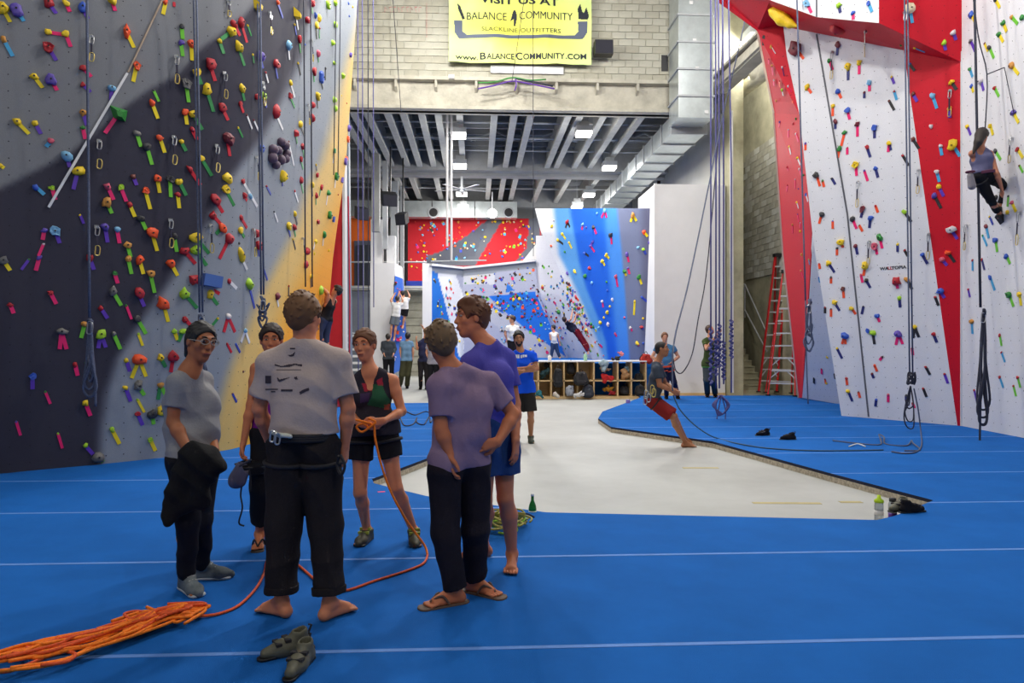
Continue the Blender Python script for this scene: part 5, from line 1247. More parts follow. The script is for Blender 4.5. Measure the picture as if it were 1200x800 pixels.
M_DKP = cloth('charcoal_pants', (34, 30, 33)); M_BLKP = cloth('black', (26, 25, 30))
PPL = {}
# man with glasses, left
PPL['glasses'] = person(4.35, dict(hd=(236, 401), nk=(222, 433), sa=(209, 449, -.06), ea=(203, 494, -.06), wa=(222, 531, -.12), sb=(238, 446, .2), eb=(243, 492, .26), wb=(252, 527, .04),
    pa=(215, 545, -.02), pb=(238, 545, .14), ka=(219, 610, -.04), kb=(237, 608, .12), Ga=(219, 691), Ta=(240, 704), Gb=(236, 678), Tb=(262, 677)),
    'man with glasses and tied hair in a grey tee holding a black jacket', (172, 104, 66), .94, face=(.65, -.7, -.05), look=(.78, -.62, -.12), hair=((22, 20, 22), 'tied'),
    shirt=dict(m=cloth('grey_tee', (148, 148, 152)), t=.012, hem=-.05, sleeve=.62, ph=2, v=.09, wr=.0045), legs=dict(m=cloth('dark_jeans', (24, 25, 34)), t=.012, len=1.97, wr=.005), feet=dict(k='shoe', m=cloth('sneaker_grey', (104, 112, 116), 14, .3), m2=mat('sole_white', (190, 196, 200), .6)),
    hands=dict(a=dict(d=(.5, .1, -.8), curl=.6), b=dict(d=(.3, -.6, -.5), curl=.9)), glasses=True)
# woman behind, with chalk bag
PPL['bagwoman'] = person(5.3, dict(hd=(318, 399), nk=(319, 424), sa=(301, 432), ea=(294, 474, -.05), wa=(285, 520, -.1), sb=(338, 432), eb=(345, 474), wb=(342, 515), pa=(309, 512), pb=(331, 512), ka=(307, 571), kb=(328, 571),
    Ga=(304, 638), Ta=(301, 648), Gb=(328, 636), Tb=(334, 646)), 'woman in a purple tank top and black cropped trousers dangling climbing shoes, half hidden', (206, 124, 82), .92, face=(.1, -1, 0), look=(.25, -1, -.05), hair=((44, 30, 26), 'bun'), girl=True,
    shirt=dict(m=cloth('purple_tank', (120, 30, 130)), t=.012, tank=.06, sleeve=0, hem=.0), legs=dict(m=M_BLKP, t=.016, len=1.72, w=.012), feet=dict(k='flip', m=mat('flip_dark', (40, 34, 32), .7)), hands=dict(a=dict(d=(-.1, -.2, -1), curl=.9)))
# man in the printed tee, back to the camera
PPL['tee'] = person(4.02, dict(hd=(357, 371), nk=(357, 404), sa=(317, 425), ea=(304, 479, .02), wa=(318, 522, .14), sb=(396, 423), eb=(408, 478, .02), wb=(404, 522, .06), pa=(336, 528), pb=(376, 528), ka=(331, 614, .02), kb=(382, 614, .02),
    Ga=(330, 722), Ta=(306, 716), Gb=(386, 725), Tb=(414, 714)), 'barefoot man seen from behind in a pale printed tee and dark rolled trousers', (214, 134, 96), 1.0, face=(.1, 1, 0), look=(.45, 1, -.06), hair=((112, 74, 40), 'short'),
    shirt=dict(m=cloth('beige_tee', (190, 172, 166)), t=.02, hem=-.1, sleeve=.72, ph=.6, wr=.0042, neck=.058), legs=dict(m=M_DKP, t=.02, len=1.87, w=.022, top=.11, cuff=True, wr=.0055), hands=dict(a=dict(d=(.4, .5, -.6), curl=.6), b=dict(d=(-.05, .2, -1), n=(-1, .2, 0), curl=.55)))
# belaying woman
PPL['belay'] = person(5.38, dict(hd=(427, 405, -.02), nk=(434, 434), sa=(412, 449), ea=(408, 486, -.02), wa=(424, 497, -.2), sb=(460, 446), eb=(471, 482, -.02), wb=(450, 493, -.2), pa=(424, 506), pb=(452, 506), ka=(422, 577, -.03), kb=(464, 571, -.03),
    Ga=(430, 633), Ta=(420, 641), Gb=(485, 634), Tb=(488, 645)), 'smiling woman in a dark coloured tank top and black shorts belaying with orange rope', (222, 140, 98), .93, face=(0, -1, 0), look=(-.2, -1, -.04), hair=((112, 70, 42), 'bun'), girl=True,
    shirt=dict(m=cloth('dark_tank', (48, 44, 54)), t=.01, tank=.11, sleeve=0, hem=.02, wr=.002), legs=dict(m=M_BLKP, t=.014, len=.46, w=.01, top=.1), feet=dict(k='climb', m=mat('climb_shoe_olive', (66, 64, 48), .6, noise=.3, nscale=20), m2=M_BLACK),
    hands=dict(a=dict(d=(.8, -.3, -.1), curl=.9), b=dict(d=(-.8, -.3, -.1), curl=.9)), extra='smile')
# purple tee, back view, hands on hips
PPL['purple'] = person(4.2, dict(hd=(517, 402), nk=(530, 432), sa=(514, 453, -.1), ea=(517, 503, -.12), wa=(527, 532, -.12), sb=(573, 449, .12), eb=(602, 486, .12), wb=(583, 518, -.02), pa=(522, 548, -.05), pb=(556, 546, .08), ka=(521, 625, -.05), kb=(556, 620, .08),
    Ga=(533, 707), Ta=(497, 713), Gb=(556, 694), Tb=(584, 700)), 'man in a faded purple tee and dark trousers seen from behind, hands on hips', (198, 116, 76), .97, face=(-.35, .9, 0), body_face=(-.3, .95, 0), look=(-.35, .9, -.05), hair=((112, 84, 54), 'short'), beard=True,
    shirt=dict(m=cloth('mauve_tee', (142, 118, 144)), t=.017, hem=.0, sleeve=.7, ph=3, wr=.004), legs=dict(m=cloth('indigo_trousers', (34, 29, 36)), t=.016, len=1.98, w=.01, top=.09, wr=.005), feet=dict(k='flip', m=mat('flip_brown', (96, 74, 62), .7)),
    hands=dict(a=dict(d=(.1, -.1, -1), curl=.5), b=dict(d=(-.8, -.1, -.15), n=(0, 1, 0), curl=.4)))
# tall man, blue violet tee and blue shorts
PPL['tall'] = person(4.75, dict(hd=(552, 373), nk=(572, 404), sa=(553, 425, -.12), ea=(551, 472, -.1), wa=(560, 510, -.12), sb=(592, 420, .1), eb=(603, 473, .08), wb=(604, 516, -.08), pa=(568, 500, -.07), pb=(589, 500, .07), ka=(567, 586, -.1), kb=(592, 584, .02),
    Ga=(566, 652), Ta=(541, 655), Gb=(600, 664), Tb=(598, 676)), 'tall barefoot man in a blue violet tee and blue shorts looking left', (208, 126, 88), 1.03, face=(-.75, -.5, 0), look=(-.93, -.33, .0), hair=((104, 60, 32), 'messy'),
    shirt=dict(m=cloth('violet_blue_tee', (88, 82, 176)), t=.016, hem=-.02, sleeve=.62, ph=1, wr=.003), legs=dict(m=cloth('blue_shorts', (36, 66, 120)), t=.022, len=.66, w=.016, top=.08), hands=dict(a=dict(curl=.5), b=dict(d=(0, -.1, -1), n=(-.6, .3, 0), curl=.35)))
# arms crossed
cl = lambda **k: k
PPL['crossed'] = person(11.35, dict(hd=(608, 397), nk=(610, 412), sa=(599, 417), ea=(600, 434, -.05), wa=(618, 431, -.28), sb=(624, 417), eb=(629, 432, -.05), wb=(612, 435, -.3), pa=(606, 456), pb=(619, 456), ka=(606, 487), kb=(622, 486),
    Ga=(606, 518), Ta=(604, 526), Gb=(622, 518), Tb=(625, 526)), 'bearded man in a bright blue tee standing with arms crossed on the concrete', (176, 120, 86), .97, vox=.01, hair=((20, 18, 20), 'short'), beard=True, ground=-.1,
    shirt=dict(m=cloth('bright_blue_tee', (20, 84, 226)), t=.016, hem=.06, sleeve=.5), legs=dict(m=cloth('dark_shorts', (44, 42, 42)), t=.02, len=.85, w=.015), feet=dict(k='shoe', m=mat('shoe_dark_green', (60, 70, 62), .7)), hands=dict(a=dict(d=(1, -.2, .2), n=(0, 1, 0)), b=dict(d=(-1, -.2, 0), n=(0, 1, 0))))
# seated in harness
PPL['seated'] = person(10.7, dict(hd=(776, 409), nk=(769, 426), sa=(770, 433, -.16), ea=(773, 451, -.2), wa=(788, 458, -.12), sb=(772, 432, .16), eb=(780, 450, .18), wb=(790, 457, .05), pa=(764, 470, -.08), pb=(765, 469, .09), ka=(788, 488, -.12), kb=(790, 487, .14),
    Ga=(803, 524), Ta=(823, 524), Gb=(804, 521), Tb=(822, 520)), 'man in grey tee and maroon shorts sitting back in a harness, one bare leg down', (170, 112, 78), .93, face=(1, -.15, 0), look=(.95, -.3, .1), vox=.01, hair=((26, 22, 22), 'buzz'), ground=-.1,
    shirt=dict(m=cloth('slate_tee', (62, 70, 84)), t=.015, hem=-.04, sleeve=.6), legs=dict(m=cloth('maroon_shorts', (128, 34, 34)), t=.02, len=.92, w=.016, top=.08))
PPL['behind'] = person(18.6, dict(hd=(779, 395), nk=(779, 404), sa=(770, 408), ea=(764, 418), wa=(772, 424, -.1), sb=(789, 408), eb=(795, 418), wb=(788, 424, -.1), pa=(778, 432), pb=(785, 432), ka=(781, 447), kb=(790, 448), Ga=(781, 467), Ta=(780, 470), Gb=(794, 467), Tb=(797, 469)),
    'person in a harness standing behind the seated man, hands on hips', (196, 140, 112), 1.0, vox=.014, hair=((110, 72, 44), 'short'), shirt=dict(m=cloth('light_blue_top', (70, 120, 160)), t=.016, sleeve=.4), legs=dict(m=cloth('navy_pants', (28, 34, 62)), len=1.95), feet=dict(k='shoe', m=M_BLKP), detail=False)
PPL['green'] = person(19.3, dict(hd=(832, 386), nk=(831, 396), sa=(826, 400), ea=(828, 409, -.2), wa=(841, 391, -.35), sb=(838, 400), eb=(841, 406, -.2), wb=(842, 393, -.3), pa=(828, 427), pb=(836, 427), ka=(828, 445), kb=(836, 445), Ga=(829, 465), Ta=(828, 468), Gb=(838, 465), Tb=(841, 468)),
    'man in olive green tee and grey trousers gripping the hanging blue ropes', (190, 132, 100), 1.08, face=(.6, -.7, 0), look=(.7, -.5, .3), vox=.014, hair=((70, 50, 40), 'buzz'), shirt=dict(m=cloth('olive_tee', (60, 74, 40)), t=.016, sleeve=.5, hem=.04), legs=dict(m=cloth('grey_pants', (70, 76, 78)), len=1.97, w=.01), feet=dict(k='shoe', m=M_BLKP), detail=False)
# climber high on the right wall
q_ = onW(1155, 215); Dw = (q_ - EYEV).dot(FW) - .75
PPL['climberR'] = person(Dw, dict(hd=(1151, 160), nk=(1149, 174), sa=(1139, 180), ea=(1146, 196, .3), wa=(1160, 200, .5), sb=(1160, 180), eb=(1168, 203, -.12), wb=(1174, 221, -.08), pa=(1146, 207), pb=(1159, 206), ka=(1161, 234, .15), kb=(1178, 219, .35),
    na=(1172, 252, .4), ta=(1180, 262, .5), nb=(1172, 244, .45), tb=(1182, 252, .6)), 'long-haired woman climber hanging on the right wall in grey top and black leggings', (176, 112, 84), .96, face=(.7, .7, 0), body_face=(.5, .85, 0), look=(.8, .5, -.2), vox=.011, hair=((40, 28, 24), 'long'), girl=True,
    shirt=dict(m=cloth('grey_blue_top', (92, 92, 124)), t=.012, sleeve=.0, hem=-.05, tank=.02), legs=dict(m=M_BLKP, t=.008, len=1.75, top=.1), feet=dict(k='climb', m=mat('climb_shoe_dark', (44, 42, 40), .6)), detail=False)
# climber at the far edge of the left wall
PPL['climberL'] = person(15.2, dict(hd=(394, 341), nk=(388, 351), sa=(383, 352, -.1), ea=(384, 344, -.15), wa=(377, 336, 0), sb=(392, 353, .1), eb=(386, 348, .2), wb=(379, 340, .2), pa=(378, 375, -.08), pb=(384, 376, .08), ka=(374, 392, -.1), kb=(382, 396, .1), na=(380, 412, 0), ta=(374, 416, 0), nb=(383, 417, .1), tb=(378, 421, .1)),
    'climber with dark curly hair clinging to the orange edge of the left wall', (188, 122, 90), .95, face=(-.8, .3, .1), body_face=(-1, .2, 0), look=(-.8, -.3, .4), vox=.012, hair=((28, 22, 24), 'messy'), shirt=dict(m=M_BLKP, t=.01, tank=.03, sleeve=0), legs=dict(m=cloth('blue_grey_pants', (52, 62, 90)), len=1.7), feet=dict(k='climb', m=M_BLKP), detail=False)
# people far back
def far(D, J, label, **k): return person(D, J, label, vox=.018, detail=False, **k)
far(23.2, dict(hd=(600, 374), nk=(601, 381), sa=(595, 384), ea=(592, 391), wa=(594, 398), sb=(606, 384), eb=(608, 391), wb=(606, 398), pa=(598, 400), pb=(603, 400), ka=(598, 411), kb=(603, 411), na=(598, 421), nb=(603, 421)), 'man in a white tee in profile on the bouldering deck, behind the blue tee', face=(-1, -.2, 0), hair=((60, 42, 34), 'short'), shirt=dict(m=cloth('white_tee', (224, 224, 224)), t=.016), legs=dict(m=M_DKP, len=1.9))
far(27.2, dict(hd=(648, 384), nk=(649, 389), sa=(645, 391), ea=(645, 397), wa=(648, 401), sb=(653, 391), eb=(655, 397), wb=(656, 403), pa=(648, 403), pb=(651, 403), ka=(647, 411), kb=(653, 411), na=(646, 418.5), nb=(656, 418.5)), 'person in a white vest and jeans walking along the blue bouldering deck', face=(-1, -.1, 0), u=.85, hair=((24, 22, 24), 'short'), shirt=dict(m=cloth('white_vest', (226, 222, 218)), t=.012, sleeve=0), legs=dict(m=cloth('jeans', (44, 60, 92)), len=1.95))
far(25.4, dict(hd=(661, 374), nk=(664, 378), sa=(664, 379, -.1), ea=(669, 374, -.2), wa=(671, 364), sb=(667, 381, .1), eb=(673, 377), wb=(675, 369, .3), pa=(674, 388, -.1), pb=(677, 388, .1), ka=(682, 400, 0), kb=(684, 398, .2), na=(689, 412, 0), nb=(694, 413, .2)), 'boulderer in dark top and maroon trousers clinging to the white overhang', u=.85, face=(-.3, .8, .6), hair=((50, 30, 24), 'short'), shirt=dict(m=cloth('navy_top', (28, 30, 48)), t=.012), legs=dict(m=cloth('maroon_trousers', (120, 24, 40)), len=1.95))
far(26.3, dict(hd=(466, 350), nk=(466, 355), sa=(461, 357), ea=(458, 352), wa=(462, 345, .2), sb=(470, 357), eb=(472, 352), wb=(470, 346, .2), pa=(461, 371), pb=(466, 371), ka=(459, 381), kb=(464, 382), na=(458, 393), nb=(462, 396)), 'climber in white tee and grey shorts, lower of the two on the small blue slab', u=.9, face=(.2, 1, .2), hair=((50, 40, 36), 'short'), shirt=dict(m=cloth('white_tee', (224, 224, 224)), t=.016), legs=dict(m=cloth('grey_shorts', (104, 112, 122)), len=.9, w=.02))
far(26.8, dict(hd=(472, 344), nk=(473, 349), sa=(469, 351), ea=(467, 347), wa=(468, 341, .2), sb=(478, 351), eb=(480, 347), wb=(478, 342, .2), pa=(471, 362), pb=(476, 363), ka=(468, 370), kb=(474, 372), na=(466, 378), nb=(472, 382)), 'climber in white tee and black shorts, upper of the two on the small blue slab', u=.9, face=(.2, 1, .2), hair=((30, 26, 26), 'short'), shirt=dict(m=cloth('white_tee', (224, 224, 224)), t=.016), legs=dict(m=M_BLKP, len=.8, w=.02))
far(25.0, dict(hd=(455, 395), nk=(455, 400), sa=(449, 402), ea=(448, 409), wa=(450, 415, -.2), sb=(461, 402), eb=(463, 409), wb=(461, 415, -.2), pa=(452, 421), pb=(459, 421), ka=(452, 437), kb=(459, 437), Ga=(452, 454), Ta=(451, 457), Gb=(459, 454), Tb=(460, 457)), 'spectator in a dark grey top with pale band below the blue slab', face=(.1, 1, 0), ground=-.1, hair=((40, 34, 32), 'short'), shirt=dict(m=cloth('dark_grey_top', (58, 64, 72)), t=.02, sleeve=1.8), legs=dict(m=M_BLKP, len=1.95), feet=dict(k='shoe', m=M_BLKP))
far(24.6, dict(hd=(478, 394), nk=(477, 400), sa=(471, 402), ea=(469, 410), wa=(470, 418), sb=(482, 402), eb=(484, 410), wb=(484, 418), pa=(473, 423), pb=(480, 423), ka=(471, 439), kb=(478, 439), Ga=(469, 453), Ta=(468, 456), Gb=(477, 455), Tb=(478, 458)), 'man in a faded blue tee and olive trousers looking up, rear left', face=(.1, 1, .1), ground=-.1, u=1.05, hair=((26, 22, 22), 'short'), shirt=dict(m=cloth('faded_blue_tee', (104, 138, 170)), t=.016), legs=dict(m=cloth('olive_pants', (66, 66, 46)), len=1.95, w=.02), feet=dict(k='shoe', m=M_BLKP))
far(24.0, dict(hd=(499, 389), nk=(498, 397), sa=(501, 402, .1), ea=(502, 394), wa=(496, 384), sb=(492, 402, -.1), eb=(489, 409, -.1), wb=(488, 399, -.2), pa=(493, 424), pb=(500, 424), ka=(493, 440), kb=(500, 440), Ga=(493, 456), Ta=(490, 458), Gb=(500, 456), Tb=(497, 458)), 'onlooker in a navy tee raising one hand, left of the purple tee man', face=(-.5, .8, 0), ground=-.1, u=1.05, hair=((104, 78, 52), 'short'), sk=(206, 140, 104), shirt=dict(m=cloth('navy_tee', (36, 38, 64)), t=.016), legs=dict(m=M_DKP, len=1.95), feet=dict(k='shoe', m=M_BLKP))
far(21.5, dict(hd=(511, 390), nk=(509, 400), sa=(502, 404), ea=(500, 413), wa=(503, 422), sb=(515, 404), eb=(517, 413), wb=(516, 422), pa=(504, 427), pb=(512, 427), ka=(504, 445), kb=(512, 445), Ga=(504, 463), Ta=(503, 466), Gb=(512, 463), Tb=(512, 466)), 'person in a pale grey tee mostly hidden behind the head of the purple tee man', face=(-.4, .8, 0), ground=-.1, hair=((120, 96, 60), 'short'), shirt=dict(m=cloth('pale_grey_tee', (150, 148, 160)), t=.016), legs=dict(m=M_BLKP, len=1.95), feet=dict(k='shoe', m=M_BLKP))

# shirt prints
def on_obj(o, px, py):
    if 'bv' not in CACHE.setdefault(o.name, {}):
        wl = wloc(o); CACHE[o.name]['bv'] = BVHTree.FromPolygons([v.co + wl for v in o.data.vertices], [tuple(p.vertices) for p in o.data.polygons])
    h = CACHE[o.name]['bv'].ray_cast(EYEV, ray(px, py).normalized()); return (h[0], h[1]) if h[0] is not None else (None, None)
CACHE = {}
def print_poly(o, pts, m, name='print', off=.002, step=2.0):
    "a printed shape lying on the cloth, cut from a fine grid"
    xs = [p[0] for p in pts]; ys = [p[1] for p in pts]; nx = max(1, int((max(xs) - min(xs)) / step)); ny = max(1, int((max(ys) - min(ys)) / step)); V = []; idx = {}; Fc = []
    def vid(i, k):
        if (i, k) not in idx:
            h, n = on_obj(o, min(xs) + (max(xs) - min(xs)) * i / nx, min(ys) + (max(ys) - min(ys)) * k / ny)
            if h is None: idx[i, k] = None
            else: V.append(h + fac(n, h) * off); idx[i, k] = len(V) - 1
        return idx[i, k]
    for i in range(nx):
        for k in range(ny):
            cx = min(xs) + (max(xs) - min(xs)) * (i + .5) / nx; cy = min(ys) + (max(ys) - min(ys)) * (k + .5) / ny
            if inpoly(cx, cy, pts):
                q = [vid(i, k), vid(i, k + 1), vid(i + 1, k + 1), vid(i + 1, k)]
                if None not in q: Fc.append(tuple(q))
    if Fc: meshobj(name, V, Fc, m, o, smooth=True)
def print_text(o, t, px, py, hpx, wpx, m, slant=0):
    v, f = text_mesh(t, 1, 0, True); xs = [q.x for q in v]; ys = [q.y for q in v]; W = max(xs) - min(xs); Hh = max(ys) - min(ys); V = []
    for q in v:
        h, n = on_obj(o, px + (q.x - (max(xs) + min(xs)) / 2) / W * wpx, py - (q.y - (max(ys) + min(ys)) / 2) / Hh * hpx + slant * (q.x / W))
        if h is None: return
        V.append(h + fac(n, h) * .003)
    meshobj('print', V, f, m, o)
INK = mat('print_ink', (62, 52, 62), .8)
ts = PPL['tee']['shirt']
def marks(o, segs, m, step=.6):
    for sg in segs: print_poly(o, sg, m, step=step)
rct = lambda x0, y0, x1, y1: [(x0, y0), (x1, y0), (x1, y1), (x0, y1)]
marks(ts, [rct(340, 407.5, 346, 409), [(337.5, 416), (343, 415), (346, 412), (344.5, 417), (340, 417.5)], [(322, 426), (330, 429), (338, 427), (346, 426), (354, 427), (354, 429.5), (346, 427.5), (339, 430), (329, 430), (322, 428)], rct(324, 433, 353, 433.7),
           rct(311, 440, 318, 449), [(325, 442), (327.5, 444.5), (340, 442), (328, 447.5), (325.5, 446)], [(345, 442), (348, 441), (349, 444), (346, 445), (346.5, 443.5), (345.2, 443.6)], rct(311, 455.3, 326, 456.6), rct(318, 458, 323, 459.4),
           rct(329.5, 456, 343, 458.5), [(351, 459), (355, 456.5), (362, 454), (362.5, 457), (357, 459.6), (352, 462)]], INK)
PW = mat('print_white', (236, 236, 240), .7)
marks(PPL['crossed']['shirt'], [rct(602.2, 415.6, 603.4, 419.6), rct(604, 415.4, 606, 419.4), rct(606.4, 415.2, 608.8, 419.6), rct(610, 415.8, 612, 419.4), rct(612.4, 415.4, 614.4, 418.6), rct(614.8, 415.6, 617.6, 418.2)], PW, .4)
bt = PPL['belay']['shirt']
print_poly(bt, [(424, 449), (436, 450), (436, 458), (427, 459)], mat('print_red', (160, 20, 50), .8), step=.8); print_poly(bt, [(441, 446), (448, 442), (449, 452), (443, 452)], mat('print_red', (160, 20, 50), .8), step=.8)
print_poly(bt, [(437, 450), (448, 451), (451, 460), (458, 470), (450, 478), (430, 474), (436, 464)], mat('print_green', (22, 84, 52), .8), step=.8)
print_poly(bt, [(422, 461), (434, 460), (432, 470), (422, 472)], mat('print_plum', (60, 34, 76), .8), step=.8); print_poly(bt, [(450, 474), (457, 473), (456, 480), (450, 480)], mat('print_brick', (150, 60, 40), .8), step=.8)
# ---------------- ropes ----------------
def rope(name, pts, r, m, label=None, cat='rope', group=None, sides=6, sm=5, parent=None):
    p = crom(pts, sm) if sm else pts
    mb = MB(); mb.tube(p, r, sides); o = mb.obj(name, m, parent, smooth=True, origin=None if parent else pts[-1])
    return tag(o, label, cat, group) if label else o
M_RB = mat('rope_blue', (84, 84, 136), .8, noise=.35, nscale=60); M_RG = mat('rope_grey_blue', (84, 92, 116), .8, noise=.35, nscale=60); M_RD = mat('rope_dark', (44, 46, 62), .8, noise=.3, nscale=60)
M_RO = mat('rope_orange', (252, 128, 16), .7, noise=.3, nscale=90); M_RO2 = mat('rope_orange_red', (222, 84, 30), .7, noise=.3, nscale=90); M_RY = mat('rope_olive', (150, 142, 66), .8, noise=.35, nscale=80); M_RL = mat('rope_lime', (170, 210, 60), .8, noise=.2, nscale=80)
M_RT = mat('rope_teal', (60, 90, 110), .8)
def near(hit, px, py, k=.35):
    p, n = hit(px, py)
    if p is None: return None
    return EYEV + (p - EYEV) * (1 - k / (p - EYEV).length)
DEP = {}
def hang(hit, xs, yb, k, r, m, label, coil=None, n2=None, tail=None, ytop=-150):
    "rope falling from above the view; its tied coil and tail are parts"
    e = empty('hanging_rope', near(hit, xs[1], yb, k), label, 'rope', 'ropes hanging from the anchors')
    D = (near(hit, xs[1], yb, k) - EYEV).dot(FW)
    for yy in (2, 20, 45, 80, 140, 220, 300):
        if yy < yb:
            for xx in (xs[0], xs[1] + (n2 or 0)):
                p_ = near(hit, xx, yy, .1)
                if p_ is not None: D = min(D, (p_ - EYEV).dot(FW))
    DEP[label] = D
    def q(px, py, dd=0): return at(px, py, D + dd)
    x0, x1 = xs; sl = (x0 - x1) / yb
    mb = MB(); mb.tube([q(x1 + sl * (yb - y), y) for y in (ytop, yb * .4, yb * .8, yb)], r, 7); mb.obj('strand', m, e, smooth=True)
    if n2 is not None:
        mb = MB(); mb.tube([q(x1 + n2 + sl * (yb - y), y) for y in (ytop, yb * .5, yb)], r, 7); mb.obj('strand', m, e, smooth=True)
    if coil:
        cx, y0, y1 = coil; rs_ = random.Random(int(cx))
        kn = [q(cx + rs_.uniform(-3, 3), y0 + rs_.uniform(-5, 6), rs_.uniform(-.06, .06)) for _ in range(9)]
        rope('knot', kn, r * 1.15, m, parent=e)
        for i in range(4):
            w = rs_.uniform(4, 9); L = y1 - (i * 9) % 26; s = (-1) ** i
            pts = [q(cx, y0, .02 * i), q(cx - w * .4, (y0 + L) / 2, .03 * i), q(cx - w * .8 * s, L - 10, .02), q(cx + 1 * s, L, 0), q(cx + w * .9 * s, L - 12, -.02), q(cx + w * .35, (y0 + L) / 2, -.03), q(cx + 1.5, y0, 0)]
            rope('loop', pts, r * .9, m, parent=e)
        b = q(cx, y0 + 6, -.06); biner(b, (-FW), .04, .075, M_METAL, 'carabiner', e)
    if tail: rope('tail', [q(*t) if len(t) < 4 else gr(t[0], t[1], .012) for t in tail], r * .9, m, parent=e)
    return e
hang(onL, (102, 105), 372, .4, .016, M_RG, 'thick grey blue rope on the far left wall, coiled and clipped below', (105, 378, 465), tail=[(107, 400), (111, 440), (112, 476)])
hang(onL, (227, 234), 366, .4, .013, M_RG, 'pair of blue grey ropes down the left wall ending above the man with glasses', (236, 372, 452), n2=3.5)
hang(onL, (302, 306), 345, .4, .014, M_RG, 'pair of ropes down the left wall ending beside the hiding woman', (308, 352, 385), n2=3)
hang(onL, (356, 358), 336, .35, .012, M_RD, 'thin dark pair of ropes over the orange part of the left wall', None, n2=8)
hang(onL, (394, 391), 205, .3, .010, M_RD, 'thin dark rope closest to the edge of the left wall', None, n2=5)
for i, (x0, x1, yb, m, c) in enumerate(((419, 420, 440, M_RB, 'leftmost'), (424, 426, 430, M_RB, 'second'), (431, 432, 436, M_RD, 'third'), (437, 438, 360, M_RB, 'rightmost'))):
    D = 17.6; mb = MB(); mb.tube([at(x0, -120, D), at(x1, yb, D)], .013, 6); o = mb.obj('hanging_rope', m, origin=at(x1, yb, D)); tag(o, '%s of four slim ropes hanging between left wall edge and rear columns' % c, 'rope', 'ropes hanging from the anchors')
mb = MB(); mb.tube([at(408, 230, 17.2), at(410, 350, 17.2), at(409, 470, 17.2)], .015, 6); o = mb.obj('hanging_rope', mat('rope_red', (190, 30, 60), .8), origin=at(409, 470, 17.2)); tag(o, 'thin red rope hanging beside the white corner post left of the stair', 'rope')
# central bundle in front of the pillar
for i, (x0, x1, yb, ks, w) in enumerate(((833, 833, 452, ((385, 450),), 'leftmost'), (838, 839, 455, ((395, 440),), 'second'), (841, 843, 455, ((380, 430),), 'third'), (846, 848, 450, ((400, 445),), 'fourth'), (852, 857, 460, ((375, 420),), 'rightmost'))):
    D = 14.3 + .1 * i; e = empty('hanging_rope', at(x1, yb, D), '%s of five violet blue ropes hanging before the pillar with chained knots' % w, 'rope', 'ropes hanging before the pillar')
    mb = MB(); mb.tube([at(x0, -120, D), at(x1, 200, D), at(x1, yb, D)], .017, 6); mb.obj('strand', M_RB, e, smooth=True)
    for (a, b) in ks:
        pts = [at(x1 + (1.9 if t % 2 else -1.9) * (1 if t % 4 < 2 else .5), a + (b - a) * t / 22, D + .04 * math.cos(t * 1.9)) for t in range(23)]; rope('chain_knot', pts, .024, M_RB, parent=e, sm=3)
e = empty('rope_coil', at(845, 478, 13.9), 'small violet blue rope coil hanging low under the rope bundle', 'rope')
for i in range(5): rope('loop', [at(845 + (i - 2) * .8, 463, 13.9), at(839 - i, 474, 13.9 + .03 * i), at(841 + i * .5, 486 - i, 13.9), at(848, 484, 13.9), at(852 + i * .7, 474, 13.9 - .03 * i), at(845, 463, 13.9)], .014, M_RB, parent=e)
rope('tail', [at(845, 464, 13.9), at(842, 480, 13.9), at(840, 491, 13.9)], .012, M_RB, parent=e); rope('tail', [at(846, 464, 13.9), at(850, 480, 13.9), at(850, 491, 13.9)], .012, M_RB, parent=e)
for dx, dy in ((832, 379), (834, 376), (853, 383)):
    pass
# right wall ropes
hang(onR, (934, 944), 352, 1.2, .015, M_RG, 'rope hanging in front of the red strip with a small dark coil', (948, 356, 412), tail=[(944, 352), (945, 420), (947, 473)])
hang(onR, (1060, 1066), 436, .6, .013, M_RG, 'pair of ropes before the red wedge, tied up in a dark coil', None, n2=3.6)
D6 = [v for k_, v in DEP.items() if k_.startswith('pair of ropes before the red wedge')][0]
e = empty('rope_coil', at(1068, 440, D6), 'dark tied rope coil hanging low before the right white wall, tail on the mat', 'rope')
rope('knot', [at(1068 + 4.5 * math.sin(t * t * 2.3), 443 + 7 * math.sin(t * 1.7), D6 + .05 * math.cos(t * 1.3)) for t in range(14)], .017, M_RD, parent=e)
for w, L in ((6, 503), (4, 495), (2, 480)): rope('loop', [at(1067, 452, D6), at(1067 - w, 475, D6), at(1062 - w * .4, L - 12, D6), at(1064, L - 2, D6), at(1069 + w * .3, L - 4, D6 - .03), at(1070, 470, D6 - .03), at(1067, 452, D6)], .011, M_RD, parent=e)
rope('tail', [at(1071, 455, D6), at(1076, 480, D6), at(1079, 505, D6), gr(1080, 521, .012), gr(1074, 529, .012), gr(1060, 531, .012), gr(1045, 529, .012)], .011, M_RG, parent=e)
hang(onR, (1142, 1149), 360, 1.3, .019, M_RD, 'thick dark rope in front of the woman climbing on the right', (1152, 366, 498), tail=[(1150, 400), (1149, 470), (1148, 523)])
e = empty('belay_rope', at(1156, 88, Dw), 'thin dark belay line running up from the woman climbing on the right', 'rope')
rope('strand', [at(1134, -60, Dw - .2), at(1146, 40, Dw - .1), at(1156.5, 87, Dw), at(1154.5, 150, Dw), at(1150, 205, Dw + .1)], .010, M_RD, parent=e, sm=4)
q_ = near(onR, 1177, 79, .08); rope('strand', [at(1157, 87, Dw), q_], .009, M_RD, parent=e, sm=0); q2 = near(onR, 1188, 132, .06); rope('strand', [q_, q2], .006, M_RD, parent=e, sm=0)
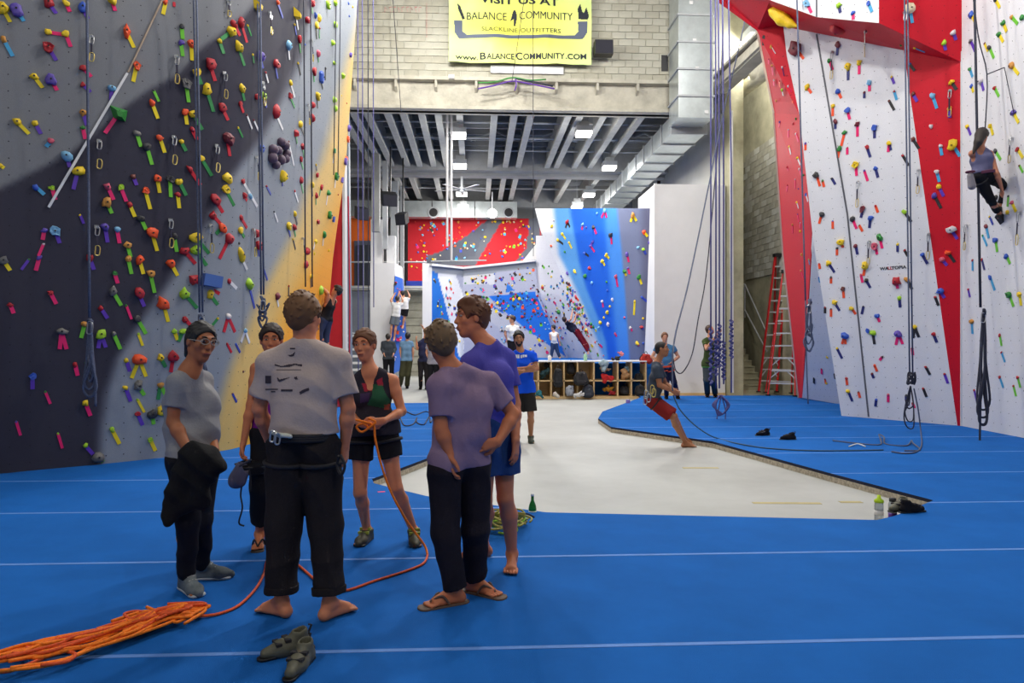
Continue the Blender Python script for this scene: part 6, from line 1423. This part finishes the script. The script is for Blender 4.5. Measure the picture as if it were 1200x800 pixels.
# seated man's line
e = empty('belay_rope', at(787, 460, 10.6), 'long grey rope rising in a slight curve from the seated man to the roof', 'rope')
rope('strand', [at(788, 458, 10.55), at(790, 400, 10.9), at(806, 335, 12), at(826, 240, 13.2), at(846, 140, 14.4), at(866, 55, 15), at(882, -20, 15.4), at(900, -120, 15.8)], .013, M_RG, parent=e)
rope('strand', [at(848, -120, 16), at(845, 100, 16), at(830, 300, 15.5), at(818, 375, 15), at(811, 415, 14.6), at(800, 436, 14.4), at(792, 434, 14.3), at(789, 420, 14.2)], .012, M_RD, parent=e)
e = empty('belay_rope', gr(840, 520), 'thin dark rope trailing from the seated man across the right mat', 'rope')
rope('strand', [at(789, 463, 10.6), at(797, 480, 10.7), at(813, 497, 11.0), at(830, 509, 11.2), gr(843, 514, .0), gr(862, 519, .01), gr(900, 525, .01), gr(960, 528, .01), gr(1035, 527, .01)], .010, M_RT, parent=e)
e = empty('loose_rope', gr(1010, 519), 'loose grey rope wriggling on the right mat below the climbing wall', 'rope')
rope('strand', [gr(976, 516, .01), gr(1002, 519, .01), gr(1030, 521, .01), gr(1032, 515, .03), gr(1030, 509, .05), gr(1036, 512, .05), gr(1038, 520, .01), gr(1062, 522, .01), gr(1068, 516, .03), gr(1070, 519, .03), gr(1078, 527, .01), gr(1060, 528, .01)], .011, M_RG, parent=e)
rope('strand', [gr(995, 523, .01), gr(1005, 520, .02), gr(1014, 523, .01)], .010, M_WHITE, parent=e)
e = empty('loose_rope', gr(480, 494), 'dark loose rope strewn on the left mat behind the belaying woman', 'rope'); rs = random.Random(4)
rope('strand', [gr(445 + 4.5 * i + rs.uniform(-5, 5), 494 + rs.uniform(-7, 5), .01) for i in range(16)], .012, M_RD, parent=e); rope('strand', [gr(455 + 4 * i, 484 + 2 * math.sin(i), .01) for i in range(13)], .012, M_RD, parent=e)
# thin cords at the block wall
for a, b, D, lb in (((456, -60), (470, 132), 20.2, 'thin dark cord hanging down the left part of the block wall'), ((626, -80), (600, 95), 19.9, 'thin taut cord slanting across the banner to the beam'), ((624.5, -80), (625, 300), 19.8, 'thin dark cord hanging straight down past the banner')):
    mb = MB(); mb.tube([at(*a, D), at(*b, D)], .010, 5); o = mb.obj('cord', M_RD, origin=at(*b, D)); tag(o, lb, 'rope')
e = empty('anchor_slings', at(604, 93, 20.3), 'green and purple slings tied around the beam below the banner', 'sling')
for pts, m in ((((560, 97), (580, 96), (600, 91), (620, 94), (640, 93)), mat('sling_green', (60, 130, 60), .8)), (((560, 104), (580, 100), (600, 95), (620, 98), (650, 104)), mat('sling_purple', (96, 60, 150), .8)), (((604, 92), (605, 100), (603, 106)), mat('sling_purple', (96, 60, 150), .8)), (((604, 92), (630, 97), (648, 101)), M_RD)):
    rope('sling', [at(x, y, 20.3) for x, y in pts], .022, m, parent=e)

# orange rope: heap and the live strand
hp = empty('climbing_rope', gr(100, 752), 'orange climbing rope lying in a long loose heap, its end running to the belayer', 'rope')
rs = random.Random(21)
cl_ = [gr(232, 718, .02), gr(205, 724, .03), gr(178, 731, .03), (gr(145, 744, .03)), gr(105, 757, .03), gr(60, 767, .03), gr(15, 778, .03), gr(-30, 788, .03)]
for i in range(30):
    o = rs.gauss(0, 1); a = rs.randint(0, 2); b = rs.randint(5, 7); pts = []
    for k in range(a, b + 1):
        w = (.03 + .035 * min(k, 3) / 3) * (1.2 if k > 3 else 1); t = cl_[min(k + 1, 7)] - cl_[max(k - 1, 0)]; t.z = 0; t.normalize(); sd = Vector((-t.y, t.x, 0))
        pts.append(cl_[k] + sd * (o * w + rs.uniform(-.045, .045)) + UP * (max(0, .055 - abs(o) * .025) + rs.uniform(-.012, .012)) + t * rs.uniform(-.06, .06))
    e_ = pts[0]; t = (pts[0] - pts[1]).normalized(); sd = Vector((-t.y, t.x, 0)) * rs.choice((-1, 1)) * .035; pts = [pts[1] + sd * 1.5, e_ + sd, e_ + t * .04, e_] + pts[1:]
    for p in pts: p.z = max(p.z, .008)
    rope('strand', pts, .0088, M_RO if rs.random() < .75 else M_RO2, parent=hp, sm=6, sides=7)
for pts in ([(150, 724), (146, 719), (162, 716), (178, 721), (196, 722), (222, 722)], [(172, 711), (186, 716), (200, 717), (214, 715), (213, 722)], [(150, 724), (160, 727), (180, 726)], [(30, 765), (32, 758), (36, 757), (38, 764)], [(48, 779), (78, 775), (88, 766), (70, 762)]):
    rope('loop', [gr(x, y, .05) for x, y in pts], .0085, M_RO2 if pts[0][0] != 172 else M_RO, parent=hp, sides=7)
rope('live_strand', [gr(215, 722, .06), gr(232, 722, .02), gr(256, 719, .01), gr(280, 709, .01), gr(300, 689, .01), gr(310, 670, .01), gr(314, 655, .01), gr(330, 648, .01), gr(352, 664, .01), gr(376, 684, .01), gr(402, 692, .01), gr(440, 680, .01), gr(475, 669, .01), gr(496, 660, .01), gr(501, 650, .01)], .0085, M_RO2, parent=hp, sides=7)
rope('live_strand', [gr(501, 650, .01), at(497, 638, 5.22), at(478, 612, 5.2), at(459, 578, 5.16), at(447, 545, 5.14), at(440, 515, 5.12), at(438, 499, 5.12), at(430, 495, 5.1), at(418, 492, 5.1), at(408, 490, 5.15)], .0085, M_RO, parent=hp, sides=7)
# olive rope coil beside the tall man
oc = empty('climbing_rope', gr(594, 612), 'olive and lime climbing rope piled loosely behind the tall man', 'rope'); rs = random.Random(8)
for i in range(20):
    R_ = rs.uniform(.08, .2); c = gr(593 + rs.uniform(-8, 8), 610 + rs.uniform(-4, 4), .02 + .011 * i * .6); ph = rs.uniform(0, 6); tl = rs.uniform(-.18, .18)
    pts = [c + RT * R_ * 1.0 * math.cos(ph + a) + FW * R_ * .8 * math.sin(ph + a) + UP * max(-.01, tl * .4 * math.cos(a)) for a in np.arange(0, rs.uniform(4.5, 6.4), .7)]
    rope('strand', pts, .0085, M_RL if i % 8 == 5 else M_RY, parent=oc, sides=6)
rope('strand', [gr(573, 622, .02), gr(577, 612, .08), gr(588, 608, .12), gr(600, 612, .09), gr(606, 621, .03), gr(596, 625, .02), gr(584, 624, .02)], .009, M_RL, parent=oc)
rope('strand', [gr(604, 600, .1), gr(618, 602, .06), gr(626, 606, .02)], .0085, M_RD, parent=oc)

# ---------------- things worn or held by the people ----------------
def harness(c, m, m2=None, dz=.1, loops=True):
    u = c['u']; ce = c['P'] + c['up'] * dz * u; w = (c['S'] and .155) * u
    h = empty('harness', ce); h.parent = c['R']; h.location = ce - c['R'].location
    mb = MB(); 
    for o in (-.012, 0, .012): mb.tube([ce + c['side'] * math.cos(a) * (w + .012) + c['fwd'] * math.sin(a) * (.125 * u + .012) + c['up'] * o for a in np.arange(0, 6.28, .35)], .013, 6, closed=True)
    mb.obj('belt', m, h, smooth=True)
    if loops:
        for s, (hp_, k, an, fd) in c['legs'].items():
            q = hp_.lerp(k, .16); d = (k - hp_).normalized(); x = c['side'] - d * c['side'].dot(d); x.normalize(); y = d.cross(x)
            mb = MB(); mb.tube([q + (x * math.cos(a) + y * math.sin(a)) * .115 * u for a in np.arange(0, 6.28, .4)], .013, 6, closed=True); mb.obj('leg_loop', m2 or m, h, smooth=True)
    return h
M_HR = mat('harness_black', (30, 28, 34), .8); M_HO = mat('harness_orange', (200, 70, 36), .8)
h = harness(PPL['tee'], M_HR, M_HR, .085)
biner(at(319, 511, 3.84), -FW, .014, .03, M_METAL, 'carabiner', h); biner(at(325, 514, 3.84), (-FW + RT * .5).normalized(), .014, .03, M_METAL, 'carabiner', h)
mb = MB(); mb.tube(crom([at(399, 533, 3.9), at(404, 545, 3.88), at(400, 556, 3.9), at(395, 545, 3.92), at(397, 534, 3.9)], 4), .008, 6); mb.obj('gear_loop', M_HR, h)
h = harness(PPL['belay'], M_HR, M_HR, .07)
rope('tie_in_loop', [at(432, 502, 5.12), at(426, 496, 5.1), at(418, 500, 5.12), at(424, 506, 5.12), at(434, 500, 5.1), at(440, 494, 5.1), at(432, 490, 5.1)], .009, M_RO, parent=h)
h = harness(PPL['seated'], M_HR, M_HR, .04)
for k_, (x, y) in enumerate(((757, 462), (760, 466), (756, 469), (764, 456), (766, 460))): biner(at(x, y, 10.4), -FW, .03, .06, M_METAL if k_ < 3 else M_GATE, 'carabiner', h)
h = harness(PPL['green'], M_HR, mat('harness_green', (70, 140, 60), .8), .06); harness(PPL['behind'], M_HO, M_HO, .06); h = harness(PPL['climberR'], mat('harness_plum', (90, 40, 66), .8), M_HR, .05)
fl = Field(); a = at(1137, 206, Dw - .16); b = at(1139, 218, Dw - .14); fl.cone(a, b, .045, .058, .02); cb = fobj('chalk_bag', fl, .01, mat('bag_grey', (136, 130, 136), .9), h)
mb = MB(); mb.tube([a + UP * .06 + RT * .055 * math.cos(t) + FW * .055 * math.sin(t) for t in np.arange(0, 6.2, .5)], .014, 6, closed=True); mb.obj('rim', mat('harness_plum', (90, 40, 66), .8), h)
# black jacket draped over the arm
J_ = Field(); D1 = 4.18
def jc(a, b, ra, rb, k=.04): J_.cone(at(a[0], a[1], D1 + (a[2] if len(a) > 2 else 0)), at(b[0], b[1], D1 + (b[2] if len(b) > 2 else 0)), ra, rb, k)
jc((224, 527), (246, 532, .05), .05, .05); jc((246, 532, .05), (255, 545, .02), .045, .05); jc((222, 535), (206, 575), .06, .05); jc((206, 570), (196, 602), .045, .035, .03); jc((197, 590), (197, 612), .034, .022, .02)
jc((236, 540), (233, 585, .04), .07, .055); jc((233, 580, .04), (240, 592, .05), .05, .03); jc((215, 550), (214, 592, .03), .05, .05); jc((213, 590, .03), (203, 606, .02), .04, .03); jc((250, 548, .02), (246, 560, .03), .045, .03)
J_.wr = (.008, 30, 2)
jk = meshobj('jacket', *J_.build(.007), cloth('jacket_black', (24, 24, 27)), origin=at(225, 570, D1), smooth=True); tag(jk, 'black jacket draped over the forearm of the man with glasses', 'jacket')
# chalk bag and shoes dangling from the woman's hand
Dc = 5.1; cbg = empty('chalk_bag', at(283, 558, Dc), 'grey chalk bag dangling from the hand of the half hidden woman', 'bag')
fl = Field(); fl.cone(at(285, 547, Dc), at(278, 562, Dc), .052, .062, .02); fl.cone(at(278, 562, Dc), at(274, 566, Dc), .055, .03, .02); fl.cone(at(288, 538, Dc), at(289, 546, Dc), .05, .045, .01, sub=True); fobj('pouch', fl, .006, cloth('bag_lilac_grey', (96, 92, 110)), cbg)
mb = MB(); mb.tube([at(286.5, 543, Dc) + (RT * .8 + UP * .5) * .05 * math.cos(t) + FW * .05 * math.sin(t) for t in np.arange(0, 6.2, .5)], .008, 6, closed=True); mb.obj('rim', M_RD, cbg)
rope('cord', [at(284, 566, Dc), at(282, 580, Dc), at(284, 595, Dc), at(280, 612, Dc), at(286, 616, Dc)], .006, M_HR, parent=cbg); rope('cord', [at(292, 550, Dc), at(294, 565, Dc), at(293, 576, Dc)], .006, M_HR, parent=cbg)
def climb_shoe(c, yaw, label, m, L=.25, roll=0.0, name='climbing_shoe', group=None):
    e = empty(name, c, label, 'shoe', group); f = Vector((math.cos(yaw), math.sin(yaw), 0)); s = Vector((-f.y, f.x, 0)); c = Vector(c); up_ = (UP * math.cos(roll) + s * math.sin(roll)); s = f.cross(up_) * -1
    T = Field(); B0_ = c + up_ * .035
    T.cone(B0_ - f * .09, B0_ + f * .03, .034, .04, .03); T.cone(B0_ + f * .03, B0_ + f * .11 - up_ * .006, .043, .026, .03); T.cone(B0_ - f * .07, B0_ - f * .06 + up_ * .06, .034, .036, .02); T.cone(B0_ + f * .0, B0_ - f * .04 + up_ * .05, .036, .03, .02)
    T.cone(B0_ - f * .05 + up_ * .03, B0_ - f * .055 + up_ * .12, .024, .03, .008, sub=True); T.clip(c - up_ * .001, -up_)
    fobj('upper', T, .006, m, e); T = Field(); T.cone(c + up_ * .008 - f * .1, c + up_ * .008 + f * .12, .033, .032, .01); T.clip(c + up_ * .014, up_); T.clip(c, -up_); fobj('sole', T, .006, M_BLACK, e)
    for q in (.0, .045):
        MB().obox(B0_ + f * (q + .01) + up_ * (.043 - q * .25), s * .04, f * .014, up_ * .006).obj('strap', M_HR, e)
    mb = MB(); mb.tube([B0_ - f * .1 + up_ * .05, B0_ - f * .115 + up_ * .085, B0_ - f * .1 + up_ * .09], .006, 5); mb.obj('pull_loop', M_HR, e)
    return e
M_SH = mat('shoe_grey_olive', (92, 90, 74), .55, noise=.25, nscale=20)
climb_shoe(gr(338, 766), -2.6, 'grey and black climbing shoe lying left behind its mate in the foreground', M_SH)
climb_shoe(gr(352, 783) + FW * .0, -1.75, 'grey and black climbing shoe nearest the camera, upright, laces open', M_SH)
climb_shoe(gr(894, 510), 3.4, 'dark climbing shoe on the right mat, left one of the pair', M_BLKP, roll=.3); climb_shoe(gr(924, 515), 3.2, 'dark climbing shoe on the right mat, right one of the pair', M_BLKP)
climb_shoe(gr(1054, 598), 3.6, 'olive climbing shoe next to the bottles at the mat corner', M_SH); climb_shoe(gr(1068, 600), .2, 'black climbing shoe at the mat corner, farthest right', M_BLKP)
climb_shoe(at(297, 552, 5.15), 0.4, 'dark climbing shoe hanging beside the grey chalk bag', M_BLKP, roll=1.2)

# ---------------- bottles, can, small litter ----------------
def lathe(prof, c, m, name, par, n=14):
    c = Vector(c); mb = MB(); V = [(c.x + r * math.cos(2 * math.pi * k / n), c.y + r * math.sin(2 * math.pi * k / n), c.z + z) for r, z in prof for k in range(n)]
    Fc = [(i * n + k, i * n + (k + 1) % n, (i + 1) * n + (k + 1) % n, (i + 1) * n + k) for i in range(len(prof) - 1) for k in range(n)]; Fc += [tuple(range(n))[::-1], tuple((len(prof) - 1) * n + k for k in range(n))]
    mb.add(V, Fc); return mb.obj(name, m, par, smooth=True)
M_GG = mat('green_glass', (30, 130, 60), .08, trans=.5); M_CLR = mat('clear_plastic', (214, 222, 226), .12, trans=.6)
c = gr(623, 605, 0) ; c = gr(624, 612, -.1); e = empty('bottle', c, 'green glass bottle standing at the edge of the near mat', 'bottle')
lathe([(.034, 0), (.036, .02), (.036, .13), (.03, .16), (.014, .2), (.013, .24)], c, M_GG, 'glass', e); lathe([(.015, .24), (.015, .262)], c, M_WHITE, 'cap', e); lathe([(.037, .05), (.037, .11)], c, mat('label_white', (200, 214, 200), .6), 'label', e)
c = gr(1030, 622, -.1) + FW * .25; c = gr(1030, 613, -.1); e = empty('bottle', c, 'clear drinking bottle with lime green lid at the mat corner', 'bottle')
lathe([(.036, 0), (.038, .02), (.038, .16), (.034, .19)], c, M_CLR, 'body', e); lathe([(.04, .19), (.04, .21), (.018, .225), (.014, .255)], c, mat('lid_lime', (190, 220, 20), .5), 'lid', e); lathe([(.039, .08), (.039, .12)], c, M_WHITE, 'label', e)
c = gr(1046, 609, -.1); e = empty('bottle', c, 'clear bottle with purple base and black lid beside the lime lidded one', 'bottle')
lathe([(.036, 0), (.038, .02), (.038, .07)], c, mat('purple_plastic', (92, 50, 150), .4), 'base', e); lathe([(.0375, .07), (.0375, .14), (.028, .17)], c, M_CLR, 'body', e); lathe([(.03, .17), (.03, .2)], c, M_BLACK, 'lid', e)
c = gr(736, 473, -.1); c = gr(736, 477, -.1); e = empty('drink_can', c, 'small violet and white drink can standing on the concrete by the mat', 'can'); lathe([(.05, 0), (.055, .02), (.055, .17), (.045, .19)], c, mat('can_violet', (110, 96, 170), .4), 'can_body', e); lathe([(.045, .19), (.045, .195)], c, M_METAL, 'can_lid', e)
o = MB().obox(gr(447, 576, .002), (.035, .01, 0), (-.006, .02, 0), (0, 0, .001)).obj('tape_scrap', tm['p'], origin=gr(447, 576)); tag(o, 'tiny pink scrap of tape on the mat near the belaying woman', 'tape scrap')
e = empty('belay_device', gr(646, 606, -.1), 'little dark belay device left on the concrete near the green bottle', 'belay device'); mb = MB(); mb.tube(crom([gr(641 + 3 * math.cos(t), 605 + 2 * math.sin(t), -.085) for t in np.arange(0, 6.2, .8)], 2, True), .01, 5, closed=True); mb.obj('ring', M_BLACK, e); MB().obox(gr(651, 607, -.08), (.05, 0, 0), (0, .02, 0), (0, 0, .012)).obj('plate', M_BLACK, e)

# ---------------- step ladders ----------------
M_RED = mat('ladder_red', (206, 28, 34), .5); M_ALU = mat('aluminium', (214, 216, 218), .4, metal=.3)
def ladder(fl_, fr_, top, back, label, n):
    e = empty('step_ladder', fl_.lerp(fr_, .5), label, 'ladder', 'red step ladders'); wv = (fr_ - fl_).normalized(); tl, tr = top - wv * .17, top + wv * .17
    for a, b in ((fl_, tl), (fr_, tr)): MB().bar(a, b, .035, .1, wv.cross(UP)).obj('front_rail', M_RED, e)
    bl, br = fl_ + back, fr_ + back
    for a, b in ((bl, tl + back * .05), (br, tr + back * .05)): MB().bar(a, b, .03, .07, wv.cross(UP)).obj('rear_rail', M_RED, e)
    for k in range(1, n):
        t = k / n; MB().bar(fl_.lerp(tl, t), fr_.lerp(tr, t), .09, .035).obj('tread', M_ALU, e)
        if k < n - 1: MB().bar(bl.lerp(tl, t), br.lerp(tr, t), .03, .03).obj('rear_bar', M_ALU, e)
        if k in (2, 3):
            m_ = fl_.lerp(fr_, .5).lerp(top, t); MB().bar(fl_.lerp(tl, t - .06), m_ - wv * .1, .02, .03).obj('brace', M_ALU, e); MB().bar(fr_.lerp(tr, t - .06), m_ + wv * .1, .02, .03).obj('brace', M_ALU, e)
    MB().obox(top, wv * .21, wv.cross(UP) * .12, (0, 0, .05)).obj('top_cap', M_BLACK, e)
    for p in (fl_, fr_, bl, br): MB().obox(p + UP * .02, (.05, 0, 0), (0, .05, 0), (0, 0, .02)).obj('foot', M_BLACK, e)
a, b = gr(900, 463.5), gr(930, 464.5); b = a + (b - a).normalized() * .72
ladder(a, b, at(925, 318, 20.6), FW * 1.1 + RT * .32, 'front red step ladder with white treads by the red wall strip', 10)
a, b = gr(889, 459.5), gr(910, 459.5)
ladder(a, b, at(915, 299, 21.9), FW * .95 + RT * .75, 'taller red step ladder behind the front one, its top near the niche wall', 12)

# ---------------- shelf and bags ----------------
YS = 20.35; sx0, sx1 = onY(622, 430, YS).x, onY(757, 430, YS).x
sh = empty('cubby_shelf', ((sx0 + sx1) / 2, YS, -.1), 'low birch cubby shelf full of bags under the bouldering deck', 'shelf')
MB().box((sx0 - .9, YS - .03, .955), (sx1 + .02, 21.08, .99)).obj('top_board', M_WHITE, sh)
MB().box((sx0, YS, -.1), (sx1, 21.08, -.03)).obj('plinth', M_WOOD, sh); xb_ = onY(696, 430, YS).x; MB().box((sx0, 21.04, -.03), (xb_, 21.08, .95)).obj('back_board', M_WOOD, sh)
for px in (631, 646, 661, 677, 696, 724, 740, 757):
    x = onY(px, 430, YS).x; MB().box((x - .02, YS, -.03), (x + .02, 21.04, .955)).obj('divider', M_WOOD, sh)
MB().box((sx0, YS, .40), (sx1, 21.04, .43)).obj('middle_shelf', M_WOOD, sh)
def bag(px, py, wpx, hpx, Y, col, kind, label, cat='bag', name='backpack'):
    c = onY(px, py, Y); s = Y / F; w, h = wpx * s / 2, hpx * s / 2; e = empty(name, c - UP * h, label, cat, 'bags and clothes at the cubby shelf'); fl = Field(); rs_ = random.Random(int(px * 7 + py))
    X, Z = RT, UP; m = mat('fabric_%d_%d_%d' % col, col, .85, noise=.15, nscale=12, bump=.3, bscale=40)
    if kind == 'pack':
        r = min(w, h) * .62; fl.cone(c - Z * (h - r) - X * (w - r) * .8, c + Z * (h - r) * .9 - X * (w - r) * .5, r, r * .85, .05); fl.cone(c - Z * (h - r) + X * (w - r) * .8, c + Z * (h - r) * .9 + X * (w - r) * .5, r, r * .85, .05); fl.wr = (.008, 22, rs_.random() * 6)
        fobj('pack_body', fl, .022, m, e); f2 = Field(); f2.cone(c - Z * h * .5 - FW * r * .75 - X * w * .3, c - Z * h * .5 - FW * r * .75 + X * w * .3, r * .5, r * .5, .03); f2.ball(c + Z * h * .55 - FW * r * .55, r * .5, .03); fobj('pocket', f2, .022, m, e)
        mb = MB(); mb.tube([c + Z * h * .9 + X * .05, c + Z * (h + .05), c + Z * h * .9 - X * .05], .012, 5); mb.obj('grab_handle', M_HR, e)
        mb = MB(); mb.tube(crom([c + Z * h * .8 - X * w * .5 - FW * r * .6, c - X * w * .9 - FW * r, c - Z * h * .8 - X * w * .6 - FW * r * .6], 4), .014, 5); mb.obj('shoulder_strap', M_HR, e)
    else:
        for k in range(9): 
            a = rs_.uniform(0, 6.28); q = rs_.uniform(.2, .62); p = c + X * w * q * math.cos(a) + Z * h * q * math.sin(a) + FW * rs_.uniform(-.06, .06); r_ = max(min(w, h) * rs_.uniform(.35, .5), .03); fl.cone(p, p + X * rs_.uniform(-.08, .08) + Z * rs_.uniform(-.06, .06), r_, r_ * .8, .03)
        fl.wr = (.012, 30, rs_.random() * 6); fobj('folded_cloth', fl, .02, m, e)
    return e
Yc = 20.6
for a in ((639, 437, 13, 16, Yc, (40, 74, 84), 'cloth', 'teal and dark clothing stuffed in the leftmost upper cubby', 'clothes', 'clothing'), (640, 428, 11, 7, Yc, (26, 26, 30), 'cloth', 'black cap or hood on top of the teal clothing', 'clothes', 'clothing'),
          (654, 442, 13, 24, Yc - .35, (26, 28, 34), 'pack', 'black backpack leaning between first and second dividers'), (669, 431, 12, 15, Yc, (32, 32, 38), 'pack', 'dark backpack in the third upper cubby'),
          (667, 456, 15, 15, Yc - .4, (150, 156, 170), 'cloth', 'pale grey bundled clothes on the floor before the shelf', 'clothes', 'clothing'), (681, 443, 20, 18, Yc - .45, (34, 34, 40), 'pack', 'black backpack piled in front of the fourth divider'),
          (689, 458, 16, 17, Yc - .45, (40, 46, 60), 'pack', 'slate backpack standing on the floor before the shelf'), (678, 463, 18, 7, Yc - .6, (206, 206, 208), 'cloth', 'white crumpled cloth on the floor before the slate backpack', 'clothes', 'clothing'),
          (652, 462, 8, 9, Yc - .5, (196, 190, 184), 'cloth', 'small white pouch on the floor by the black backpack', 'bag', 'pouch'),
          (711, 443, 22, 13, Yc - .2, (190, 30, 34), 'cloth', 'bright red jacket hanging out of the wide upper cubby', 'clothes', 'clothing'), (710, 433, 14, 9, Yc, (196, 170, 150), 'cloth', 'beige bundle above the red jacket', 'clothes', 'clothing'),
          (712, 456, 16, 9, Yc, (180, 130, 40), 'cloth', 'yellow and brown bundle in the wide lower cubby', 'clothes', 'clothing'), (717, 460, 9, 5, Yc - .1, (150, 24, 40), 'cloth', 'dark red cloth beside the yellow bundle', 'clothes', 'clothing'),
          (731, 439, 13, 18, Yc - .1, (170, 130, 90), 'cloth', 'tan jacket stuffed in the sixth upper cubby', 'clothes', 'clothing'), (735, 432, 9, 9, Yc, (130, 156, 170), 'cloth', 'pale blue shirt behind the tan jacket', 'clothes', 'clothing'), (732, 457, 14, 12, Yc, (36, 36, 42), 'pack', 'black bag in the sixth lower cubby'),
          (749, 442, 14, 12, Yc, (28, 28, 32), 'pack', 'black bag in the last upper cubby'), (750, 457, 15, 14, Yc - .2, (38, 38, 42), 'pack', 'dark bag in the last lower cubby, bulging out'),
          (706, 428, 15, 14, Yc - .35, (150, 172, 186), 'cloth', 'pale blue grey shirt hanging over the shelf edge', 'clothes', 'clothing'), (721, 420, 18, 7, Yc, (26, 26, 30), 'cloth', 'black bag lying flat on top of the shelf', 'bag', 'bag'),
          (757, 420, 18, 13, Yc - .1, (170, 44, 38), 'pack', 'red and black pack on the right end of the shelf top'), (728, 415, 6, 8, Yc + .1, (190, 110, 120), 'cloth', 'pink pouch standing on the black bag on the shelf', 'bag', 'pouch'),
          (633, 461, 12, 8, Yc - .5, (20, 96, 110), 'cloth', 'teal cloth dropped on the floor by the shelf end', 'clothes', 'clothing')):
    if len(a) == 8: bag(*a)
    else: bag(*a[:8], a[8], a[9])
for px, col, h_, lb in ((644, (230, 230, 226), .14, 'white cup on the shelf top near the walking person'), (686, (160, 210, 170), .2, 'pale green bottle on the shelf top below the boulderer')):
    p = onY(px, 423, 20.5); p.z = .99; e = empty('cup' if h_ < .15 else 'bottle', p, lb, 'cup' if h_ < .15 else 'bottle'); lathe([(.05, 0), (.055, h_ * .7), (.045 if h_ < .15 else .02, h_)], p, mat('cup_%d' % px, col, .4), 'vessel', e); lathe([(.03, h_), (.03, h_ + .02)], p, M_WHITE, 'cap', e)
# little sign plate on the pillar ropes
for (x, y) in ((833, 379), (853, 383), (836, 370)):
    pass
# white cloth peeking out under the tee
fl = Field(); 
for a, b in (((319, 506), (328, 510)), ((328, 510), (340, 511))): fl.cone(at(*a, 3.87), at(*b, 3.86), .014, .012, .01)
fl.wr = (.003, 60, 1); fobj('undershirt', fl, .005, mat('white_cloth', (214, 216, 204), .9), PPL['tee']['R'])
